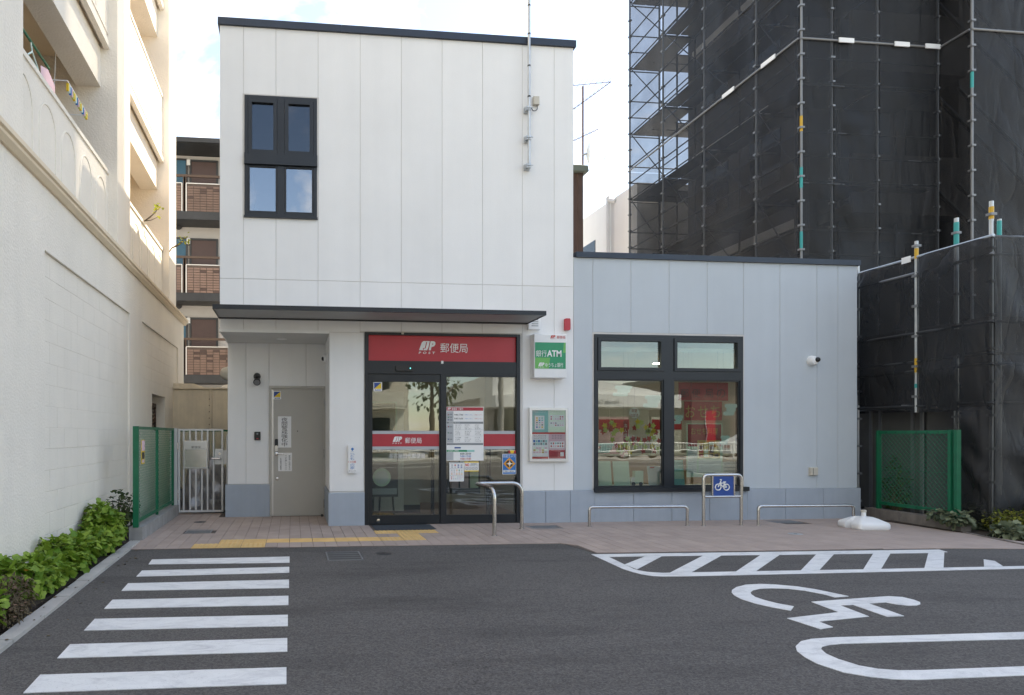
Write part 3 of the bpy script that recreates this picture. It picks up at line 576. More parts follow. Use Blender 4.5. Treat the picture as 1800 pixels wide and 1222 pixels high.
b = MB(); b.box(TX0 + .02, PILX0 - .001, D + .022, YR + .02, SOF - .012, SOF + .02); b.build('soffit', K['soffit'], po)
b = MB(); b.box(TX0 - .004, PILX0 - .002, D - .012, D + .02, SOF - .022, SOF + .018); b.box(TX0 - .004, TX0 + .018, D + .021, YR + .02, SOF - .021, SOF + .018); b.build('drip_trim', K['white'], po)  # bright sheen of the metal trim is put into a plain white colour
b = MB(); lx, lz = PY(495, 592, 10.6).x, SOF - .012
b.lathe([(.085, 0), (.085, -.008), (.06, -.014), (.01, -.014)], (lx, 10.65, lz), n=24); b.build('downlight', K['white'], po)
# staff door
fr = MB(); fr.box(dr[0] - .03, dr[0] + .012, YR - .02, YR + .05, 0, dr[3] + .03); fr.box(dr[1] - .012, dr[1] + .03, YR - .02, YR + .05, 0, dr[3] + .03); fr.box(dr[0] + .012, dr[1] - .012, YR - .02, YR + .05, dr[3] - .012, dr[3] + .03); frame_ = fr.build('door_frame', K['beige_door'], po)
dl = MB(); YD = YR + .012; dl.box(dr[0] + .016, dr[1] - .016, YD, YD + .045, .012, dr[3] - .016); door = dl.build('staff_door', K['beige_door'], po)
b = MB(); b.box(dr[0] + .013, dr[0] + .045, YD - .003, YD - .0005, .02, dr[3] - .03); b.build('edge_strip', K['alu'], door)
for v in (708, 797, 885):
    b = MB(); z = PY(568, v, YR).z; x = dr[1] - .012; b.tube([(x, YR - .026, z - .07), (x, YR - .026, z + .07)], .011, 8); b.build('hinge', K['steel'], door)
z = PY(485, 798, YD).z; x = PY(486, 798, YD).x
b = MB(); b.lathe([(.03, -.002), (.03, .01), (.012, .014), (.012, .05), (.001, .05)], (x, YD, z), 'Y', 16); b.tube(fillet([(x, YD - .045, z), (x + .03, YD - .05, z), (x + .125, YD - .045, z)], .02), .009, 8); b.build('handle', K['steel'], door)
b = MB(); b.prismy(rrect(x - .026, x + .026, z + .045, z + .145, .02), YD - .03, YD + .001); b.build('lock_body', K['alu'], door)
b = MB(); b.prismy(rrect(x - .027, x + .027, z + .11, z + .255, .012), YD - .026, YD + .001); b.build('keypad', K['frame'], door)
z2 = PY(485, 842, YD).z
b = MB(); b.lathe([(.028, -.002), (.028, .006), (.02, .01), (.012, .01), (.012, .004), (.001, .004)], (x + .01, YD, z2), 'Y', 18); b.build('deadlock', K['steel'], door)
b = MB(); xx, zz2 = PY(523, 758, YD).x, PY(523, 758, YD).z; b.lathe([(.01, -.002), (.01, .003), (.001, .003)], (xx, YD, zz2), 'Y', 12); b.build('peephole', K['darkmetal'], door)
b = MB(); dsx = PY(566, 908, YR - .1).x; b.tube([(dsx, YR - .12, .008), (dsx, YR - .12, .05)], .02, 10); b.build('door_stop', K['darkmetal'], label='short dark stop pin on the pavers by the staff door', cat='door stop')
# canopy
YC = D - .80
cx0, cx1 = fx(386), fx(925)
CZ = PY(650, 548, YC).z; RZ = fz(650, 565.5)
can = MB(); can.box(cx0, cx1, YC + .03, D - .001, CZ + .012, CZ + .05); cano = can.build('canopy', K['canopy_under'], po)
b = MB(); b.box(cx0 - .01, cx1 + .01, YC, YC + .03, CZ, CZ + .062); b.box(cx0 - .012, cx0, YC + .03, D - .001, CZ, CZ + .062); b.box(cx1, cx1 + .012, YC + .03, D - .001, CZ, CZ + .062); b.build('fascia', K['frame'], cano)
b = MB(); b.box(cx0 + .003, cx1 - .003, D - .075, D - .002, RZ, CZ + .0115); b.build('wall_rail', K['black'], cano)
# upper window
def framebars(name, x0, x1, z0, z1, bars, y0, y1, m, parent, t=.05):
    b = MB(); b.box(x0, x1, y0, y1, z0, z0 + t); b.box(x0, x1, y0, y1, z1 - t, z1); b.box(x0, x0 + t, y0, y1, z0 + t, z1 - t); b.box(x1 - t, x1, y0, y1, z0 + t, z1 - t)
    for q in bars: b.box(*q)
    return b.build(name, m, parent)
x0, x1, z0, z1 = uw
xm = (x0 + x1) / 2; zr0, zr1 = fz(493, 292), fz(493, 273)
win = framebars('window', x0, x1, z0, z1, [(xm - .055, xm + .055, D - .015, D + .1, z0 + .05, zr0), (xm - .055, xm + .055, D - .015, D + .1, zr1, z1 - .05), (x0 - .002, x1 + .004, D - .05, D + .1, zr0, zr1)], D - .015, D + .1, K['frame'], po)
b = MB(); b.box(x0 - .01, x1 + .01, D - .04, D + .02, z0 - .03, z0 - .002); b.build('sill', K['frame'], win)
for xa, xb in ((x0 + .05, xm - .055), (xm + .055, x1 - .05)):
    s_ = framebars('sash', xa + .004, xb - .004, zr1 + .006, z1 - .054, [], D - .028, D + .03, K['frame'], win, .055)
    b = MB(); b.box(xa + .05, xb - .05, D + .012, D + .018, zr1 + .055, z1 - .1); b.build('pane', K['glass3'], win)
    framebars('sash', xa + .004, xb - .004, z0 + .054, zr0 - .004, [], D - .008, D + .04, K['frame'], win, .022)
    b = MB(); b.box(xa + .02, xb - .02, D + .016, D + .022, z0 + .07, zr0 - .02); b.build('pane', K['glass2'], win)
b = MB(); b.box(x0 - .03, x0 - .002, D - .004, D + .01, z0 - .02, z1 + .02); b.box(x1 + .002, x1 + .03, D - .004, D + .01, z0 - .02, z1 + .02); b.box(x0 - .002, x1 + .002, D - .004, D + .01, z1 + .002, z1 + .02); b.build('sealant', K['joint'], win)
# big lower window
x0, x1, z0, z1 = rw
xa, xb = fx(1166), fx(1183); t0, t1 = fz(1175, 668), fz(1175, 653)
win2 = framebars('window', x0, x1, z0, z1, [(xa, xb, D - .02, D + .1, z0 + .05, z1 - .05), (x0 + .05, xa, D - .02, D + .1, t0, t1), (xb, x1 - .05, D - .02, D + .1, t0, t1)], D - .02, D + .1, K['frame'], po)
b = MB(); b.box(x0 - .015, x1 + .06, D - .09, D - .021, z0 - .028, z0 + .04); b.build('sill', K['frame'], win2)
b = MB(); b.box(x0 - .03, x0 - .002, D - .003, D + .01, z0, z1 + .03); b.box(x1 + .002, x1 + .03, D - .003, D + .01, z0 + .05, z1 + .03); b.box(x0 - .002, x1 + .002, D - .003, D + .01, z1 + .002, z1 + .03); b.build('sealant', K['joint'], win2)
for a0, a1 in ((x0 + .05, xa), (xb, x1 - .05)):
    framebars('sash', a0 + .005, a1 - .005, t1 + .004, z1 - .054, [], D - .035, D + .03, K['frame'], win2, .05)
    b = MB(); b.box(a0 + .04, a1 - .04, D + .012, D + .018, t1 + .04, z1 - .09); b.build('pane', K['glass'], win2)
    framebars('bead', a0 + .002, a1 - .002, z0 + .052, t0 - .002, [], D - .004, D + .03, K['frame'], win2, .018)
    b = MB(); b.box(a0 + .01, a1 - .01, D + .014, D + .020, z0 + .06, t0 - .01); b.build('pane', K['glass'], win2)
# entrance
x0, x1, z0, z1 = dw
YE = D + .02
ent = MB(); sg0, sg1 = fz(780, 634), fz(780, 592)
tz = fz(775, 658)
ent.box(x0, x0 + .055, YE - .03, YE + .12, 0, z1); ent.box(x1 - .055, x1, YE - .03, YE + .12, 0, z1); ent.box(x0 + .055, x1 - .055, YE - .03, YE + .12, sg1 + .012, z1); ent.box(x0 + .055, x1 - .055, YE - .02, YE + .12, tz, sg0 - .012)
ent.box(x0 + .055, fx(648), YE - .02, YE + .1, sg0 - .012, sg1 + .012); ent.box(fx(911), x1 - .055, YE - .02, YE + .1, sg0 - .012, sg1 + .012)
ef = ent.build('entrance_frame', K['frame'], po)
b = MB(); b.box(fx(648), fx(911), YE + .01, YE + .03, sg0 - .012, sg1 + .012); sgn = b.build('name_sign', K['red'], ef)
xm0, xm1 = fx(775), fx(785)
b = MB(); b.box(xm0, xm1, YE - .012, YE + .1, 0.0, tz); b.box(xm1, x1 - .055, YE - .01, YE + .05, .0, fz(840, 905)); b.box(xm1, x1 - .055, YE - .01, YE + .05, tz - .035, tz); b.build('fixed_light_frame', K['frame'], ef)
b = MB(); b.box(xm1 - .01, x1 - .045, YE + .01, YE + .018, fz(840, 905) - .02, tz - .02); b.build('pane', K['glass'], ef)
dx0, dx1 = x0 + .06, xm0 - .002
gx0, gx1, gz0, gz1 = fx(655), fx(773), fz(715, 906), fz(715, 671)
b = MB(); b.box(dx0, gx0, YE + .005, YE + .06, .015, tz - .004); b.box(gx1, dx1, YE + .005, YE + .06, .015, tz - .004); b.box(gx0, gx1, YE + .005, YE + .06, .015, gz0); b.box(gx0, gx1, YE + .005, YE + .06, gz1, tz - .004); dl2 = b.build('sliding_door', K['frame'], po)
b = MB(); b.box(gx0 - .01, gx1 + .003, YE + .024, YE + .032, gz0 - .01, gz1 + .01); b.build('pane', K['glass'], dl2)
b = MB(); b.lathe([(.028, -.002), (.028, .006), (.01, .008), (.001, .008)], (fx(665.5), YE + .005, fz(665, 915.5)), 'Y', 18); b.build('floor_lock', K['steel'], dl2)
q = rectpx(696, 643, 727, 652, YE - .05)
b = MB(); b.prismy(rrect(*q, .012), YE - .06, YE - .019); sn_ = b.build('door_sensor', K['black'], ef)
b = MB(); b.lathe([(.006, 0), (.006, .003), (.001, .003)], (fx(720.5), YE - .0605, (q[2] + q[3]) / 2), 'Y', 8); b.build('sensor_led', K['led'], sn_)
q = rectpx(775.5, 634.5, 779.5, 639.5, YE - .022); b = MB(); sheet(b, *q, YE - .0225); b.build('sticker', K['white'], ef)
q = rectpx(706, 583, 710, 587.5, YE - .05); b = MB(); b.box(q[0], q[1], YE - .05, YE - .0305, q[2], q[3]); b.build('clip', K['beige'], ef)
# the emblem: white slanted block with a J cut in the ground colour, a P, and spaced capitals below
def emblem(mbw, mbr, x0, x1, z0, z1, y):
    h_ = z1 - z0; zb = z0 + h_ * .28; hh = z1 - zb; w_ = x1 - x0; sh = .22
    blk = [(x0 + .02 * w_, zb), (x0 + .50 * w_, zb), (x0 + .50 * w_ + sh * hh, z1), (x0 + .16 * w_ + sh * hh, z1), (x0 + .07 * w_ + sh * hh, zb + hh * .86)]
    mbw.prismy(blk, y, y + .002)
    text(mbr, 'J', x0 + .22 * w_, x0 + .545 * w_, zb + .02 * hh, zb + .9 * hh, y - .0015, bold=.09, shear=sh)
    text(mbw, 'J', x0 + .27 * w_, x0 + .53 * w_, zb - .0 * hh, z1, y - .003, bold=.045, shear=sh)
    text(mbw, 'P', x0 + .58 * w_, x0 + .90 * w_, zb, z1, y - .003, bold=.06, shear=sh)
    text(mbw, 'POST', x0, x0 + .94 * w_, z0, z0 + h_ * .17, y, bold=.02, shear=.2, spacing=1.7)
def sign_text(parent, Y, em, txt, s, ground, bold=.0):
    a_, b_ = MB(), MB(); q = rectpx(*em, Y); emblem(a_, b_, *q, Y); textpx(a_, s, *txt, Y, bold=bold)
    a_.build('lettering', K['paper'], parent); b_.build('emblem_cut', ground, parent)
sign_text(sgn, YE + .006, (736, 600, 766, 622), (774, 604, 822, 620), '郵便局', K['red'])
# film bands on the door glass
def band(parent, u0, u1, y):
    for v0, v1, m in ((757.5, 763, K['greyfilm']), (763, 785, K['redsticker']), (785, 790.5, K['greyfilm'])):
        a_, b_ = fx(u0), fx(u1); b = MB(); sheet(b, a_, b_, fz(715, v1), fz(715, v0), y); b.build('film_band', m, parent)
band(dl2, 655.2, 772.8, YE + .0215); band(ef, 785.5, 906.5, YE + .0075)
sign_text(dl2, YE + .019, (690, 767.5, 707, 780.5), (712, 769.5, 741, 779.5), '郵便局', K['redsticker'])
b = MB(); textpx(b, '名古屋田代郵便局', 684, 797, 747, 806, YE + .021); b.build('door_lettering', K['paper'], dl2)
# interior shell
IX0, IX1 = PILX0 + .13, GX1 - .16
b = MB(); b.box(IX0, IX1, D + .17, YB - .16, -.03, .008); b.build('interior_floor', K['intfloor'], po)
b = MB(); b.box(TX1 + .01, IX1, D + .17, YB - .16, 2.75, 2.82); b.box(IX0, TX1 - .0, D + .17, YB - .16, 2.95, 3.0); b.build('interior_ceiling', K['intwall'], po)
b = MB(); b.box(IX0, IX1, 13.2, 13.3, .008, 2.75); b.build('interior_wall', K['intwall'], po)
b = MB(); b.box(IX0 + .02, 2.25, 11.5, 11.58, .008, 2.95); b.build('interior_wall', K['intwall'], po)
b = MB(); b.box(IX0, IX0 + .02, D + .2, 13.2, .008, 2.95); b.build('interior_wall', K['intwall'], po)
b = MB(); b.box(3.95, 4.03, D + .6, 13.2, .008, 2.95); b.build('interior_wall', K['intwall'], po)
ip = MB(); ip.box(1.05, 1.95, 11.44, 11.499, .05, 2.15); idr = ip.build('inner_door', K['white'], po)
b = MB(); b.box(1.2, 1.8, 11.425, 11.439, .5, 1.95); b.build('pane', K['bldg_glass'], idr)
framebars('pane_frame', 1.17, 1.83, .47, 1.98, [], 11.42, 11.438, K['mint'], idr, .03)
b = MB(); b.box(IX0 + .03, 2.25, 11.47, 11.499, .008, .15); b.build('skirting', K['darkmetal'], po)
for x, y, n_ in ((3.1, 11.2, 0), (5.3, 11.2, 1), (6.8, 11.6, 1), (8.2, 11.2, 1)):
    z = 2.75 if n_ else 2.95
    t = thing('ceiling_light', 'small round lit downlight in the ceiling inside the post office', 'ceiling light', (x, y, z), 'ceiling lights inside the post office')
    b = MB(); b.lathe([(.12, .002), (.12, -.012), (.1, -.016), (.09, -.016)], (x, y, z), n=20); b.build('housing', K['white'], t)
    b = MB(); b.lathe([(.085, -.008), (.085, -.02), (.001, -.02)], (x, y, z), n=20); b.build('tube', K['lamp'], t)
# ------------------------------------------------------------------ signs and fixtures on the front
def R4(u0, v0, u1, v1, Y): return rectpx(u0, v0, u1, v1, Y)
def pr(mb, u0, v0, u1, v1, Y): return sheet(mb, *rectpx(u0, v0, u1, v1, Y), Y, .0012)
# ATM sign box
Y = D - .17; q = R4(939, 588, 996, 664, Y)
t = thing('sign_box', 'white illuminated sign box with a green bank cash machine panel', 'sign', ((q[0] + q[1]) / 2, D, q[2]))
b = MB(); b.cbox(q[0], q[1], Y, D + .001, q[2], q[3], .006); b.build('housing', K['white'], t)
g1 = R4(940.5, 602.5, 994.5, 648, Y - .002); b = MB(); sheet(b, *g1, Y - .002); b.build('face_panel', K['green_sign'], t)
b = MB(); w_, h_ = g1[1] - g1[0], g1[3] - g1[2]
b.prismy([(g1[0] + .0005, g1[2] + .0005), (g1[0] + .44 * w_, g1[2] + .0005), (g1[0] + .49 * w_, g1[2] + .42 * h_), (g1[0] + .0005, g1[2] + .42 * h_)], Y - .0035, Y - .0022)
b.prismy([(g1[0] + .91 * w_, g1[2] + .61 * h_), (g1[1] - .0005, g1[2] + .61 * h_), (g1[1] - .0005, g1[3] - .0005), (g1[0] + .94 * w_, g1[3] - .0005)], Y - .0035, Y - .0022); b.build('lime_patch', K['lime_sign'], t)
b = MB(); textpx(b, '銀行', 942, 616, 961, 627, Y - .005); textpx(b, 'ATM', 961.5, 616, 987, 627, Y - .005, bold=.03); textpx(b, 'ゆうちょ銀行', 958.5, 638, 990, 645.5, Y - .005)
e_ = MB(); qe = R4(946, 637.5, 957, 646.5, Y - .005); emblem(b, e_, *qe, Y - .005); b.build('lettering', K['paper'], t); e_.build('emblem_cut', K['lime_sign'], t)
b = MB(); e_ = MB(); qe = R4(967.5, 589.5, 976.5, 596, Y - .004); emblem(b, e_, *qe, Y - .004); textpx(b, '郵便局', 979, 590.5, 993.5, 595.5, Y - .004); b.build('red_lettering', K['redink'], t); e_.build('emblem_cut', K['white'], t)
# poster case
Y = D - .05; q = R4(930.5, 717, 998.5, 811.5, Y)
t = thing('poster_case', 'silver framed poster case with four pastel posters on the wall', 'poster case', ((q[0] + q[1]) / 2, D, q[2]))
b = MB(); b.box(q[0] + .002, q[1] - .002, Y + .012, D + .001, q[2] + .002, q[3] - .002); b.build('backing', K['paper'], t)
framebars('case_frame', *q, [], Y - .012, Y + .03, K['alu'], t, .042)
def px(u, v): return u, v
def poster(parent, u0, v0, u1, v1, m, name='poster_sheet'):
    b = MB(); pr(b, u0, v0, u1, v1, Y + .009); return b.build(name, m, parent)
poster(t, 935, 721, 963.5, 760, K['teal']); poster(t, 964.2, 721, 994, 760, K['palegreen']); s1 = poster(t, 935, 761.5, 963.8, 807, K['paper']); s2 = poster(t, 964.5, 761.5, 994, 807, K['pink'])
rnd = random.Random(3)
def blotches(parent, u0, v0, u1, v1, nx, ny, y, mats, fill=.7):
    for j in range(ny):
        for i in range(nx):
            du, dv_ = (u1 - u0) / nx, (v1 - v0) / ny; b = MB(); pr(b, u0 + du * (i + (1 - fill) / 2), v0 + dv_ * (j + (1 - fill) / 2), u0 + du * (i + .5 + fill / 2), v0 + dv_ * (j + .5 + fill / 2), y); b.build('print', rnd.choice(mats), parent)
b = MB(); pr(b, 940, 731, 957, 755, Y + .0065); b.build('print', K['paper'], t); blotches(t, 941.5, 733, 955.5, 753, 3, 5, Y + .005, [K['pink'], K['yellow'], K['skyblue'], K['inkgrey'], K['teal']], .6)
for v in (730, 741): 
    b = MB(); pr(b, 966, v, 992, v + 9, Y + .0065); b.build('print', K['paper'], t); blotches(t, 967, v + 1, 991, v + 8.5, 6, 2, Y + .005, [K['pink'], K['redink'], K['inkgrey'], K['palegreen']], .55)
b = MB(); pr(b, 935.2, 760.2, 993.8, 763, Y + .006); b.build('print', K['redink'], t)
b = MB(); pr(b, 965, 791, 993.5, 806, Y + .0065); b.build('print', K['redsticker'], t); b = MB(); pr(b, 985, 795, 991, 802, Y + .0055); b.build('print', K['paper'], t)
blotches(t, 937, 773, 962, 783, 6, 2, Y + .0065, [K['skyblue'], K['teal'], K['inkgrey']], .8); blotches(t, 937, 786, 962, 797, 5, 3, Y + .0065, [K['gold'], K['palegreen'], K['pink']], .8)
b = MB(); pr(b, 966, 776, 992, 788, Y + .0065); b.build('print', K['paper'], t); blotches(t, 967, 777, 991, 787, 6, 2, Y + .005, [K['redink'], K['teal'], K['inkgrey'], K['pink']], .6)
b = MB(); pr(b, 935.2, 803, 963.6, 806.8, Y + .0065); b.build('print', K['redink'], t)
for v in (723, 765, 769): 
    b = MB(); textpx(b, 'ゆうびんきょくからのおしらせ' if v == 723 else 'ねんがはがき', 938, v, 960, v + 2.6, Y + .005); textpx(b, 'おすすめ', 970, v, 988, v + 2.8, Y + .005); b.build('lettering', K['inkgrey'] if v > 730 else K['paper'], t)
b = MB(); b.box(q[0] + .045, q[1] - .045, Y - .002, Y + .001, q[2] + .045, q[3] - .045); b.build('cover_pane', K['clear'], t)
# vent hood, alarm, conduit mast
q = R4(929, 557, 950, 579, D - .07); t = thing('vent_hood', 'white louvred wall vent under the end of the canopy', 'vent', ((q[0] + q[1]) / 2, D, q[2]))
b = MB(); b.cbox(*q[:2], D - .07, D + .001, q[2], q[3], .008); b.build('hood', K['white'], t)
for k in range(4): b = MB(); z = q[2] + (q[3] - q[2]) * (.25 + .16 * k); b.box(q[0] + .05, q[1] - .035, D - .0735, D - .0695, z, z + .012); b.build('louvre', K['inkgrey'], t)
q = R4(993, 560, 1002.5, 580.5, D - .05); t = thing('alarm_box', 'small red alarm lamp box on the white wall', 'alarm', ((q[0] + q[1]) / 2, D, q[2]))
b = MB(); b.prismy(rrect(*q, .02), D - .06, D - .012); b.build('lens', K['red'], t); b = MB(); b.box(q[0] + .004, q[1] - .004, D - .012, D + .001, q[2] + .004, q[3] - .004); b.build('base', K['redsticker'], t)
px0 = fx(930, D - .09); t = thing('conduit_mast', 'galvanised conduit mast strapped to the white upper wall', 'pipe', (px0, D, fz(930, 298)))
zb = fz(930, 292, D - .08)
b = MB(); b.tube([(px0, D - .09, 11.2), (px0, D - .09, zb)], .022, 12); b.build('pipe', K['galv'], t)
for v in (10, 60, 116, 170): b = MB(); z = fz(930, v, D - .09); b.tube([(px0, D - .09, z - .012), (px0, D - .09, z + .012)], .0245, 12); b.build('pipe_joint', K['darkmetal'], t)
for v in (191, 243, 292):
    b = MB(); z = fz(930, v, D - .09); b.box(px0 - .055, px0 + .03, D - .055, D + .001, z - .045, z + .045); b.box(px0 - .05, px0 - .028, D - .12, D - .05, z - .03, z + .03); b.tube([(px0, D - .09, z - .03), (px0, D - .09, z + .03)], .034, 12); b.tube([(px0 - .045, D - .13, z), (px0 + .05, D - .13, z)], .008, 6); b.build('bracket', K['galv'], t)
b = MB(); q = R4(938.5, 169, 948.5, 183, D - .06); b.cbox(*q[:2], D - .06, D + .001, q[2], q[3], .006); b.build('junction_box', K['beige'], t)
b = MB(); b.tube(fillet([(q[1] - .03, D - .03, q[2] + .01), (q[1] - .03, D - .04, q[2] - .08), (px0 + .08, D - .05, q[2] - .11), (px0 + .01, D - .09, q[2] - .02)], .03), .006, 6); b.build('cable', K['darkmetal'], t)
# dome camera, outlet
p = PY(1431, 634, D - .06); t = thing('security_camera', 'white dome security camera on the grey wall', 'security camera', (p.x, D, p.z))
b = MB(); b.lathe([(.085, -.001), (.085, .02), (.078, .06), (.06, .09), (.03, .1), (.001, .1)], (p.x, D, p.z), 'Y', 24); b.build('housing', K['white'], t)
b = MB(); b.lathe([(.042, 0), (.042, .02), (.036, .04), (.02, .052), (.001, .056)], (p.x + .03, D - .08, p.z + .012), 'Y', 20); b.build('lens_dome', K['black'], t)
q = R4(1425.5, 822, 1438, 836, D - .05); t = thing('outlet_box', 'beige weatherproof outlet box low on the grey wall', 'outlet box', ((q[0] + q[1]) / 2, D, q[2]))
b = MB(); b.cbox(*q[:2], D - .06, D + .001, q[2], q[3], .01); b.build('cover', K['beige'], t); b = MB(); b.box(q[0] + .03, q[0] + .036, D - .0625, D - .0595, q[2] + .012, q[3] - .012); b.build('hinge_line', K['darkmetal'], t)
# recess fixtures
p = PY(452, 662, YR); t = thing('spotlight', 'black round sensor spotlight on the recess wall', 'wall light', (p.x, YR, p.z))
b = MB(); b.lathe([(.06, -.001), (.06, .03), (.05, .045), (.001, .045)], (p.x, YR, p.z), 'Y', 20); b.build('wall_plate', K['black'], t)
b = MB(); b.tube([(p.x, YR - .03, p.z - .02), (p.x + .005, YR - .07, p.z - .06), (p.x + .005, YR - .16, p.z - .11)], [.03, .045, .062], 16); b.build('lamp_head', K['black'], t)
b = MB(); c0 = Vector((p.x + .005, YR - .162, p.z - .111)); dn = Vector((0, -.9, -.5)).normalized(); b.tube([c0 - dn * .004, c0 + dn * .006], .048, 16); b.build('lens', K['polygrey'], t)
q = R4(447, 759, 458, 774, YR - .02); t = thing('intercom', 'black intercom unit on the recess wall beside the staff door', 'intercom', ((q[0] + q[1]) / 2, YR, q[2]))
b = MB(); b.prismy(rrect(*q, .01), YR - .03, YR + .001); b.build('case', K['black'], t)
b = MB(); b.lathe([(.016, 0), (.016, .003), (.001, .003)], ((q[0] + q[1]) / 2, YR - .0305, q[3] - .035), 'Y', 14); b.build('camera_lens', K['inkgrey'], t)
b = MB(); b.box((q[0] + q[1]) / 2 - .016, (q[0] + q[1]) / 2 + .016, YR - .033, YR - .0295, q[2] + .02, q[2] + .036); b.build('call_button', K['redsticker'], t)
p = PX(575, 630, PILX0); t = thing('security_camera', 'small white dome camera with black lens inside the recess', 'security camera', (p.x, p.y, p.z))
b = MB(); b.lathe([(.07, 0.002), (.07, -.02), (.06, -.05), (.03, -.07), (.001, -.07)], (p.x, p.y, p.z), 'X', 20); b.build('housing', K['white'], t)
b = MB(); b.lathe([(.035, 0), (.033, -.02), (.02, -.035), (.001, -.038)], (p.x - .055, p.y - .015, p.z - .01), 'X', 16); b.build('lens_dome', K['black'], t)
# child refuge plate on the pillar
Y = D - .045; q = R4(612, 782.5, 627, 832, Y); t = thing('wall_plaque', 'narrow white plaque with blue vertical lettering on the pillar', 'sign', ((q[0] + q[1]) / 2, D, q[2]))
b = MB(); b.prismy(rrect(*q, .01), Y, D + .001); b.build('plate', K['white'], t)
b = MB(); textpx(b, 'こ\nど\nも', 615.5, 794, 623.5, 809, Y - .001, line=.95); textpx(b, 'の\n家', 615.5, 815, 623.5, 825, Y - .001, line=.95); c_ = PY(619.5, 790, Y); b.prismy([(c_.x + .022 * math.cos(k) * (1 if math.sin(k) > -.5 else .5), c_.z + .025 * math.sin(k)) for k in [i * 2 * math.pi / 10 for i in range(10)]], Y - .002, Y); b.build('lettering', K['skyblue'], t)
b = MB(); textpx(b, '110番', 612.7, 810, 626.3, 814, Y - .001); b.build('red_lettering', K['redink'], t)
b = MB(); textpx(b, '困ったときは\nここへ', 613.5, 827, 626, 831, Y - .001); b.build('small_lettering', K['ink'], t)
# notices on the staff door
def notice(name, label, cat, u0, v0, u1, v1, Y, m):
    q = R4(u0, v0, u1, v1, Y); t = thing(name, label, cat, ((q[0] + q[1]) / 2, Y + .004, q[2])); b = MB(); b.box(q[0], q[1], Y, Y + .0035, q[2], q[3]); b.build('sheet', m, t); return t
Y = YD - .004
t = notice('door_notice', 'long white paper with seven bold characters on the staff door', 'notice', 488.5, 732, 512, 787, Y, K['paper'])
b = MB(); textpx(b, '夜\n間\n警\n戒\n強\n化\n中', 494.5, 734, 505.5, 785, Y - .001, line=.92); b.build('lettering', K['ink'], t)
t = notice('door_notice', 'shorter white paper with small vertical writing below the door handle', 'notice', 489, 796, 513, 828.5, Y, K['paper'])
b = MB()
for u, s_ in ((509, '郵便局ご利用の方は'), (502.5, 'ベルを押して下さい'), (493.5, '名古屋田代郵便局')): textpx(b, '\n'.join(s_), u - 1.6, 800 if u > 495 else 805, u + 1.6, 826.5, Y - .001, line=.9)
b.build('lettering', K['ink'], t)
def guard(label, u0, v0, u1, v1, Y):
    t = notice('security_sticker', label, 'sticker', u0, v0, u1, v1, Y, K['white'])
    w_, h_ = u1 - u0, v1 - v0
    q = R4(u0 + .08 * w_, v0 + .06 * h_, u0 + .92 * w_, v0 + .72 * h_, Y - .0012)
    b = MB(); b.prismy([(q[0], q[2]), (q[1], q[3]), (q[0], q[3])], Y - .0015, Y - .0002); b.build('blue_half', K['blue'], t)
    b = MB(); b.prismy([(q[0], q[2]), (q[1], q[2]), (q[1], q[3])], Y - .0014, Y - .0002); b.build('yellow_half', K['yellow'], t)
    b = MB(); textpx(b, 'ALSOK', u0 + .12 * w_, v0 + .78 * h_, u0 + .88 * w_, v0 + .95 * h_, Y - .001, bold=.03, shear=.2); b.build('lettering', K['blue'], t)
guard('blue and yellow security sticker at the top of the staff door', 480.5, 688, 494, 702, Y)
Y = YE + .019
guard('blue and yellow security sticker on the sliding door glass', 656.5, 672, 671.5, 688, Y)
# timetable board on the fixed glass
Y = YE - .012
t = notice('timetable_board', 'large white opening hours board with red header on the entrance glass', 'notice', 784.5, 715.5, 850, 810, Y, K['paper'])
def P_(m, *r, name='print'):
    b = MB(); pr(b, *r, Y - .0012); return b.build(name, m, t)
P_(K['redsticker'], 785.2, 716.3, 849.3, 722); P_(K['inkgrey'], 785.2, 741.5, 849.3, 745); P_(K['inkgrey'], 785.2, 779, 849.3, 782.5); P_(K['green_sign'], 785.2, 791, 821, 794.5); P_(K['teal'], 821.2, 791, 834, 794.5); P_(K['greyfilm'], 785.2, 723, 797, 741, name='side_column'); P_(K['greyfilm'], 785.2, 745.5, 797, 778.5, name='side_column'); P_(K['greyfilm'], 785.2, 795, 797, 809, name='side_column'); P_(K['blue'], 799, 786, 810, 788.5)
for v in (750, 761, 772): P_(K['greyfilm'], 797.2, v + 5.4, 849.3, v + 5.7)
for u, v, m in ((788, 729, 'redink'), (788, 733.5, 'green_sign'), (788, 738, 'blue'), (788, 750, 'redink'), (788, 761, 'green_sign'), (788, 772, 'blue')): P_(K[m], u - 1, v - 1, u + 1.2, v + 1.2)
b = MB(); e_ = MB(); emblem(b, e_, *R4(786.5, 717, 792.5, 721.4, Y - .003), Y - .003); textpx(b, '郵便局 ご案内', 794, 717.2, 814, 721.2, Y - .003); textpx(b, '取扱商品・サービス', 789, 742.2, 808, 744.4, Y - .003); textpx(b, 'ATMのご案内', 787.5, 791.5, 806, 794, Y - .003, bold=.02); b.build('lettering', K['paper'], t); e_.build('emblem_cut', K['redsticker'], t)
b = MB(); textpx(b, '9:00-17:00', 798.5, 727.8, 814, 730.6, Y - .003, bold=.01); textpx(b, '9:00-16:00', 798.5, 734.5, 814, 737.4, Y - .003, bold=.01); textpx(b, '8:00-20:00', 809, 796, 828, 799.3, Y - .003, bold=.01)
rr = random.Random(11)
for v in (746.5, 750, 753, 757.5, 760.5, 763.5, 768.5, 771.5, 774.5):
    for u in (800, 817, 835): textpx(b, rr.choice(['ゆうパック・切手', '貯金・送金・年金', 'かんぽ保険', '印紙・はがき']), u, v, u + rr.uniform(6, 12), v + 1.7, Y - .003)
for v in (728, 733, 738, 750, 761, 772): textpx(b, '郵便', 790.3, v - .6, 795, v + 1.5, Y - .003)
b.build('black_lettering', K['ink'], t)
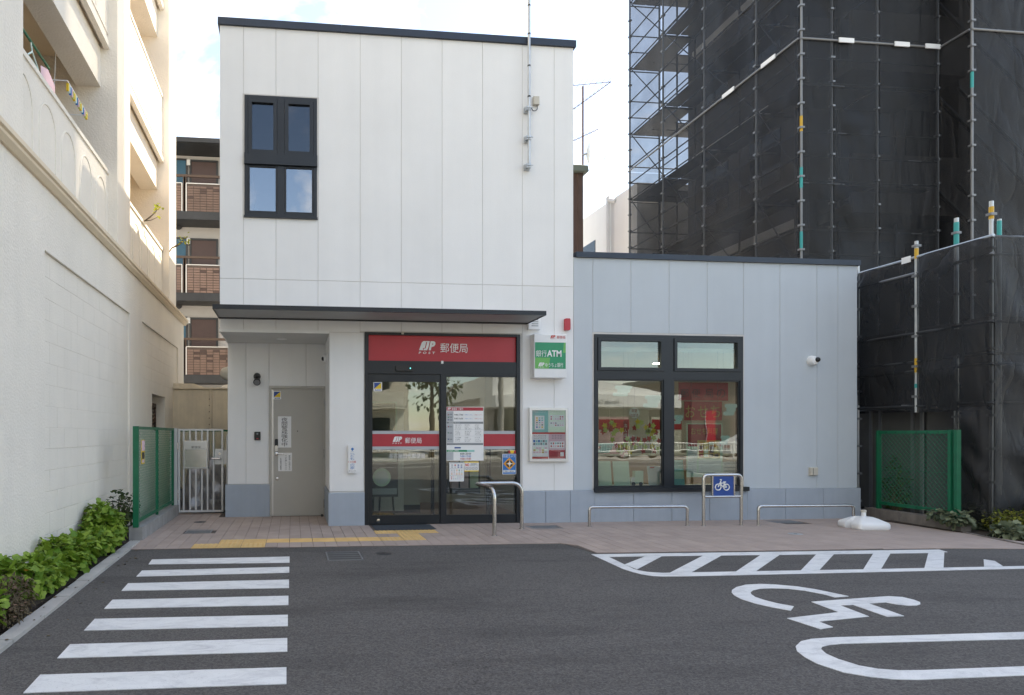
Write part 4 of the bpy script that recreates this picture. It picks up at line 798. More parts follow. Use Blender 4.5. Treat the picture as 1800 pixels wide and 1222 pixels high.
b = MB(); textpx(b, '9:00-17:00', 809, 800.5, 828, 803.8, Y - .003, bold=.01); textpx(b, 'お取扱いしません', 817, 728.5, 831, 730, Y - .003); textpx(b, 'お取扱いしません', 817, 735.3, 831, 736.8, Y - .003); b.build('blue_lettering', K['skyblue'], t)
b = MB(); textpx(b, '9:00-17:00', 809, 805, 828, 808.3, Y - .003, bold=.01); textpx(b, 'お取扱いしません', 834, 728.5, 848, 730, Y - .003); textpx(b, 'お取扱いしません', 834, 735.3, 848, 736.8, Y - .003); b.build('red_lettering', K['redink'], t)
t = notice('payment_notice', 'small white card payment notice under the opening hours board', 'notice', 790, 812.5, 815.5, 846.5, Y, K['paper'])
blotches(t, 792, 816, 814, 823, 4, 2, Y - .0012, [K['blue'], K['redink'], K['inkgrey'], K['greyfilm']], .55); blotches(t, 792, 825, 814, 835, 5, 3, Y - .0012, [K['orange'], K['teal'], K['pink'], K['green_sign'], K['greyfilm']], .5); blotches(t, 792, 837, 814, 843.5, 6, 2, Y - .0012, [K['redink'], K['pink'], K['greyfilm'], K['palegreen']], .5)
b = MB(); pr(b, 791, 813, 814.5, 814.3, Y - .0012); pr(b, 791, 823.6, 814.5, 824.1, Y - .0012); pr(b, 791, 835.6, 814.5, 836.1, Y - .0012); b.build('print', K['inkgrey'], t)
t = notice('warning_notice', 'yellow edged warning sticker reading NO on the entrance glass', 'notice', 816.3, 811.5, 841.5, 829, Y, K['paper'])
b = MB(); pr(b, 816.3, 811.5, 841.5, 813.5, Y - .0012); b.build('print', K['yellow'], t); b = MB(); pr(b, 816.3, 827, 841.5, 829, Y - .0012); b.build('print', K['yellow'], t)
b = MB(); textpx(b, 'NO', 817.8, 814.5, 825, 820, Y - .002, bold=.04); b.build('red_lettering', K['redink'], t)
b = MB(); textpx(b, '飲酒喫煙禁止\nはやめましょう', 826.5, 814.5, 840, 820, Y - .002)
for k in range(4): c_ = PY(820.5 + 5.6 * k, 823.7, Y); b.tube([(c_.x + .018 * math.cos(i * .785), Y - .001, c_.z + .018 * math.sin(i * .785)) for i in range(8)], .003, 4, closed=True)
b.build('lettering', K['ink'], t)
t = notice('camera_notice', 'blue security camera notice with an orange diamond on the entrance glass', 'notice', 883, 798, 907.5, 834, Y, K['white'])
b = MB(); pr(b, 884, 798.8, 906.6, 833.2, Y - .0012); b.build('print', K['skyblue'], t)
c_ = PY(895.2, 815.2, Y); b = MB(); b.prismy([(c_.x + .098, c_.z), (c_.x, c_.z + .098), (c_.x - .098, c_.z), (c_.x, c_.z - .098)], Y - .0035, Y - .002); b.build('diamond', K['orange'], t)
b = MB(); b.tube([(c_.x + .042 * math.cos(i * .3927), Y - .004, c_.z + .042 * math.sin(i * .3927)) for i in range(16)], .012, 4, closed=True); b.build('ring_mark', K['ink'], t)
b = MB(); b.prismy([(c_.x - .06, c_.z), (c_.x - .01, c_.z - .01), (c_.x, c_.z - .06), (c_.x + .01, c_.z - .01), (c_.x + .06, c_.z), (c_.x + .01, c_.z + .01), (c_.x, c_.z + .06), (c_.x - .01, c_.z + .01)], Y - .02, Y - .0175); textpx(b, '防犯カメラ', 885, 800, 905.5, 804.5, Y - .003); pr(b, 885, 826.5, 905.5, 830.5, Y - .003); b.build('lettering', K['paper'], t)
b = MB(); textpx(b, '警察と連携中', 886.5, 827.2, 904, 830, Y - .005); b.build('black_lettering', K['ink'], t)
t = notice('small_sticker', 'tiny red and yellow sticker above the blue camera notice', 'sticker', 894, 792, 907, 797.3, Y, K['redsticker'])
b = MB(); q = R4(896.5, 792, 904, 797.3, Y); b.prismy([(q[0] + .015, q[2]), (q[1] - .015, q[2]), (q[1], q[3]), (q[0], q[3])], Y - .0012, Y); b.build('print', K['yellow'], t)
# ------------------------------------------------------------------ things behind the glass
p = PY(672, 850, 10.75)
t = thing('easel_board', 'dark easel board with food poster behind the sliding door', 'easel', (p.x, 10.7, 0.008))
for dx in (-.16, .2):
    b = MB(); b.tube([(p.x + dx - .02, 10.62, .008), (p.x + dx * .6, 10.8, 1.25)], .016, 6); b.build('leg', K['black'], t)
b = MB(); b.tube([(p.x, 11.15, .008), (p.x, 10.8, 1.2)], .016, 6); b.build('leg', K['black'], t)
b = MB(); b.box(p.x - .24, p.x + .24, 10.6, 10.625, .38, 1.12); b.build('board', K['darkmetal'], t)
b = MB(); b.box(p.x - .22, p.x + .22, 10.595, 10.599, .95, 1.1); b.build('print', K['paper'], t); b = MB(); b.lathe([(.15, 0), (.15, .004), (.001, .004)], (p.x - .03, 10.599, .7), 'Y', 20); b.build('print', K['palegreen'], t); b = MB(); b.lathe([(.11, 0), (.11, .004), (.001, .004)], (p.x - .03, 10.594, .7), 'Y', 20); b.build('print', K['paper'], t); b = MB(); b.box(p.x - .22, p.x + .22, 10.595, 10.599, .42, .52); b.build('print', K['greyfilm'], t)
t = thing('service_counter', 'pale wooden service counter inside the post office', 'counter', (7, 12.4, .008)); b = MB(); b.box(4.8, 8.9, 12.2, 12.7, .008, .98); b.build('front', K['wood'], t); b = MB(); b.box(4.7, 8.95, 12.1, 12.75, .981, 1.02); b.build('top', K['white'], t)
for i, x in enumerate((4.85, 5.9, 7.0)):
    t = thing('notice_stand', 'tall pale notice panel standing on the counter', 'panel', (x + .4, 12.3, 1.02), 'panels on the counter'); b = MB(); b.box(x + .08, x + .7, 12.3, 12.32, 1.02, 1.75); b.build('board', [K['palegreen'], K['pink'], K['paper']][i], t); b = MB(); b.box(x + .08, x + .7, 12.29, 12.299, 1.5, 1.7); b.build('print', K['redsticker'], t)
t = thing('leaflet_rack', 'dark leaflet rack inside behind the fixed entrance glass', 'rack', (2.9, 10.7, .008)); b = MB(); b.tube([(2.32, 10.75, .008), (2.32, 10.75, 1.3)], .03, 8); b.tube([(3.28, 10.75, .008), (3.28, 10.75, 1.4)], .04, 8); b.build('post', K['black'], t); b = MB(); b.box(2.6, 3.15, 10.8, 11.0, .4, 1.25); b.build('pocket_panel', K['darkmetal'], t)
for i in range(3):
    for j in range(2): b = MB(); b.box(2.63 + i * .17, 2.77 + i * .17, 10.77, 10.799, .5 + j * .36, .78 + j * .36); b.build('leaflet', rnd.choice([K['paper'], K['redsticker'], K['palegreen'], K['pink']]), t)
# window display
Yw = D + .03; WS = rw[2] + .05
b = MB(); b.box(rw[0] + .05, rw[1] - .05, D + .17, D + .5, WS - .06, WS); shelf = b.build('window_shelf', K['white'], po)
YS = D + .22
def standup(name, label, cat, u0, v0, u1, v1, m, pieces=()):
    q = R4(u0, v0, u1, v1, YS); t = thing(name, label, cat, ((q[0] + q[1]) / 2, YS, WS)); b = MB()
    zt = q[3]; b.add([(q[0], YS, WS - .002), (q[1], YS, WS - .002), (q[1], YS + .06, zt), (q[0], YS + .06, zt), (q[0], YS + .012, WS - .002), (q[1], YS + .012, WS - .002), (q[1], YS + .072, zt), (q[0], YS + .072, zt)], [(0, 1, 2, 3), (5, 4, 7, 6), (1, 5, 6, 2), (4, 0, 3, 7), (3, 2, 6, 7), (4, 5, 1, 0)]); b.build('card', m, t)
    b = MB(); b.add([((q[0] + q[1]) / 2 - .01, YS + .07, zt - .08), ((q[0] + q[1]) / 2 + .01, YS + .07, zt - .08), ((q[0] + q[1]) / 2 + .01, YS + .16, WS - .001), ((q[0] + q[1]) / 2 - .01, YS + .16, WS - .001)], [(0, 1, 2, 3)]); b.build('back_strut', K['paper'], t)
    for (a0, b0, a1, b1, mm) in pieces: b = MB(); pr(b, a0, b0, a1, b1, YS - .004); b.build('print', K[mm], t)
    return t
standup('display_card', 'plain pale green display card beside the window frame', 'card', 1053, 811, 1076, 850, K['palegreen']); standup('display_card', 'curved pale green display card beside the toy van', 'card', 1080, 811, 1108, 850, K['palegreen'])
standup('display_card', 'white display card with red corner beside the window mullion', 'card', 1141, 820, 1165, 850, K['paper'], [(1142, 820.5, 1150, 823, 'redink')])
standup('display_card', 'pale blue leaflet card standing right of the window mullion', 'card', 1184, 809, 1204, 844, K['teal'], [(1185.5, 829, 1202, 842, 'palegreen')])
standup('display_card', 'grey leaflet card with lines at the far corner of the window', 'card', 1271, 812, 1297, 842, K['paper'], [(1273, 815, 1294, 817, 'greyfilm'), (1273, 821, 1294, 823, 'greyfilm'), (1273, 827, 1294, 829, 'greyfilm')])
# paper truck
q = R4(1109, 828, 1131, 850, YS); t = thing('toy_van', 'small pale green paper van in the window display', 'toy', ((q[0] + q[1]) / 2, YS, WS))
b = MB(); b.box(q[0] + .07, q[1], YS, YS + .08, WS + .03, q[3]); b.build('cargo_box', K['palegreen'], t); b = MB(); b.prismy([(q[0], WS + .03), (q[0] + .068, WS + .03), (q[0] + .068, WS + .14), (q[0] + .03, WS + .14), (q[0], WS + .08)], YS, YS + .08); b.build('cab', K['white'], t)
for x in (q[0] + .04, q[1] - .05): b = MB(); b.lathe([(.03, 0), (.03, .02), (.001, .02)], (x, YS + .002, WS + .03), 'Y', 14); b.build('wheel', K['ink'], t)
# posters hung inside
def hung(name, label, u0, v0, u1, v1, Y, m):
    q = R4(u0, v0, u1, v1, Y); t = thing(name, label, 'poster', ((q[0] + q[1]) / 2, Y, q[2])); b = MB(); b.box(q[0], q[1], Y, Y + .006, q[2], q[3]); b.build('sheet', m, t)
    b = MB()
    for x in (q[0] + .08, q[1] - .08): b.tube([(x, Y + .003, q[3] - .002), (x, Y + .003, 2.76)], .002, 4)
    b.build('hanging_wire', K['inkgrey'], t); return t
t = hung('hanging_poster', 'wide red banner with dark brush lettering hung inside the window', 1193, 673, 1280, 704, D + .14, K['red'])
b = MB()
for u, s_ in ((1196, '郵'), (1216, '便'), (1239, '局'), (1260, 'の')): textpx(b, s_, u, 684, u + 15, 699, D + .137)
b.build('lettering', K['ink'], t)
t = hung('hanging_poster', 'red banner with gold brush lettering hung below the wide banner', 1203, 706, 1269, 739, D + .14, K['red'])
b = MB()
for u, s_ in ((1205, 'お'), (1227, 'せ'), (1249, 'ち')): textpx(b, s_, u, 713, u + 17, 734, D + .137)
b.build('lettering', K['gold'], t)
t = hung('hanging_poster', 'pale poster with red top half hanging inside the window', 1207, 744, 1270, 839, D + .12, K['palegreen'])
for a0, b0, a1, b1, mm in ((1209, 746, 1268, 785, 'redsticker'), (1226, 774, 1266, 806, 'gold'), (1209, 790, 1225, 832, 'paper'), (1228, 808, 1268, 832, 'paper')): b = MB(); pr(b, a0, b0, a1, b1, D + .118 - (.002 if mm == 'gold' else 0)); b.build('print', K[mm], t)
blotches(t, 1228, 776, 1264, 804, 4, 4, D + .113, [K['redink'], K['orange'], K['yellow'], K['palegreen'], K['ink']], .8)
b = MB(); textpx(b, 'おせち料理', 1215, 752, 1262, 764, D + .115); b.build('lettering', K['gold'], t)
b = MB(); rr = random.Random(5)
for v in range(792, 832, 4): textpx(b, 'おせちのごあんない', 1210.5, v, 1210.5 + rr.uniform(8, 14), v + 1.8, D + .115)
for v in range(810, 831, 4): textpx(b, 'ごよやくうけつけちゅう', 1230, v, 1230 + rr.uniform(24, 37), v + 1.8, D + .115)
b.build('small_lettering', K['inkgrey'], t)
t = hung('hanging_poster', 'narrow red pennant hanging among the paper leaves', 1096, 738, 1104, 790, D + .2, K['redsticker']); b = MB(); textpx(b, 'ね\nん\nが', 1097.5, 745, 1102.5, 768, D + .197); b.build('lettering', K['paper'], t)
p = PY(1115, 726, D + .19); t = thing('round_notice', 'round white disc with red lettering hung inside the window', 'notice', (p.x, p.y, p.z)); b = MB(); b.lathe([(.088, 0), (.088, .006), (.001, .006)], tuple(p), 'Y', 24); b.build('disc', K['paper'], t); b = MB(); textpx(b, '年賀\nはがき', 1108, 719, 1122, 733, D + .18); b.build('lettering', K['redink'], t); b = MB(); b.tube([(p.x, p.y, p.z + .08), (p.x, p.y, 2.76)], .002, 4); b.build('hanging_wire', K['inkgrey'], t)
# paper maple leaves garland on the glass, each one its own thing
def mapleleaf(mb, cx, cz, r, y, rot):
    pts = []
    for k in range(10): a_ = rot + k * math.pi / 5; rad = r * (1 if k % 2 == 0 else .55); pts.append((cx + rad * math.cos(a_), cz + rad * math.sin(a_)))
    mb.prismy(pts, y, y + .0025)
LV = [(160, 660), (165, 690), (205, 640), (222, 655), (235, 692), (218, 712), (270, 690), (210, 752), (250, 820), (262, 795), (290, 785), (268, 825), (310, 803), (325, 775), (308, 745), (325, 832), (360, 800), (395, 775), (375, 635), (400, 640), (375, 665), (430, 672), (440, 705), (475, 660), (478, 695), (480, 740), (425, 800), (470, 795), (508, 812), (442, 690), (465, 715), (200, 685), (150, 700), (190, 665), (240, 790), (300, 820), (275, 850), (412, 825), (450, 745), (495, 705), (455, 660), (380, 750), (420, 755), (345, 745), (355, 675), (485, 825), (515, 760), (345, 775)]
for i, (cx_, cy_) in enumerate(LV):
    u, v = 1020 + cx_ / 3.703, 570 + cy_ / 3.703; p = PY(u, v, D + .024); red = i >= 31
    b = MB(); mapleleaf(b, p.x, p.z, .054, D + .0285 + (.003 if red else 0), rnd.uniform(0, 1.2)); b.build('paper_leaf', K['redink'] if red else K['yellow' if i % 3 == 0 else 'leafcard'], label='red paper maple leaf stuck on the window' if red else 'yellow green paper maple leaf stuck on the window', cat='paper leaf', group='red paper leaves' if red else 'yellow paper leaves')
# mint cloud stickers
def cloud(u0, v0, u1, v1, label):
    q = R4(u0, v0, u1, v1, D + .009); t = thing('cloud_sticker', label, 'sticker', ((q[0] + q[1]) / 2, D + .009, q[2])); h_ = (q[3] - q[2]) / 3; w_ = q[1] - q[0]
    b = MB()
    for k, (a0, a1) in enumerate(((.0, .78), (.22, .9), (.1, 1.0))): b.prismy(rrect(q[0] + a0 * w_, q[0] + a1 * w_, q[2] + k * h_ - .004, q[2] + (k + 1) * h_, h_ * .48, 3), D + .0215 + k * .0007, D + .025 + k * .0002)
    b.build('film', K['mint'], t)
cloud(1049.5, 779, 1080, 796, 'mint cloud film low on the glass beside the paper leaves'); cloud(1078, 678, 1112, 696, 'mint cloud film at the top of the glass above the paper leaves'); cloud(1131, 695, 1165, 716, 'mint cloud film on the glass next to the mullion'); cloud(1184, 730, 1202, 745, 'mint cloud film on the glass left of the red banners'); cloud(1272, 710, 1297, 730, 'mint cloud film on the glass right of the red banners'); cloud(1266, 766, 1284, 781, 'mint cloud film overlapping the edge of the pale poster')
b = MB(); b.box(6.2, 6.6, 11.4, 11.7, .008, .5); 
# ------------------------------------------------------------------ rails on the paving
def railthing(name, label, legs, top, rad, rr_, pts=None, group=None):
    (ax, ay), (bx_, by) = legs; t = thing(name, label, 'rail', ((ax + bx_) / 2, (ay + by) / 2, 0), group)
    b = MB(); b.tube(fillet(pts or [(ax, ay, .0), (ax, ay, top), (bx_, by, top), (bx_, by, .0)], rr_), rad, 14); b.build('bent_tube', K['steel'], t)
    for x, y in legs: b = MB(); b.lathe([(rad + .012, .010), (rad + .012, .015), (rad + .001, .016)], (x, y, 0), n=18); b.build('base_collar', K['steel'], t)
    return t
l1, l2 = GR(869, 943), GR(917, 931); zt = 1.4 - (855 - 764) * 9.0 / 1150
railthing('handrail', 'stainless handrail hoop standing before the entrance', [(l1.x, l1.y), (l2.x, l2.y)], zt, .028, .16, [(l1.x, l1.y, 0), (l1.x, l1.y, zt - .02), (l1.x - .13, l2.y - .02, zt), (l2.x, l2.y, zt), (l2.x, l2.y, 0)])
a_, b_ = GR(1036, 927), GR(1208, 925.5)
railthing('bicycle_rail', 'low stainless bicycle rail under the large window', [(a_.x, a_.y), (b_.x, b_.y)], .305, .0225, .06)
a_, b_ = GR(1333, 925), GR(1500, 923); 
railthing('bicycle_rail', 'low stainless bicycle rail beside the white water tank base', [(a_.x, a_.y), (b_.x, b_.y)], .305, .0225, .06)
a_, b_ = GR(1236.5, 925.5), GR(1303, 924.5); yy = (a_.y + b_.y) / 2; zt = PY(1270, 835, yy).z
t = railthing('bicycle_sign', 'tall stainless hoop carrying a blue bicycle parking sign', [(a_.x, yy), (b_.x, yy)], zt, .0255, .07); t['category'] = 'sign'
zc_ = PY(1270, 873, yy).z; b = MB(); b.tube([(a_.x, yy, zc_), (b_.x, yy, zc_)], .019, 12); b.build('cross_bar', K['steel'], t)
q = R4(1253, 835, 1288.5, 870.5, yy); b = MB(); b.box(q[0], q[1], yy - .012, yy + .012, zc_ + .015, zt - .015); pl = b.build('sign_plate', K['blue'], t)
for x in (q[0] - .012, q[1] + .012): b = MB(); b.box(x - .011, x + .011, yy - .016, yy + .016, zc_ + .015, zt - .015); b.build('plate_edge', K['steel'], t)
b = MB(); Yb = yy - .016; c1, c2 = PY(1262.3, 856.5, Yb), PY(1277, 856.5, Yb)
for c_ in (c1, c2): b.tube([(c_.x + .046 * math.cos(i * .3927), Yb, c_.z + .046 * math.sin(i * .3927)) for i in range(16)], .0085, 6, closed=True)
pp = [(c1.x, c1.z), (c1.x + .035, c1.z + .10)]; 
def seg(*pts): b.tube([(x, Yb, z) for x, z in pts], .0085, 6)
seg((c1.x, c1.z), (c1.x + .04, c1.z + .085), (c1.x + .055, c1.z + .115), (c1.x + .028, c1.z + .115)); seg((c1.x + .04, c1.z + .075), (c1.x + .045, c1.z + .075)); seg((c1.x + .03, c1.z + .06), (c2.x - .055, c2.z)); seg((c2.x - .055, c2.z), (c2.x, c2.z)); seg((c2.x, c2.z), (c2.x - .03, c2.z + .06), (c1.x + .04, c1.z + .062)); seg((c2.x - .055, c2.z), (c2.x - .03, c2.z + .075)); seg((c2.x - .055, c2.z + .078), (c2.x - .01, c2.z + .078))
b.build('bicycle_symbol', K['paper'], pl)
# white water base for banner poles
def waterbase():
    c = GR(1518, 930); cx_, cy_ = c.x, c.y; t = thing('pole_weight', 'white plastic water filled banner pole base on the pavers', 'pole base', (cx_, cy_, .012), None)
    b = MB()
    def lay(z, s, notch): 
        w_, d_ = .24 * s, .23 * s; P = []
        for sx, sy in ((-1, -1), (1, -1), (1, 1), (-1, 1)): P.append((sx, sy))
        r_ = .05 * s; out = []
        for (sx, sy), a0 in zip(P, (180, 270, 0, 90)):
            out += [(cx_ + sx * (w_ - r_) + r_ * math.cos(R(a0 + k * 22.5)), cy_ + sy * (d_ - r_) + r_ * math.sin(R(a0 + k * 22.5)), z) for k in range(5)]
            if sx == -1 and sy == 1:           # notch on the left side
                n_ = .09 * notch; out += [(cx_ - w_, cy_ + .06, z), (cx_ - w_ + n_, cy_ + .045, z), (cx_ - w_ + n_, cy_ - .045, z), (cx_ - w_, cy_ - .06, z)]
        return out
    L_ = [lay(.012, .94, 1), lay(.03, 1, 1), lay(.085, 1, 1), lay(.11, .95, 1), lay(.165, .55, .5), lay(.185, .35, .2)]; n = len(L_[0]); vs = [v for l in L_ for v in l]; fs = []
    for i in range(len(L_) - 1):
        for k in range(n): fs.append((i * n + k, i * n + (k + 1) % n, (i + 1) * n + (k + 1) % n, (i + 1) * n + k))
    fs.append(tuple((len(L_) - 1) * n + k for k in range(n))); fs.append(tuple(reversed(range(n)))); b.add(vs, fs, True); b.build('tank', K['white'], t)
    b = MB(); b.lathe([(.034, .17), (.03, .225), (.028, .255)], (cx_, cy_, 0), n=18); b.build('socket_tube', K['white'], t); b = MB(); b.lathe([(.034, .25), (.036, .256), (.036, .278), (.032, .284), (.022, .284), (.022, .262)], (cx_, cy_, 0), n=18); b.build('collar', K['beige'], t)
    b = MB(); b.lathe([(.03, .115), (.03, .155), (.027, .16), (.001, .16)], (cx_ + .14, cy_ + .1, 0), n=16); b.build('filler_cap', K['white'], t)
    for o in COL.objects: pass
    return t
wb = waterbase(); wb.rotation_euler = (0, 0, R(-4))
# ------------------------------------------------------------------ cream apartment house on the left
XL, XU, XP, XB = -2.5, -2.6, -2.74, -2.84      # lower wall, pillar front, parapet, beam planes
YE0, YE1 = 0.5, 14.98; YEL = 15.4
ca = thing('cream_apartment_house', 'tall cream stuccoed apartment house with recessed balconies and arch mouldings', 'building', (XL, 8, 0))
CZ0 = 3.98
def quadbox(mb, *a): return mb.box(*a)
PA = (6.93, 10.4, 3.27); PB = (11.24, 14.66, 3.29)
b = MB()                                        # lower wall with two recessed block panels and a vent opening
def yz(mb, y0, y1, z0, z1, x0=-3.2, x1=XL): mb.box(x0, x1, y0, y1, z0, z1)
V0, V1, VZ0, VZ1 = 12.15, 13.35, 1.472, 2.138
yz(b, YE0, PA[0], 0, CZ0); yz(b, PA[0], PA[1], PA[2], CZ0); yz(b, PA[1], PB[0], 0, CZ0); yz(b, PB[0], PB[1], PB[2], CZ0); yz(b, PB[1], YEL, 0, CZ0)
yz(b, PA[0], PA[1], 0, PA[2], -3.2, XL - .038)
yz(b, PB[0], V0, 0, PB[2], -3.2, XL - .038); yz(b, V1, PB[1], 0, PB[2], -3.2, XL - .038); yz(b, V0, V1, 0, VZ0, -3.2, XL - .038); yz(b, V0, V1, VZ1, PB[2], -3.2, XL - .038); yz(b, V0, V1, VZ0, VZ1, -3.2, XL - .35)
b.build('lower_wall', K['stucco'], ca)
rb = random.Random(21)
def blocks(y0, y1, z1, hole=None):
    z = 0.14; row = 0
    while z < z1 - .02:
        za, zb_ = z, min(z + .222, z1 - .004); y = y0 - (.22 if row % 2 else 0)
        while y < y1:
            a0, a1 = max(y, y0 + .002), min(y + .44, y1 - .002); y += .44
            if a1 - a0 < .03: continue
            if hole and a1 > hole[0] and a0 < hole[1] and zb_ > hole[2] + .01 and za < hole[3] - .01:
                if a0 < hole[0] - .03: a1 = hole[0]
                elif a1 > hole[1] + .03: a0 = hole[1]
                else: continue
            m_ = MB(); d_ = rb.uniform(.0, .0035) + (.002 if z < 1.3 else 0); g = .0008 if z < 1.3 else .0002
            x1 = XL - .032 + d_ * .6; x0 = XL - .05; c = .004 if z < 1.3 else .002
            m_.add([(x0, a0 + g, za + g), (x0, a1 - g, za + g), (x0, a1 - g, zb_ - g), (x0, a0 + g, zb_ - g), (x1 - c, a0 + g, za + g), (x1 - c, a1 - g, za + g), (x1 - c, a1 - g, zb_ - g), (x1 - c, a0 + g, zb_ - g), (x1, a0 + g + c, za + g + c), (x1, a1 - g - c, za + g + c), (x1, a1 - g - c, zb_ - g - c), (x1, a0 + g + c, zb_ - g - c)],
                   [(0, 1, 5, 4), (1, 2, 6, 5), (2, 3, 7, 6), (3, 0, 4, 7), (4, 5, 9, 8), (5, 6, 10, 9), (6, 7, 11, 10), (7, 4, 8, 11), (8, 9, 10, 11)])
            m_.build('block', K['blockpaint'], ca)
        z += .222; row += 1
blocks(PA[0], PA[1], PA[2]); blocks(PB[0], PB[1], PB[2], (V0, V1, VZ0, VZ1))
vf = MB(); xv = XL - .2; vf.box(xv - .03, xv, V0, V0 + .05, VZ0, VZ1 - .18); vf.box(xv - .03, xv, V1 - .05, V1, VZ0, VZ1 - .18); vf.box(xv - .03, xv, (V0 + V1) / 2 - .03, (V0 + V1) / 2 + .03, VZ0, VZ1 - .18); vf.box(xv - .03, xv, V0, V1, VZ1 - .2, VZ1 - .13); vent = vf.build('vent_frame', K['brownrail'], ca)
for k in range(7): z = VZ0 + .03 + k * .075; m_ = MB(); m_.add([(xv - .04, V0 + .02, z + .05), (xv - .04, V1 - .02, z + .05), (xv - .005, V1 - .02, z), (xv - .005, V0 + .02, z), (xv - .04, V0 + .02, z + .058), (xv - .04, V1 - .02, z + .058), (xv - .005, V1 - .02, z + .008), (xv - .005, V0 + .02, z + .008)], [(0, 1, 2, 3), (7, 6, 5, 4), (3, 2, 6, 7), (0, 3, 7, 4), (1, 5, 6, 2)]); m_.build('louvre_slat', K['brownrail'], vent)
# cornice (stepped moulding)
prof = [(XL - .15, CZ0 - .07), (XL + .03, CZ0 - .07), (XL + .075, CZ0 - .03), (XL + .075, CZ0 + .0), (XL + .1, CZ0 + .01), (XL + .1, CZ0 + .055), (XL + .02, CZ0 + .1), (XL - .15, CZ0 + .12)]
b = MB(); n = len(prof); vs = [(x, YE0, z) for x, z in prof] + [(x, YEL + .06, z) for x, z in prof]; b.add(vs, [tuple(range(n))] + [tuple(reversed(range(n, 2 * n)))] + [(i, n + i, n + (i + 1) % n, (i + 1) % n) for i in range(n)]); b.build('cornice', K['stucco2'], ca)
b = MB(); b.box(-9, -3.0, YEL - .2, YEL, 0, CZ0); b.box(-9, -3.3, YE1 - .2, YE1 - .001, CZ0, 16); b.build('end_wall', K['stucco'], ca)
# upper storeys
FLOORS = [4.0, 7.22, 10.44, 13.66]
PIL = [(0.5, 6.65), (10.07, 10.83), (14.17, YE1)]
for k, (y0, y1) in enumerate(PIL):
    b = MB(); b.box(XU - 1.5, XU, y0, y1, CZ0 + .05, 17); b.build('pillar', K['stucco'], ca)
BAYS = [(6.65, 10.07), (10.83, 14.17)]
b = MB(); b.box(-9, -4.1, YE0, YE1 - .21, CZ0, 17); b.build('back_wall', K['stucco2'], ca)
for y0, y1 in BAYS:
    for f_ in FLOORS:
        z0 = f_ if f_ > 5 else CZ0 + .05; zt = f_ + 1.32
        b = MB(); b.box(XP - .12, XP, y0, y1, z0, zt - .055); par = b.build('parapet', K['stucco'], ca)
        m_ = MB(); m_.box(XP - .15, XP + .02, y0, y1, zt - .054, zt); m_.build('parapet_cap', K['stucco'], par)
        if f_ > 5: m_ = MB(); m_.box(XP - .05, XP + .03, y0, y1, z0 - .09, z0 - .001); m_.build('ledge', K['stucco'], par); m_ = MB(); m_.box(XP - .001, XP + .012, y0 + .001, y1 - .001, z0 + .12, z0 + .15); m_.build('band', K['stucco'], par)
        n_ = 5; w_ = (y1 - y0) / n_
        for k in range(n_):
            yc = y0 + w_ * (k + .5); pts = [(XP + .001, yc - w_ * .36, z0 + .16)] + [(XP + .001, yc - w_ * .36 * math.cos(R(a_)), zt - .50 + .27 * math.sin(R(a_))) for a_ in range(0, 181, 20)] + [(XP + .001, yc + w_ * .36, z0 + .16)]
            m_ = MB(); m_.tube(pts, .010, 6); m_.build('arch_moulding', K['stucco'], par)
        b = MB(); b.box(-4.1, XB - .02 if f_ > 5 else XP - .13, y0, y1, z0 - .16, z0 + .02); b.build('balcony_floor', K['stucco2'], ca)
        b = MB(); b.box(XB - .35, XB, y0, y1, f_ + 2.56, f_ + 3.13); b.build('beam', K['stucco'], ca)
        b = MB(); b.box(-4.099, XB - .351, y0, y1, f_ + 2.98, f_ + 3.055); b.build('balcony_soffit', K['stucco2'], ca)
        yy = y0 + 1.0; m_ = MB(); m_.box(-4.11, -4.06, yy, yy + 1.7, f_ + .2, f_ + 2.1); wd = m_.build('balcony_window', K['bldg_glass'], ca); m_ = MB(); m_.box(-4.06, -4.04, yy - .05, yy, f_ + .2, f_ + 2.15); m_.box(-4.06, -4.04, yy + 1.7, yy + 1.75, f_ + .2, f_ + 2.15); m_.box(-4.06, -4.04, yy, yy + 1.7, f_ + 2.1, f_ + 2.15); m_.box(-4.06, -4.04, yy + .82, yy + .88, f_ + .2, f_ + 2.1); m_.build('window_frame', K['alu'], wd)
b = MB(); b.box(-9.2, XU + .12, YE0, YE1 + .12, 17.001, 17.3); b.build('roof_slab', K['stucco'], ca)
# washing on the nearest balcony
xq = -3.05
t = thing('laundry_pole', 'green laundry pole with pink garment under the cream balcony beam', 'laundry pole', (xq, 7.2, 5.9))
b = MB(); b.tube([(xq, 6.66, 6.0), (xq, 8.6, 6.0)], .016, 8); b.build('pole', K['green'], t)
b = MB(); b.tube([(xq - .02, 7.5, 5.98), (xq - .02, 7.5, 6.5), (xq - .3, 7.5, 7.0)], .01, 6); b.build('hook_bar', K['brownrail'], t)
b = MB(); b.tube(fillet([(xq, 8.02, 5.99), (xq + .0, 8.06, 5.9), (xq, 7.92, 5.79), (xq, 8.25, 5.79), (xq, 8.06, 5.9)], .02), .01, 6); b.build('hanger', K['mint'], t)
b = MB(); vs = []; nn = 8
for i in range(nn + 1):
    for j in range(5): vs.append((xq + .05 * math.sin(i * 1.1 + j * .4) * (j / 4), 8.32 + i * .06, 5.97 - j * .16 - .02 * abs(i - 4)))
b.add(vs, [(i * 5 + j, (i + 1) * 5 + j, (i + 1) * 5 + j + 1, i * 5 + j + 1) for i in range(nn) for j in range(4)], True); b.build('garment', K['pink'], t)
t = thing('peg_hanger', 'white clothes hanger ring with coloured pegs on the balcony', 'clothes hanger', (xq, 8.5, 5.5))
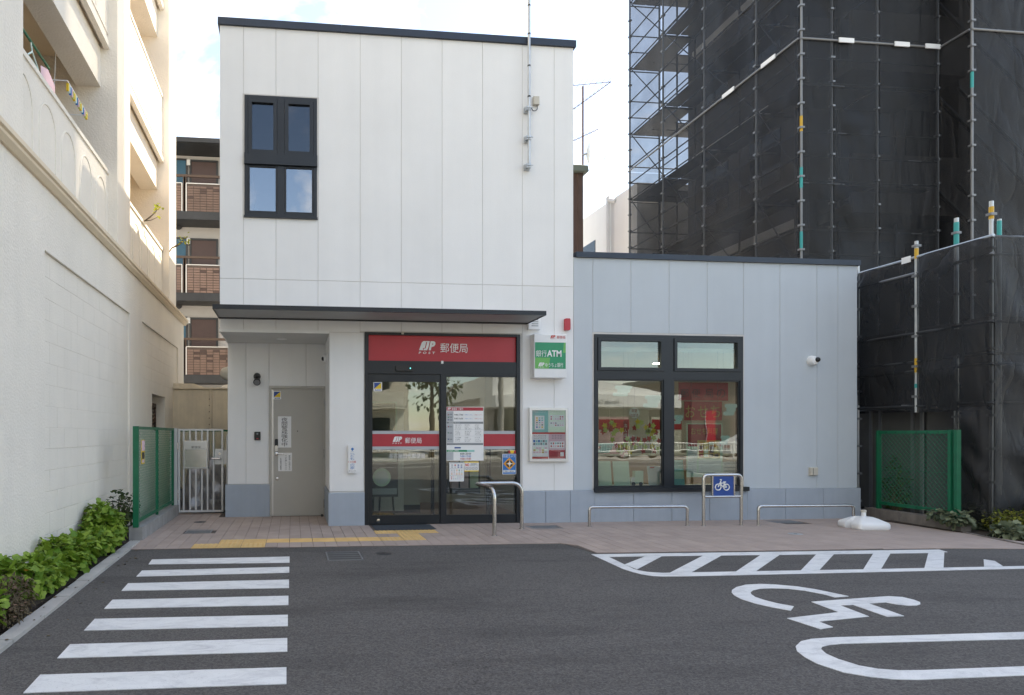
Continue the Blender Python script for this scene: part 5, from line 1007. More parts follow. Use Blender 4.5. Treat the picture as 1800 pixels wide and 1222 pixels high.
b = MB(); b.tube([(xq + .12, 8.9, 6.02), (xq + .12, 9.75, 5.98), (xq - .15, 9.75, 5.98), (xq - .15, 8.9, 6.02)], .008, 6, closed=True); b.tube([(xq - .15, 9.2, 6.0), (xq - .15, 9.3, 7.0)], .005, 5); b.build('ring', K['white'], t)
pc = [K['yellow'], K['mint'], K['skyblue'], K['pink'], K['leafcard']]
for i in range(16): m_ = MB(); y = 8.92 + i * .052; z = 6.0; m_.box(xq + .10, xq + .13, y, y + .018, z - .1, z); m_.build('peg', pc[i % 5], t)
# ------------------------------------------------------------------ leaves and shrubs
def leafshape(kind):
    if kind == 'lobed': return [(0, 0), (.32, -.12), (.5, .18), (.36, .42), (.42, .78), (.0, 1.0), (-.42, .78), (-.36, .42), (-.5, .18), (-.32, -.12)]
    if kind == 'round': return [(0, 0), (.35, .2), (.42, .55), (.25, .88), (0, 1), (-.25, .88), (-.42, .55), (-.35, .2)]
    return [(0, 0), (.18, .35), (.14, .7), (0, 1), (-.14, .7), (-.18, .35)]
def leaf(mb, p, d, up, size, kind):
    d = d.normalized(); s_ = d.cross(up); s_ = s_.normalized() if s_.length > 1e-4 else Vector((1, 0, 0)); nrm = s_.cross(d); pts = leafshape(kind)
    vs = [p + d * (.45 * size) - nrm * (.07 * size)] + [p + s_ * (x * size) + d * (y * size) + nrm * ((abs(x) * .25 - .25 * y * y) * size) for x, y in pts]; n_ = len(pts)
    mb.add(vs, [(0, i + 1, (i + 1) % n_ + 1) for i in range(n_)], True)
def shrub(name, label, cat, lobes, n_leaf, size, kind, m, seed, base, stems=5, group=None, droop=.35, flowers=None):
    rs = random.Random(seed); t = thing(name, label, cat, base, group); fo = MB(); st = MB(); bv = Vector(base)
    tot = sum(l[3] * l[4] * l[5] for l in lobes); tips = []
    for (cx_, cy_, cz_, rx, ry, rz) in lobes:
        k = int(n_leaf * rx * ry * rz / tot)
        for _ in range(k):
            a_ = rs.uniform(0, 6.283); c_ = rs.uniform(-1, 1); r_ = (1 - rs.random() ** 2.2 * .75) * rs.uniform(.88, 1.12); q = math.sqrt(1 - c_ * c_)
            o = Vector((q * math.cos(a_), q * math.sin(a_), c_)); p = Vector((cx_ + o.x * r_ * rx, cy_ + o.y * r_ * ry, cz_ + o.z * r_ * rz))
            if p.z < .03: p.z = rs.uniform(.03, .12)
            d = (o + Vector((rs.gauss(0, .5), rs.gauss(0, .5), rs.gauss(-droop, .4)))); leaf(fo, p, d, Vector((rs.gauss(0, .35), rs.gauss(0, .35), 1)), size * rs.uniform(.55, 1.25), kind)
        for _ in range(stems):
            e = Vector((cx_ + rs.uniform(-.7, .7) * rx, cy_ + rs.uniform(-.7, .7) * ry, cz_ + rs.uniform(.2, .8) * rz)); s0 = bv + Vector((rs.uniform(-.06, .06), rs.uniform(-.06, .06), -.01)); mid = s0.lerp(e, .5) + Vector((rs.uniform(-.05, .05), rs.uniform(-.05, .05), .05))
            st.tube([s0, mid, e], [.012, .008, .003], 5); tips.append(e)
    fo.build('foliage', m, t, kind='stuff'); st.build('stem', K['bark'], t)
    if flowers:
        fl = MB()
        for _ in range(flowers[0]):
            l = rs.choice(lobes); p = Vector((l[0] + rs.uniform(-.9, .9) * l[3], l[1] + rs.uniform(-.9, .9) * l[4], l[2] + rs.uniform(-.1, 1.0) * l[5]))
            for k in range(5): leaf(fl, p, Vector((math.cos(k * 1.256), math.sin(k * 1.256), .5)), Vector((0, 0, 1)), flowers[1], 'round')
        fl.build('flower', flowers[2], t)
    return t
shrub('mallow_shrub', 'tallest bright green broad leaved shrub beside the fence kerb', 'shrub', [(-2.30, 8.25, .24, .22, .38, .24), (-2.34, 8.3, .38, .15, .30, .18), (-2.22, 7.85, .17, .18, .30, .16)], 1700, .068, 'lobed', K['leaf'], 1, (-2.3, 8.2, .01))
shrub('mallow_shrub', 'middle bright green broad leaved shrub against the cream wall', 'shrub', [(-2.28, 7.1, .18, .2, .42, .17), (-2.35, 6.75, .26, .12, .2, .13), (-2.22, 6.7, .13, .16, .24, .12)], 1150, .066, 'lobed', K['leaf'], 2, (-2.3, 7.05, .01))
shrub('mallow_shrub', 'bright green shrub with an orange bloom on top by the kerb', 'shrub', [(-2.27, 6.0, .17, .22, .38, .16), (-2.35, 5.65, .24, .12, .2, .13), (-2.2, 6.3, .13, .13, .2, .11)], 1150, .068, 'lobed', K['leaf'], 3, (-2.3, 6.0, .01), flowers=(1, .035, K['orange']))
shrub('mallow_shrub', 'low bright green shrub before the dry flower bush', 'shrub', [(-2.28, 4.75, .16, .22, .36, .16), (-2.3, 4.3, .14, .2, .3, .14)], 950, .072, 'lobed', K['leaf'], 4, (-2.3, 4.7, .01))
shrub('dry_bush', 'dark withered bush with brown seed heads over the kerb', 'bush', [(-2.16, 5.3, .15, .15, .26, .15), (-2.08, 5.0, .09, .12, .2, .09)], 1300, .038, 'thin', K['leafdry'], 5, (-2.2, 5.3, .01), stems=10, flowers=(34, .016, K['rust']))
shrub('dry_bush', 'dark feathery bush behind the low green shrubs', 'bush', [(-2.38, 5.15, .22, .1, .22, .16)], 450, .04, 'thin', K['leafdark'], 6, (-2.4, 5.2, .01), stems=8)
shrub('dark_shrub', 'small dark leafy plant behind the green fence post', 'plant', [(-2.32, 9.0, .38, .12, .16, .3), (-2.3, 9.6, .35, .1, .2, .2)], 330, .06, 'round', K['leafdark'], 7, (-2.32, 9.1, .0), flowers=(6, .02, K['pink']))
lt = MB(); rs = random.Random(77)
for _ in range(90):
    y = rs.uniform(3.6, 8.8); p = Vector((kx(y) - rs.uniform(.0, .34) + (rs.random() ** 3) * .35, y, .034 if True else 0)); p.z = .03 if p.x < kx(y) else .004
    leaf(lt, p, Vector((rs.gauss(0, 1), rs.gauss(0, 1), .05)), Vector((rs.gauss(0, .1), rs.gauss(0, .1), 1)), rs.uniform(.015, .04), 'round')
lt.build('leaf_litter', K['leafdry'], kind='stuff', label='small dry fallen leaves along the kerb and soil bed', cat='leaf litter')
# potted branches on the far balconies
def sprig(label, p0, seed, n_):
    rs = random.Random(seed); t = thing('potted_branch', label, 'plant', tuple(p0)); st = MB(); fo = MB(); p0 = Vector(p0)
    for k in range(3):
        e = p0 + Vector((.25 + rs.uniform(-.05, .06), rs.uniform(-.1, .2), .1 + k * .07)); mid = p0.lerp(e, .5) + Vector((0, 0, -.02)); st.tube([p0, mid, e], [.012, .008, .004], 5)
        for _ in range(n_): leaf(fo, e + Vector((rs.uniform(-.1, .06), rs.uniform(-.1, .1), rs.uniform(-.06, .07))), Vector((rs.gauss(.2, .6), rs.gauss(0, .6), rs.gauss(-.2, .5))), Vector((0, 0, 1)), rs.uniform(.045, .075), 'round')
    st.tube([p0 + Vector((-.35, 0, -.55)), p0], [.012, .012], 5); st.build('stem', K['bark'], t); fo.build('foliage', K['leaflime'], t)
    b = MB(); b.lathe([(.08, -.75), (.11, -.5), (.12, -.49), (.1, -.49)], (p0.x - .35, p0.y, p0.z), n=14); b.build('pot', K['rust'], t)
sprig('leafy lime branch reaching out over the far cream parapet', (-2.75, 12.55, 5.38), 3, 5)
sprig('lime leaved sprig with a pink flower at the far corner of the house', (-2.55, 14.2, 5.35), 4, 8)
# ------------------------------------------------------------------ left fence on its kerb, gate
t = thing('mesh_fence', 'green chain link fence on a concrete base beside the cream wall', 'fence', (-2.05, 10.1, 0))
Yf0, Yf1, ZF0, ZF1 = 8.86, 11.5, .25, 1.49
b = MB(); b.box(-2.135, -1.965, 8.84, 11.62, -.02, .185); b.build('concrete_base', K['concrete'], t)
def chainlink(mb, o, ax, length, z0, z1, pitch, r):
    n_ = int(length / pitch) + int((z1 - z0) / pitch) + 2; H = z1 - z0
    def P(s_, z): return (o[0] + ax[0] * s_, o[1] + ax[1] * s_, z)
    k = -int(H / pitch) - 1
    while k * pitch < length:
        for sgn in (1, -1):
            s0 = k * pitch; pts = []
            a0, a1 = max(0, s0), min(length, s0 + H)
            if a1 - a0 > .01:
                za, zb_ = z0 + (a0 - s0), z0 + (a1 - s0)
                if sgn < 0: za, zb_ = z1 - (a0 - s0), z1 - (a1 - s0)
                off = .002 * sgn; mb.tube([(P(a0, za)[0] + off, P(a0, za)[1] + off, za), (P(a1, zb_)[0] + off, P(a1, zb_)[1] + off, zb_)], r, 4, caps=False)
        k += 1
for y in (Yf0, 10.2, Yf1): b = MB(); w_ = .035 if y < 9 else .02; b.box(-2.05 - w_, -2.05 + w_, y - w_ * .8, y + w_ * .8, .18, ZF1 + .02); b.build('post', K['green'], t)
for z in (ZF0, ZF1): b = MB(); b.box(-2.065, -2.035, Yf0 + .03, Yf1 - .02, z - .018, z + .018); b.build('rail', K['green'], t)
b = MB(); chainlink(b, (-2.05, Yf0 + .02), (0, 1), Yf1 - Yf0 - .04, ZF0 + .01, ZF1 - .01, .07, .0018); b.build('wire_mesh', K['wire'], t, kind='stuff')
b = MB(); b.prism([(-2.028, 9.05), (-2.022, 9.05), (-2.022, 9.24), (-2.028, 9.24)], 1.0, 1.33); tagp = b.build('advert_card', K['yellow'], label='small yellow and pink card tied to the green fence', cat='card')
b = MB(); b.box(-2.0218, -2.0205, 9.06, 9.23, 1.18, 1.32); b.box(-2.0218, -2.0205, 9.08, 9.21, 1.02, 1.06); b.build('print', K['pink'], tagp); b = MB(); b.box(-2.0218, -2.0206, 9.07, 9.22, 1.07, 1.16); b.build('print', K['ink'], tagp)
YG = 11.62
t = thing('gate', 'grey steel bar gate with a letter box between fence and post office', 'gate', (PY(350, 764, YG).x, YG, 0))
gp0, gp1 = PY(300, 764, YG).x, PY(312.5, 764, YG).x; gt = PY(340, 754, YG).z
b = MB(); b.box(gp0, gp1, YG - .06, YG + .06, 0, gt + .01); b.build('gate_post', K['gatepaint'], t)
f0, f1, fz0, fz1 = PY(312.5, 764, YG).x + .008, PY(392.5, 764, YG).x, PY(350, 897, YG).z, gt
gw = .032
b = MB(); b.box(f0, f1, YG - .02, YG + .02, fz0 - gw, fz0); b.box(f0, f1, YG - .02, YG + .02, fz1 - gw, fz1); b.box(f0, f0 + gw, YG - .019, YG + .019, fz0, fz1 - gw); b.box(f1 - gw, f1, YG - .019, YG + .019, fz0, fz1 - gw); lf = b.build('gate_leaf', K['gatepaint'], t)
us = [323, 334, 344.5, 355, 365, 375.5]
mb0, mb1 = PY(321.5, 775, YG).z, PY(321.5, 824, YG).z
for u in us:
    x = PY(u, 764, YG).x
    if 325 < u < 362:
        b = MB(); b.box(x - .013, x + .013, YG - .012, YG + .012, mb0 + .005, fz1 - gw); b.build('bar', K['gatepaint'], lf)
        b = MB(); b.box(x - .013, x + .013, YG - .012, YG + .012, fz0, mb1 - .005); b.build('bar', K['gatepaint'], lf)
    else: b = MB(); b.box(x - .013, x + .013, YG - .012, YG + .012, fz0, fz1 - gw); b.build('bar', K['gatepaint'], lf)
bx0, bx1 = PY(323, 764, YG).x + .0, PY(366, 764, YG).x
b = MB(); b.cbox(bx0, bx1, YG - .05, YG + .18, mb1, mb0, .006); lb = b.build('letter_box', K['alu'], lf)
b = MB(); b.box(bx0 + .03, bx1 - .03, YG - .058, YG - .0505, mb1 + .03, mb0 - .15); b.build('flap_panel', K['steel'], lb); b = MB(); b.box(bx0 + .02, bx1 - .02, YG - .062, YG - .0505, mb0 - .14, mb0 - .03); b.build('slot_flap', K['alu'], lb)
b = MB(); text(b, '郵便受', (bx0 + bx1) / 2 - .07, (bx0 + bx1) / 2 + .09, mb0 - .13, mb0 - .09, YG - .0635); b.build('lettering', K['ink'], lb)
lz0, lz1 = PY(385, 816, YG).z, PY(385, 789, YG).z; lx0, lx1 = PY(378, 764, YG).x, f1
b = MB(); b.box(lx0, lx1 + .0, YG - .026, YG + .026, lz0, lz1); lk = b.build('latch_plate', K['gatepaint'], lf)
b = MB(); zc_ = PY(385, 806, YG).z; b.tube(fillet([(lx1 - .04, YG - .027, zc_), (lx1 - .04, YG - .07, zc_), (lx0 - .05, YG - .07, zc_)], .015), .011, 8); b.build('handle', K['steel'], lk); b = MB(); b.lathe([(.022, 0), (.022, .006), (.001, .006)], (lx1 - .06, YG - .0262, zc_ + .085), 'Y', 14); b.build('key_cylinder', K['steel'], lk)
b = MB(); b.box(f1 + .004, f1 + .06, YG - .03, YG + .03, lz0 - .0, lz1 - .02); b.box(f1 + .055, f1 + .075, YG - .02, YG + .2, 0, fz1 - .1); b.build('strike_post', K['gatepaint'], t)
for z in (fz0 + .25, fz1 - .3): b = MB(); b.tube([(f0 - .004, YG - .03, z - .06), (f0 - .004, YG - .03, z + .06)], .014, 8); b.build('hinge', K['steel'], lf)
b = MB(); xq2 = PY(306.5, 764, YG).x; b.tube([(xq2, YG - .11, .005), (xq2, YG - .11, .13)], .014, 8); b.tube([(xq2 - .03, YG - .11, .13), (xq2 + .03, YG - .11, .13)], .016, 8); b.build('drop_bolt', K['darkmetal'], label='short dark ground bolt standing before the gate post', cat='bolt')
# behind the gate: silver tarp heap, green fence, tank
rs = random.Random(9); b = MB(); n1, n2 = 28, 16; cx_, cy_ = -1.62, 12.55; vs = []
for j in range(n2 + 1):
    for i in range(n1):
        a_ = 2 * math.pi * i / n1; h_ = j / n2; r_ = .46 * (1 - .55 * h_ ** 2.2) if j < n2 else .02; nv = noise.noise(Vector((math.cos(a_) * 2.2, math.sin(a_) * 2.2, h_ * 3.5))); fold = .06 * math.sin(a_ * 9 + h_ * 4) * (1 - h_)
        vs.append((cx_ + (r_ + nv * .11 + fold) * math.cos(a_) * .95, cy_ + (r_ + nv * .11 + fold) * math.sin(a_), h_ * (.98 + .12 * noise.noise(Vector((a_, 3, 1))))))
b.add(vs, [(j * n1 + i, j * n1 + (i + 1) % n1, (j + 1) * n1 + (i + 1) % n1, (j + 1) * n1 + i) for j in range(n2) for i in range(n1)] + [tuple(n2 * n1 + i for i in range(n1))], True); b.build('tarp_heap', K['tarp'], label='crumpled silver tarpaulin over something behind the gate', cat='tarpaulin')
t = thing('mesh_fence', 'green chain link fence standing across behind the gate', 'fence', (-1.6, 13.55, 0)); Y = 13.55
for x in (-2.45, -1.6, -.95): b = MB(); b.box(x - .02, x + .02, Y - .02, Y + .02, 0, 1.5); b.build('post', K['green'], t)
for z in (.15, 1.48): b = MB(); b.box(-2.43, -.97, Y - .012, Y + .012, z - .018, z + .018); b.build('rail', K['green'], t)
b = MB(); chainlink(b, (-2.43, Y), (1, 0), 1.46, .16, 1.47, .056, .002); b.build('wire_mesh', K['wire'], t, kind='stuff')
YT = 14.2; tz1 = PY(350, 684, YT).z; t = thing('water_tank', 'cream panelled water tank behind the gate', 'tank', (-1.7, YT + .8, 0))
for k, (x0, x1) in enumerate(((-3.4, -1.75), (-1.73, -.2))): b = MB(); b.cbox(x0, x1, YT, YT + 1.5, .25, tz1, .02); b.build('tank_panel', K['tank'], t)
b = MB(); b.box(-3.42, -.18, YT - .035, YT + 1.52, tz1, tz1 + .03); b.box(-1.76, -1.72, YT - .02, YT, .25, tz1); b.build('flange', K['tank'], t)
for k in range(14): b = MB(); z = .4 + k * .135; b.lathe([(.012, 0), (.012, .012), (.001, .012)], (-1.77, YT - .003, z), 'Y', 6); b.build('bolt', K['rust'], t)
b = MB(); b.prismy([(-3.3, tz1 + .03), (-1.85, tz1 + .03), (-2.1, tz1 + .12), (-3.3, tz1 + .12)], YT + .05, YT + 1.4); b.build('lid', K['tank'], t)
b = MB(); b.lathe([(.75, 0), (.6, .1), (.3, .16), (.01, .18)], (-.95, YT + .75, tz1 + .03), n=20); b.build('dome', K['tank'], t)
b = MB(); b.tube(fillet([(-.98, YT + .02, 2.2), (-.98, YT - .12, 2.2), (-.98, YT - .12, .0)], .06), .055, 12); b.build('overflow_pipe', K['tank'], t)
b = MB(); b.box(-3.3, -.3, YT + .1, YT + 1.4, 0, .249); b.build('stand', K['concrete'], t)
# ------------------------------------------------------------------ brown tiled apartment block behind
YA = 23.0
def az(v, u=350): return PY(u, v, YA).z
ap = thing('tiled_apartment_block', 'grey apartment block with brown tiled balcony parapets and dark decks', 'building', (-4, YA, 0))
b = MB(); b.box(-9, 3.5, YA + .9, YA + 8, 0, az(256)); b.build('wall', K['aptwall'], ap)
b = MB(); b.box(-9, 3.5, YA - .1, YA + 8.2, az(255), az(248)); b.build('roof', K['darkmetal'], ap)
m_ = MB(); m_.box(-9, 3.5, YA - .18, YA - .1, az(254), az(246)); m_.build('gutter', K['darkmetal'], ap)
tile = None
SLAB = [(372, 386), (515, 529), (659, 673), (803, 817)]
for k, (va, vb) in enumerate(SLAB):
    zs1, zs0 = az(va), az(vb); b = MB(); b.box(-9, 3.5, YA, YA + .9, zs0, zs1); b.build('deck', K['darkmetal'], ap)
    pt = zs1 + (az(322) - az(372)); 
    for (ua, ub) in ((240, 318.5), (328.5, 420)):
        xa, xb = PY(ua, 764, YA).x, PY(ub, 764, YA).x; b = MB(); b.box(xa, xb, YA + .02, YA + .14, zs1, pt - .03); pm = b.build('parapet', K['mortar'], ap); m_ = MB(); m_.box(xa - .03, xb + .03, YA - .0, YA + .17, pt - .029, pt); m_.build('parapet_cap', K['alu'], pm); m_ = MB(); m_.box(xa - .04, xa - .005, YA, YA + .15, zs1, pt - .03); m_.box(xb + .005, xb + .04, YA, YA + .15, zs1, pt - .03); m_.build('parapet_edge', K['alu'], pm)
        tw, thh = .22, .0875; nrow = int((pt - .03 - zs1) / thh); far = MB(); dark = MB(); rz = random.Random(k)
        for r_ in range(nrow):
            x = xa + .004; 
            while x < xb - .05:
                x2 = min(x + tw, xb - .004); mm = dark if rz.random() < .16 else far; ok = PY(300, 764, YA).x - .3 < x < PY(405, 764, YA).x
                if ok: mm.box(x + .01, x2 - .01, YA - .002 + rz.uniform(0, .006), YA + .03, zs1 + r_ * thh + .01, zs1 + (r_ + 1) * thh - .01)
                x = x2
        if far.v: far.build('brown_tiles', K['brick'][0], pm, kind='stuff')
        if dark.v: dark.build('dark_tiles', K['brick'][1], pm, kind='stuff')
    b = MB(); b.box(-9, 3.5, YA + .04, YA + .1, pt + .22, pt + .3); 
    for u in (323.5, 325): x = PY(u, 764, YA).x; b.box(x - .04, x + .04, YA + .04, YA + .1, zs1, pt + .22)
    b.build('rail', K['brownrail'], ap)
    YW = YA + .9; x0, x1 = PY(337, 764, YW).x, PY(380, 764, YW).x; b = MB(); b.box(x0, x1, YW - .06, YW + .02, zs1, zs1 + 2.05); b.build('door', K['browndoor'], ap); m_ = MB(); m_.box(x0 - .07, x0 - .002, YW - .08, YW, zs1, zs1 + 2.12); m_.box(x1 + .002, x1 + .07, YW - .08, YW, zs1, zs1 + 2.12); m_.box(x0 - .002, x1 + .002, YW - .08, YW, zs1 + 2.052, zs1 + 2.12); m_.build('door_frame', K['darkmetal'], ap)
    x0, x1 = PY(306, 764, YW).x, PY(327, 764, YW).x; b = MB(); b.box(x0, x1, YW - .06, YW + .02, zs1, zs1 + 2.08); b.build('door', K['bluedoor'], ap); m_ = MB(); m_.box(x1 + .002, x1 + .06, YW - .08, YW, zs1, zs1 + 2.14); m_.box(x0, x1 + .002, YW - .08, YW, zs1 + 2.082, zs1 + 2.14); m_.build('door_frame', K['darkmetal'], ap)
    p = PY(314, 279, YW); b = MB(); b.lathe([(.13, 0), (.13, .08), (.001, .1)], (p.x, YW, zs1 + 2.55), 'Y', 14); b.build('vent_cap', K['darkmetal'], ap)
    p = PY(332, 295, YW); b = MB(); b.box(p.x - .06, p.x + .06, YW - .12, YW, zs1 + 1.9, zs1 + 2.1); b.build('corridor_lamp', K['white'], ap)
# building behind the gap between tower and scaffold: brown stack with antennas, pale wall
YK = 19.0; x0, x1 = PY(1000, 764, YK).x, PY(1021, 764, YK).x
t = thing('rooftop_turret', 'narrow brown brick turret with green shingle cap behind the post office', 'turret', ((x0 + x1) / 2, YK, 0))
b = MB(); b.box(x0, x1, YK, YK + 1.2, 0, PY(1015, 305, YK).z); b.build('shaft', K['brick'][1], t); b = MB(); b.box(x1 - .12, x1 + .05, YK - .05, YK, 0, PY(1015, 305, YK).z); b.build('pilaster', K['brick'][1], t)
xr = PY(1030, 764, YK).x; za, zb_ = PY(1015, 305, YK).z, PY(1015, 288, YK).z; b = MB(); b.add([(x0 - .2, YK - .2, za), (xr, YK - .2, za), (xr, YK + 1.4, za), (x0 - .2, YK + 1.4, za), (x0 - .2, YK - .18, za + .18), (xr - .02, YK - .18, za + .18), (xr - .02, YK + 1.38, za + .18), (x0 - .2, YK + 1.38, za + .18), (x0, YK + .05, zb_), (xr - .15, YK + .05, zb_), (xr - .15, YK + 1.1, zb_), (x0, YK + 1.1, zb_)], [(3, 2, 1, 0), (0, 1, 5, 4), (1, 2, 6, 5), (2, 3, 7, 6), (3, 0, 4, 7), (4, 5, 9, 8), (5, 6, 10, 9), (6, 7, 11, 10), (7, 4, 8, 11), (8, 9, 10, 11)]); b.build('shingle_cap', K['roofgreen'], t)
YN = YK + .6; p0 = PY(1025, 290, YN); xm_ = PY(1024.5, 300, YN).x
t = thing('antenna_mast', 'rusty antenna mast with aerials and satellite dish above the turret', 'antenna', (xm_, YN, zb_ - .1))
def at(u, v, dy=0): return tuple(PY(u, v, YN + dy))
b = MB(); b.tube([(xm_, YN, PY(1024, 310, YN).z), at(1024.5, 152)], .03, 8); b.build('mast', K['rust'], t)
for k, (u0, v0, u1, v1, nel) in enumerate(((1002, 151, 1074, 144, 7), (990, 205, 1074, 144, 12), (992, 255, 1052, 227, 9))):
    b = MB(); A_, B_ = Vector(at(u0, v0)), Vector(at(u1, v1)); b.tube([A_, B_], .012, 6); b.build('boom', K['rust'], t); m_ = MB()
    for i in range(nel): c_ = A_.lerp(B_, (i + .5) / nel); hl = .35 - .015 * i; m_.tube([c_ + Vector((-.03, -hl, 0)), c_ + Vector((.03, hl, .03))], .006, 5)
    m_.build('elements', K['rust'], t)
b = MB(); A_ = Vector(at(1049, 165)); b.tube([A_, Vector(at(1028, 230))], .004, 4); b.build('stay_wire', K['rust'], t)
dc = Vector(at(1035, 270, -.2)); b = MB(); n_ = 20; vs = [tuple(dc + Vector((.1, .05, 0)))]; 
for rr_, dd in ((.14, .06), (.28, .0)):
    for k in range(n_): a_ = 2 * math.pi * k / n_; o = Vector((.25 * math.cos(a_) * rr_ / .28 * .3, math.cos(a_) * rr_ * .9, math.sin(a_) * rr_ * 1.15)); vs.append(tuple(dc + o + Vector((dd * -1 + .0, 0, 0))))
b.add(vs, [(0, 1 + (k + 1) % n_, 1 + k) for k in range(n_)] + [(1 + k, 1 + (k + 1) % n_, 1 + n_ + (k + 1) % n_, 1 + n_ + k) for k in range(n_)], True); b.build('dish', K['white'], t); b = MB(); b.tube([at(1025, 272), tuple(dc)], .035, 8); b.build('dish_arm', K['galv'], t); b = MB(); b.tube([tuple(dc + Vector((.0, 0, -.25))), tuple(dc + Vector((.4, -.1, -.32))), tuple(dc + Vector((.5, -.1, -.1)))], .008, 5); b.build('feed_arm', K['galv'], t)
YP = 21.5
t = thing('pale_house', 'pale rendered building with a drainpipe behind the post office', 'building', (8, YP, 0))
A_, B_ = PX(1022, 385, 9.2), PX(1103, 335, 9.2)
xw = PY(1022, 764, 26).x
b = MB(); y0w, y1w = 19.5, 30; XWL = 10.25; pA = PX(1102, 334, XWL); pB = PX(1022, 386, XWL)
b.add([(XWL, pA.y - .6, 0), (XWL, pB.y + 1, 0), (XWL, pB.y + 1, pB.z), (XWL, pA.y - .6, pA.z), (XWL + 4, pA.y - .6, 0), (XWL + 4, pB.y + 1, 0), (XWL + 4, pB.y + 1, pB.z), (XWL + 4, pA.y - .6, pA.z)], [(0, 3, 2, 1), (4, 5, 6, 7), (0, 1, 5, 4), (1, 2, 6, 5), (2, 3, 7, 6), (3, 0, 4, 7)]); b.build('wall', K['white_panel'], t)
pp = PX(1069, 346, XWL - .1); b = MB(); b.tube(fillet([(XWL, pp.y - .3, pp.z - .25), (XWL - .1, pp.y, pp.z - .1), (XWL - .1, pp.y, pp.z), (XWL - .1, pp.y, 0)], .05), .07, 8); b.build('drainpipe', K['white'], t)
pw = PX(1035, 432, XWL); b = MB(); b.box(XWL - .02, XWL + .05, pw.y - .5, pw.y + .6, pw.z - 1.2, pw.z + .05); b.build('window', K['bldg_glass'], t)
# air conditioner/tank peeking over the flat roof's left edge
p = PY(384, 215, 13.0); t = thing('roof_vent', 'cream vent cowl peeping out beside the tower edge', 'vent', (p.x, 13, p.z)); b = MB(); b.lathe([(.06, -.35), (.13, -.3), (.15, 0), (.1, .12), (.01, .15)], (TX0 - .0, 13, p.z), n=16); b.build('cowl', K['beige'], t); b = MB(); b.tube([(TX0 - .0, 13, p.z - .25), (TX0 + .1, 13, p.z - .3)], .05, 8); b.build('duct', K['beige'], t)
p = PY(398, 657, 11.9); t = thing('vent_hood', 'beige round vent hood on the side wall near the gate', 'vent', (TX0, 11.9, p.z)); b = MB(); b.lathe([(.13, .05), (.13, -.06), (.1, -.16), (.04, -.2), (.001, -.2)], (TX0, 11.9, p.z), 'X', 16); b.build('hood', K['beige'], t)
# ------------------------------------------------------------------ tall scaffold wrapped in black netting
XS = 9.8
Y1 = PX(1405, 68, XS).y; YF = PX(1105, 300, XS).y; ZL = PX(1405, 68, XS).z      # near corner, far corner, height of the net seam
X2 = PY(1651, 78, Y1).x; Y3 = PX(1706, 50, X2).y; X4 = X2 + 9.0
ys1 = [Y1] + [PX(u, 300, XS).y for u in (1326, 1235, 1163)] + [YF]
xs2 = [XS] + [PY(u, 70, Y1).x for u in (1465, 1545)] + [X2]
HT = 33.0; PITCH = 1.92; DECK0 = PX(1107, 120, XS).z - 5 * PITCH
sc_ = thing('tall_scaffold', 'tall steel scaffold wrapped in black mesh netting', 'scaffold', (XS, Y1, 0))
def pole(parent, x, y, z0, z1, tapes=(), r=.024, coup=True, mm=None):
    b = MB(); b.tube([(x, y, z0), (x, y, z1)], r, 8, caps=True); o = b.build('pole', mm or K['galv'], parent)
    for za, zb_, m in tapes: b = MB(); b.tube([(x, y, za), (x, y, zb_)], r + .003, 8); b.build('tape', m, o)
    if coup:
        b = MB(); z = z0 + .25
        while z < min(z1, 14): b.box(x - .045, x + .045, y - .04, y + .04, z - .018, z + .018); z += .475
        b.build('coupler', K['polygrey'], o, kind='stuff')
    return o
random.seed(5)
for i, y in enumerate(ys1):
    tp = [(6.2, 6.6, K['tealtape']), (5.0, 5.35, K['tealtape']), (7.3, 7.6, K['yellowtape'])] if i == 0 else ([(3.9, 4.2, K['tealtape'])] if i == 4 else [])
    pole(sc_, XS + .04, y, 0, HT if i in (0, 4) else 16, tp, mm=K['polygrey'])
    pole(sc_, XS + .95, y + (.0 if i < 4 else -.9) + (.9 if i == 0 else 0), 0, 16, coup=False, mm=K['darkmetal'])
for i, x in enumerate(xs2[1:]): pole(sc_, x, Y1 + .04, 0, 16 if i < 2 else HT, mm=K['polygrey']); pole(sc_, x, Y1 + .95, 0, 16, coup=False, mm=K['darkmetal'])
pole(sc_, X2 + .03, Y3, 0, HT, [(8.0, 8.3, K['tealtape'])], mm=K['polygrey'])
for i in range(4): pole(sc_, X2 + 1.8 * (i + 1), Y3 + .04, 0, 16, mm=K['polygrey'])
pole(sc_, XS + .95, YF - .0, 0, 16, coup=False, mm=K['darkmetal']); pole(sc_, XS + 2.2, YF, 0, 16, coup=False, mm=K['darkmetal']); pole(sc_, XS + .95, YF - .9, 0, 16, coup=False, mm=K['darkmetal'])
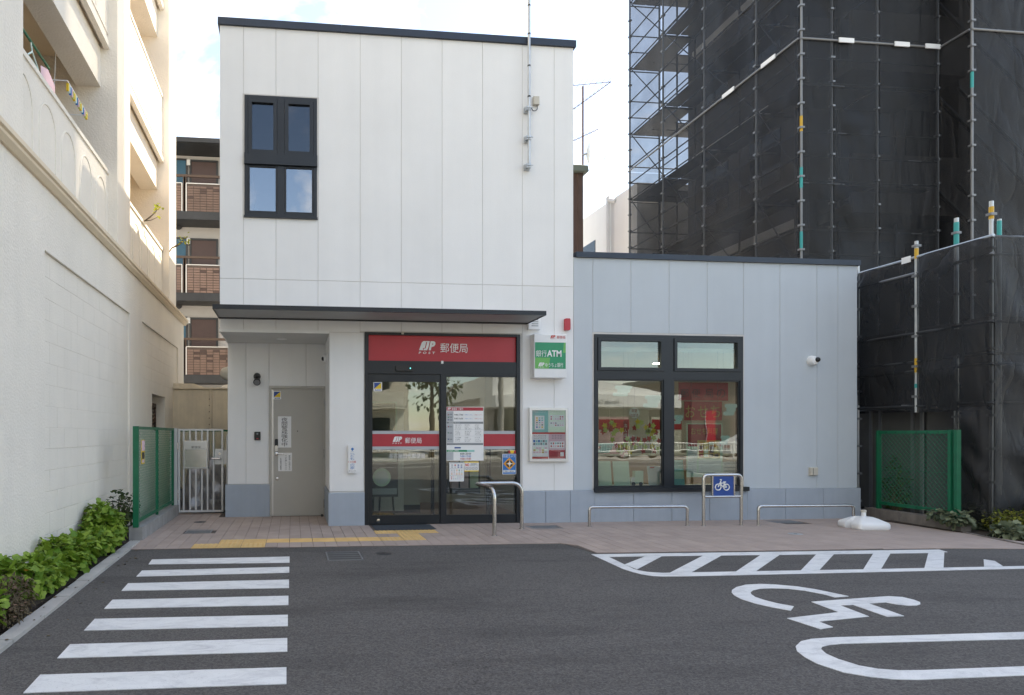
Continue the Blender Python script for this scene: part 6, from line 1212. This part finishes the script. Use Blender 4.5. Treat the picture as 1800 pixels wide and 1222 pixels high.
# decks, ledgers, braces
lv = [DECK0 + k * PITCH for k in range(-1, 8)]
for k, z in enumerate(lv):
    if z < .6: continue
    for a_, c_ in zip(ys1, ys1[1:]):
        for q in range(2): b = MB(); b.box(XS + .1 + q * .42, XS + .48 + q * .42, a_ + .04, c_ - .04, z - .03, z); b.build('deck_plank', K['darkmetal'], sc_)
    for q in range(2): b = MB(); b.box(XS + .1, XS + 3.5, YF - .45 - q * .42, YF - .07 - q * .42, z - .032, z - .002); b.build('deck_plank', K['darkmetal'], sc_)
    for a_, c_ in zip(xs2, xs2[1:]): b = MB(); b.box(a_ + .05, c_ - .05, Y1 + .12, Y1 + .9, z - .031, z - .001); b.build('deck_plank', K['darkmetal'], sc_)
    for h_ in (.0, .475, .95):
        b = MB(); b.tube([(XS + .04, Y1, z + h_ + .01), (XS + .04, YF, z + h_ + .01)], .018, 6); b.build('ledger', K['darkmetal'], sc_)
        b = MB(); b.tube([(XS + .95, Y1 + .9, z + h_ + .02), (XS + .95, YF, z + h_ + .02)], .018, 6); b.build('ledger', K['darkmetal'], sc_)
        b = MB(); b.tube([(XS, Y1 + .04, z + h_ + .01), (X2, Y1 + .04, z + h_ + .01)], .018, 6); b.build('ledger', K['darkmetal'], sc_)
        b = MB(); b.tube([(XS, YF - .04, z + h_ + .01), (XS + 3.5, YF - .04, z + h_ + .01)], .018, 6); b.build('ledger', K['darkmetal'], sc_)
    for a_, c_ in zip(ys1, ys1[1:]):
        b = MB(); b.tube([(XS + .09, a_, z), (XS + .09, c_, z + PITCH)], .015, 6); b.build('brace', K['darkmetal'], sc_)
    for a_ in ys1: b = MB(); b.tube([(XS + .04, a_, z - .06), (XS + .95, a_, z - .06)], .018, 6); b.build('transom', K['darkmetal'], sc_)
    b = MB(); b.tube([(X2 + .3, Y3 + .5, z), (X2 + 2.6, Y3 + .5, z - PITCH)], .04, 6); b.tube([(X2 + .3, Y3 + .9, z), (X2 + 2.6, Y3 + .9, z - PITCH)], .04, 6); b.build('stair', K['darkmetal'], sc_)
def net(parent, P00, P10, P11, P01, n, m_, amp, seed, matn, nrm, name='net_sheet', sag=.0):
    P00, P10, P11, P01 = map(Vector, (P00, P10, P11, P01)); nrm = Vector(nrm); vs = []; w_ = (P10 - P00).length; h_ = (P01 - P00).length
    for j in range(m_ + 1):
        for i in range(n + 1):
            a_, c_ = i / n, j / m_; p = P00.lerp(P10, a_).lerp(P01.lerp(P11, a_), c_); s_, z_ = a_ * w_, c_ * h_
            e = min(1, 6 * a_ * (1 - a_)) * min(1, 7 * c_ * (1 - c_) + .25)
            rdg = 1 - abs(noise.noise(Vector((s_ * .9 + z_ * .55, z_ * .5 - s_ * .4, seed)))) * 2
            wv = noise.noise(Vector((s_ * .7, z_ * .35, seed + 9))) * .9 + .55 * rdg ** 3 + .25 * noise.noise(Vector(((s_ + z_ * .8) * 3.2, (z_ - s_) * .6, seed + 3)))
            vs.append(p + nrm * (amp * e * wv))
    b = MB(); b.add(vs, [(j * (n + 1) + i, j * (n + 1) + i + 1, (j + 1) * (n + 1) + i + 1, (j + 1) * (n + 1) + i) for j in range(m_) for i in range(n)], True); return b.build(name, matn, parent)
rows = [ZL - 4 * 1.9 - .3, ZL, ZL + 5.4, HT]
rows = [.9, ZL, ZL + 5.6, HT]
sd_i = 0
for r_ in range(3):
    z0, z1 = rows[r_] + .015, rows[r_ + 1] - .015
    fine = (14, 40) if r_ < 2 else (6, 10)
    for a_, c_ in zip(ys1, ys1[1:]): sd_i += 1; net(sc_, (XS, c_ - .012, z0), (XS, a_ + .012, z0), (XS, a_ + .012, z1), (XS, c_ - .012, z1), *fine, .11, sd_i * 1.7, K['net_open'] if r_ < 2 else K['net'], (-1, 0, 0))
    for a_, c_ in zip(xs2, xs2[1:]): sd_i += 1; net(sc_, (a_ + .012, Y1, z0), (c_ - .012, Y1, z0), (c_ - .012, Y1, z1), (a_ + .012, Y1, z1), *fine, .11, sd_i * 1.7, K['net'], (0, -1, 0))
    sd_i += 1; net(sc_, (X2, Y1 - .012, z0), (X2, Y3 + .012, z0), (X2, Y3 + .012, z1), (X2, Y1 - .012, z1), *fine, .05, sd_i * 1.7, K['net'], (-1, 0, 0))
    for k in range(5): sd_i += 1; net(sc_, (X2 + 1.8 * k + .01, Y3, z0), (X2 + 1.8 * k + 1.79, Y3, z0), (X2 + 1.8 * k + 1.79, Y3, z1), (X2 + 1.8 * k + .01, Y3, z1), *fine, .11, sd_i * 1.7, K['net'], (0, -1, 0))
    sd_i += 1; net(sc_, (XS + 4, YF, z0), (XS, YF, z0), (XS, YF, z1), (XS + 4, YF, z1), *fine, .05, sd_i * 1.7, K['net_thin'], (0, 1, 0))
# seam rails with white tags
for z in (ZL, ZL + 5.6):
    for A_, B_ in (((XS - .02, YF, z), (XS - .02, Y1, z)), ((XS, Y1 - .02, z), (X2, Y1 - .02, z)), ((X2 - .02, Y1, z), (X2 - .02, Y3, z)), ((X2, Y3 - .02, z), (X4, Y3 - .02, z))):
        b = MB(); b.tube([A_, B_], .022, 8); b.build('seam_rail', K['polygrey'], sc_)
for A_ in ((XS - .055, 12.35, ZL, 0), (XS - .055, 13.6, ZL, 0), (XS + .8, Y1 - .055, ZL, 1), (XS + 2.0, Y1 - .055, ZL, 1), (X2 - .35, Y1 - .055, ZL, 1)):
    b = MB()
    if A_[3]: b.box(A_[0], A_[0] + .32, A_[1], A_[1] + .02, A_[2] - .045, A_[2] + .045)
    else: b.box(A_[0], A_[0] + .02, A_[1], A_[1] + .4, A_[2] - .045, A_[2] + .045)
    b.build('tag', K['paper'], sc_)
# the building inside the netting
tb = thing('tower_block', 'dark tower block standing behind the black netting', 'building', (XS + 5, 17, 0))
bx, by, by2 = XS + 1.25, Y1 + 1.25, YF - .95
b = MB(); b.box(bx, bx + 16, by, by2, 0, HT - .5); b.box(X2 + 1.1, bx + 16, Y3 + 1.2, by - .001, 0, HT - .5); b.build('wall', K['bldg_dark'], tb)
for k in range(8):
    z = .5 + k * 2.9
    if z > HT - 3: break
    b = MB(); b.box(bx - .08, bx + .001, by + .3, by2 - .3, z + 2.55, z + 2.75); b.build('floor_band', K['aptwall'], tb)
    b = MB(); b.box(bx + .2, X2 + 1, by - .9, by - .001, z + 2.5, z + 2.7); b.build('balcony_slab', K['bldg_dark'], tb)
    b = MB(); b.box(bx + .2, X2 + 1, by - .9, by - .82, z + 2.7, z + 3.7); b.build('balcony_front', K['bldg_dark'], tb)
    for y in (by + .8, by + 2.6): b = MB(); b.box(bx - .02, bx + .05, y, y + 1.0, z + .9, z + 2.1); b.build('window', K['bldg_glass'], tb)
    for x in (bx + .6, bx + 2.3): b = MB(); b.box(x, x + 1.3, by - .03, by + .05, z + .3, z + 2.2); b.build('window', K['bldg_glass'], tb)
# ------------------------------------------------------------------ low scaffold at the right
XW = XS - .02; yl = [PX(u, 450, XW).y for u in (1508, 1611, 1681, 1747)]; YL0 = 10.62; Zl = [4.2, 4.21, 4.22, 4.23]
lo = thing('low_scaffold', 'low netted scaffold corner beside the green fence', 'scaffold', (XW, yl[3], 0))
pole(lo, XW, yl[0] + .0, 0, 4.42, r=.024)
pole(lo, XW, yl[1], 1.75, PX(1611, 424, XW).z, [(PX(1611, 455, XW).z, PX(1611, 437, XW).z, K['yellowtape']), (PX(1611, 655, XW).z, PX(1611, 630, XW).z, K['yellowtape']), (PX(1611, 682, XW).z, PX(1611, 675, XW).z, K['tealtape'])])
pole(lo, XW + .45, yl[2] + .4, 0, PX(1681, 372, XW).z + .05, [(PX(1681, 415, XW).z, PX(1681, 374, XW).z, K['tealtape'])], r=.03)
pole(lo, XW + .08, yl[3] + .1, 0, PX(1750, 348, XW).z, [(PX(1750, 380, XW).z, PX(1750, 358, XW).z, K['yellowtape'])], r=.026)
pole(lo, XW + .17, yl[3] + .07, 0, PX(1750, 381, XW).z, [(PX(1750, 412, XW).z, PX(1750, 384, XW).z, K['tealtape'])], r=.024, coup=False)
for k in range(1, 4): pole(lo, XW + 1.2 * k + .1, yl[3] + .12, 0, 4.4)
for z, m in ((4.2, 'galv'), (3.95, 'polygrey'), (3.0, 'darkmetal'), (2.55, 'darkmetal'), (2.4, 'darkmetal'), (1.85, 'darkmetal')):
    b = MB(); b.tube([(XW, yl[0] + .3, z), (XW, yl[3], z)], .022, 8); b.build('ledger', K[m], lo); b = MB(); b.tube([(XW, yl[3] + .06, z), (XW + 4, yl[3] + .06, z)], .022, 8); b.build('ledger', K[m], lo)
b = MB(); b.box(XW + .15, XW + .95, yl[3] + .1, yl[0] + .3, 1.86, 1.9); b.build('deck_plank', K['darkmetal'], lo)
b = MB(); b.tube([(XW + .02, PX(1585, 674, XW).y, 1.87), (XW + .02, yl[1], 1.87)], .03, 8); b.build('end_pipe', K['galv'], lo)
b = MB(); b.box(XW + .1, XW + .12, yl[3] + .05, yl[0] + .3, 2.6, 2.98); b.build('toe_board', K['hoard'], lo)
b = MB(); b.box(XW - .035, XW - .028, PX(1588, 465, XW).y - .0, PX(1604, 461, XW).y, 4.14, 4.24); b.build('tag', K['paper'], lo)
NX = (-1, 0, 0)
net(lo, (XW - .01, yl[0] + .25, 1.95), (XW - .01, yl[1] + .01, 1.75), (XW - .01, yl[1] + .01, 4.2), (XW - .01, yl[0] + .25, 4.2), 18, 30, .12, 31, K['net_dense'], NX)
net(lo, (XW - .01, yl[1] - .01, 1.75), (XW - .01, yl[3] + .01, 1.75), (XW - .01, yl[3] + .01, 4.2), (XW - .01, yl[1] - .01, 4.2), 24, 34, .14, 37, K['net_dense'], NX)
net(lo, (XW - .0, yl[2] + .12, .2), (XW - .02, yl[3] + .01, .12), (XW - .01, yl[3] + .01, 1.8), (XW - .01, yl[2] - .0, 1.8), 16, 24, .16, 41, K['net_dense'], NX)
for k in range(2): net(lo, (XW + 1.8 * k + .01, yl[3] - .01, .3), (XW + 1.8 * k + 1.79, yl[3] - .01, .3), (XW + 1.8 * k + 1.79, yl[3] - .01, 4.2), (XW + 1.8 * k + .01, yl[3] - .01, 4.2), 26, 50, .14, 47 + k * 3, K['net_dense'], (0, -1, 0))
# annex behind, hoarding
b = MB(); b.box(XW + 1.35, XW + 6, yl[3] + 1.2, Y1 + 1, 0, 3.3); b.build('annex_wall', K['bldg_dark'], tb)
XH = 10.25; yh = [PX(1540, 725, XH).y, PX(1622, 719, XH).y]; zh = PX(1622, 719, XH).z
t = thing('hoarding', 'grey metal site hoarding with posts behind the green fence', 'hoarding', (XH, yh[1], 0))
for a_, c_ in ((yh[1], yh[1] + .75), (yh[1] + .77, yh[1] + 1.6)): b = MB(); b.box(XH, XH + .03, a_, c_, .1, zh - .04); b.build('panel', K['hoard'], t)
b = MB(); b.box(XH + .05, XH + 1.2, yh[1] - .03, yh[1], .1, zh - .04); b.build('panel', K['hoard'], t)
for y in (yh[1], yh[1] + .16, yh[1] + .76, yh[1] + .95): b = MB(); b.box(XH - .03, XH - .002, y - .025, y + .025, 0, zh); b.build('post', K['polygrey'], t)
b = MB(); b.box(XH - .035, XH + .03, yh[1] - .03, yh[1] + 1.6, zh, zh + .04); b.box(XH + .031, XH + 1.2, yh[1] - .03, yh[1] + .01, zh, zh + .04); b.build('top_rail', K['polygrey'], t)
# ------------------------------------------------------------------ green fence on the right
A_ = GR(1690, 937); F0 = Vector((9.62, 9.95, 0)); F1 = Vector((A_.x, A_.y, 0)); dF = (F1 - F0); LF = dF.length; dF.normalize(); nF = Vector((-dF.y, dF.x, 0))
if nF.x > 0: nF = -nF
t = thing('mesh_fence', 'green chain link fence on a stained base at the right of the paving', 'fence', tuple(F0.lerp(F1, .5)))
def fbox(mb, s0, s1, n0, n1, z0, z1):
    P = [F0 + dF * s + nF * n for s, n in ((s0, n0), (s1, n0), (s1, n1), (s0, n1))]; mb.add([(p.x, p.y, z0) for p in P] + [(p.x, p.y, z1) for p in P], [(3, 2, 1, 0), (4, 5, 6, 7), (0, 1, 5, 4), (1, 2, 6, 5), (2, 3, 7, 6), (3, 0, 4, 7)])
b = MB(); fbox(b, -.2, LF, -.14, 0, -.03, .17); b.build('concrete_base', K['oldconcrete'], t)
fz_t = PX(1665, 757, 9.5).z; zb0 = .27
sP1 = LF - .14
for s, w_ in ((.03, .02), (sP1 - .1, .026), (sP1, .026)): b = MB(); fbox(b, s - w_, s + w_, -.1, -.04, .12, fz_t + .01); b.build('post', K['green'], t)
for z in (zb0, fz_t - .02): b = MB(); fbox(b, .06, sP1 - .155, -.085, -.06, z - .025, z + .025); b.build('rail', K['green'], t)
b = MB(); fbox(b, .06, sP1 - .155, -.074, -.070, .83, .836); b.build('tension_wire', K['green'], t)
o_ = F0 + dF * .06 - nF * .072; b = MB(); chainlink(b, (o_.x, o_.y), (dF.x, dF.y), sP1 - .215, zb0 + .02, fz_t - .04, .078, .0033); b.build('wire_mesh', K['wire'], t, kind='stuff')
for k in range(6):
    for z in (zb0, fz_t - .02): s = .2 + k * (sP1 - .5) / 5; b = MB(); fbox(b, s - .006, s + .006, -.059, -.052, z - .006, z + .006); b.build('rivet', K['black'], t)
# ivy and golden shrub
def along(u, v, z=.0): return GR(u, v, z)
c1 = GR(1735, 935); c2 = GR(1700, 925); c3 = GR(1785, 950)
shrub('ivy_patch', 'variegated ivy spilling over the end of the fence base', 'ivy', [(c2.x + .14, c2.y + .1, .17, .2, .2, .13), (F1.x + .02, F1.y + .08, .2, .17, .16, .09), (F1.x - .02, F1.y + .35, .24, .1, .12, .06), (c1.x + .14, c1.y + .1, .12, .26, .22, .11), (c3.x + .1, c3.y + .08, .09, .24, .2, .1)], 900, .085, 'lobed', K['leafivy'], 12, (c2.x + .15, c2.y + .15, .01), stems=6)
shrub('golden_shrub', 'low golden leaved evergreen shrub in the right hand bed', 'shrub', [(c3.x + .45, c3.y + .5, .2, .26, .2, .15), (c3.x + 1.0, c3.y + .25, .3, .4, .3, .25)], 4200, .036, 'round', K['leafgold'], 13, (c3.x + .5, c3.y + .4, .01), stems=8)
shrub('shade_plant', 'dim leafy plant growing behind the right green fence', 'plant', [(9.85, 9.75, .55, .1, .22, .5)], 420, .05, 'round', K['leafdark'], 14, (9.8, 9.75, .0))
# ------------------------------------------------------------------ across the street (seen only mirrored in the glass)
sw = MB(); sw.prism([(-60, -15.5), (60, -15.5), (60, -13), (-60, -13)], -.05, .1); sw.build('far_pavement', K['kerb'], kind='structure')
def railing(name, label, x0, x1, y, h_, m):
    t = thing(name, label, 'railing', ((x0 + x1) / 2, y, 0)); n_ = int((x1 - x0) / 2)
    for i in range(n_ + 1): b = MB(); x = x0 + (x1 - x0) * i / n_; b.tube([(x, y, -.05), (x, y, h_)], .035, 8); b.build('post', m, t)
    for z in (h_ - .03, h_ * .55): b = MB(); b.tube([(x0, y, z), (x1, y, z)], .028, 8); b.build('rail', m, t)
    b = MB()
    for i in range(int((x1 - x0) / .16)): x = x0 + .16 * i; b.box(x - .012, x + .012, y - .01, y + .01, h_ * .55, h_ - .03)
    b.build('balusters', m, t, kind='stuff')
railing('street_railing', 'white pipe railing along the far side of the street', -12, 34, -13.6, .95, K['white'])
t = thing('car_showroom', 'white car showroom with a deep fascia across the street', 'building', (24, -26, 0))
b = MB(); b.box(13.5, 25.2, -36, -24.4, 0, 4.6); b.build('wall', K['aptwall'], t); b = MB(); b.box(13.0, 25.6, -24.6, -21.0, 3.2, 4.0); b.build('fascia', K['white'], t)
b = MB(); b.prismy([(13.0, 4.0), (25.6, 4.0), (19.5, 5.2), (13.0, 5.4)], -36, -21.6); b.build('roof', K['white'], t)
b = MB(); text(b, 'Honda Cars', 18.7, 20.4, 3.4, 3.7, 20.9, bold=.02)
b.v = [(2 * 20.0 - x, -20.98, z) for x, y, z in b.v]; b.build('lettering', K['inkgrey'], t)
for i in range(4): b = MB(); x = 14 + i * 2.8; b.box(x, x + 2.7, -24.42, -24.3, .1, 3.2); b.build('window', K['bldg_glass'], t)
for i, x in enumerate((14.5, 17.8, 26.4, 29.6)):
    t = thing('banner_flag', 'tall red banner flag in front of the showroom', 'flag', (x, -19.5, 0), 'red banner flags at the showroom'); b = MB(); b.tube([(x, -19.5, 0), (x, -19.5, 3.0)], .02, 6); b.build('pole', K['white'], t); b = MB(); b.box(x + .03, x + .68, -19.51, -19.49, .9, 2.95); b.build('flag', K['red'], t)
t = thing('brown_house', 'dark brown two storey house beyond the showroom', 'building', (33, -27, 0)); b = MB(); b.box(27, 42, -34, -22, 0, 5.2); b.build('wall', K['brick'][1], t); b = MB(); b.box(26.6, 42.4, -34.4, -21.6, 5.201, 5.5); b.build('roof', K['darkmetal'], t)
for i in range(4): b = MB(); x = 28 + i * 3.4; b.box(x, x + 1.8, -22.0, -21.95, 1, 2.4); b.build('window', K['bldg_glass'], t)
t = thing('cream_apartments', 'cream apartment building across the street', 'building', (3, -24, 0)); b = MB(); b.box(-9, 7.5, -34, -22, 0, 11); b.build('wall', K['cream_block'], t)
for f_ in range(4):
    b = MB(); b.box(-8.5, 7.2, -22, -20.9, .4 + f_ * 2.8 - .15, .4 + f_ * 2.8); b.build('balcony_slab', K['cream_block'], t); b = MB(); b.box(-8.5, 7.2, -21.0, -20.88, .4 + f_ * 2.8, 1.4 + f_ * 2.8); b.build('balcony_front', K['cream_block'], t)
    for i in range(5): b = MB(); x = -8 + i * 3.1; b.box(x, x + 1.8, -22.0, -21.95, .5 + f_ * 2.8, 2.5 + f_ * 2.8); b.build('window', K['bldg_glass'], t)
def tree(name, label, x, y, h_, r_, n_, seed):
    rs = random.Random(seed); t = thing(name, label, 'tree', (x, y, 0)); b = MB(); b.tube([(x, y, -.05), (x + .1, y, h_ * .4), (x, y + .1, h_ * .75)], [.16, .12, .04], 8)
    for k in range(7): a_ = k * .9; b.tube([(x, y, h_ * (.35 + .05 * k)), (x + r_ * .6 * math.cos(a_), y + r_ * .6 * math.sin(a_), h_ * (.55 + .05 * k))], [.06, .02], 6)
    b.build('trunk', K['bark'], t); fo = MB()
    cl_ = [(rs.uniform(-.6, .6) * r_, rs.uniform(-.6, .6) * r_, h_ * rs.uniform(.45, .95), r_ * rs.uniform(.25, .5)) for _ in range(16)]
    for _ in range(n_):
        cx_, cy_, cz_, cr = rs.choice(cl_); v = Vector((rs.gauss(0, 1), rs.gauss(0, 1), rs.gauss(0, 1))).normalized() * cr * rs.uniform(.5, 1); leaf(fo, Vector((x + cx_, y + cy_, cz_)) + v, v + Vector((0, 0, -.3)), Vector((rs.gauss(0, .4), rs.gauss(0, .4), 1)), rs.uniform(.18, .3), 'round')
    fo.build('crown', K['leaftree'], t, kind='stuff')
tree('street_tree', 'broad green street tree across the road', 7.5, -15.2, 8.0, 2.8, 1500, 3); tree('street_tree', 'smaller green tree by the cream apartments', 2.0, -18.6, 5.5, 1.8, 800, 4)
def car(label, x, y, m, seed):
    t = thing('parked_car', label, 'car', (x, y, 0)); L_, W_ = 4.2, 1.7
    prof = [(-2.1, .3), (-2.08, .75), (-1.9, .9), (-1.2, .98), (-.6, 1.42), (.8, 1.47), (1.55, 1.0), (2.0, .92), (2.1, .6), (2.08, .3)]
    b = MB(); n_ = len(prof); vs = [(x + a_, y - W_ / 2 + (.12 if c_ > 1.1 else 0), c_) for a_, c_ in prof] + [(x + a_, y + W_ / 2 - (.12 if c_ > 1.1 else 0), c_) for a_, c_ in prof]; b.add(vs, [tuple(range(n_)), tuple(reversed(range(n_, 2 * n_)))] + [(i, n_ + i, n_ + (i + 1) % n_, (i + 1) % n_) for i in range(n_)]); b.build('body', m, t)
    for s_ in (-1, 1):
        b = MB(); yy = y + s_ * (W_ / 2 - .04); b.prismy([(x - 1.0, 1.0), (x + 1.35, 1.0), (x + .75, 1.38), (x - .5, 1.36)], yy - .03, yy + .03); b.build('side_window', K['bldg_glass'], t)
        for wx in (-1.3, 1.3): b = MB(); b.lathe([(.32, -.1), (.33, 0), (.32, .1), (.18, .1)], (x + wx, y + s_ * (W_ / 2 - .1), .33), 'Y', 20); wh = b.build('wheel', K['rubber'], t); b = MB(); b.lathe([(.2, -.11), (.2, .11), (.02, .11)], (x + wx, y + s_ * (W_ / 2 - .1), .33), 'Y', 16); b.build('rim', K['alu'], wh)
    for wx, mm in ((-2.09, K['redsticker']), (2.07, K['paper'])):
        for s_ in (-1, 1): b = MB(); b.box(x + wx - .02, x + wx + .03, y + s_ * .6 - .18, y + s_ * .6 + .18, .62, .78); b.build('lamp', mm, t)
car('dark car parked under the showroom fascia', 20.5, -17.2, K['cardark'], 1); car('dark car parked at the showroom forecourt', 15.2, -17.0, K['cardark'], 2); car('white car beside the red banner flags', 28, -17.3, K['carwhite'], 3)
t = thing('utility_pole', 'grey concrete utility pole across the street', 'utility pole', (11.2, -14.4, 0)); b = MB(); b.tube([(11.2, -14.4, -.05), (11.2, -14.4, 11)], [.17, .1], 12); b.build('pole', K['concrete'], t); b = MB(); b.box(10.3, 12.1, -14.46, -14.34, 9.6, 9.7); b.box(10.5, 11.9, -14.46, -14.34, 8.7, 8.8); b.build('cross_arm', K['darkmetal'], t)
for k, (z, y) in enumerate(((9.75, -14.2), (9.75, -14.6), (8.85, -14.4), (7.4, -14.3))):
    b = MB(); b.tube([(-40 + i * 5, y, z - .5 * math.sin(math.pi * ((i * 5 - 40 - 11.2) % 30) / 30)) for i in range(20)], .014, 5); b.build('overhead_wire', K['black'], label=['upper overhead cable nearer the showroom side', 'upper overhead cable on the street side', 'middle overhead cable along the street', 'lowest overhead cable along the street'][k], cat='cable')
print('objects', len(bpy.data.objects), 'tris', sum(len(o.data.polygons) for o in bpy.data.objects if o.type == 'MESH'))
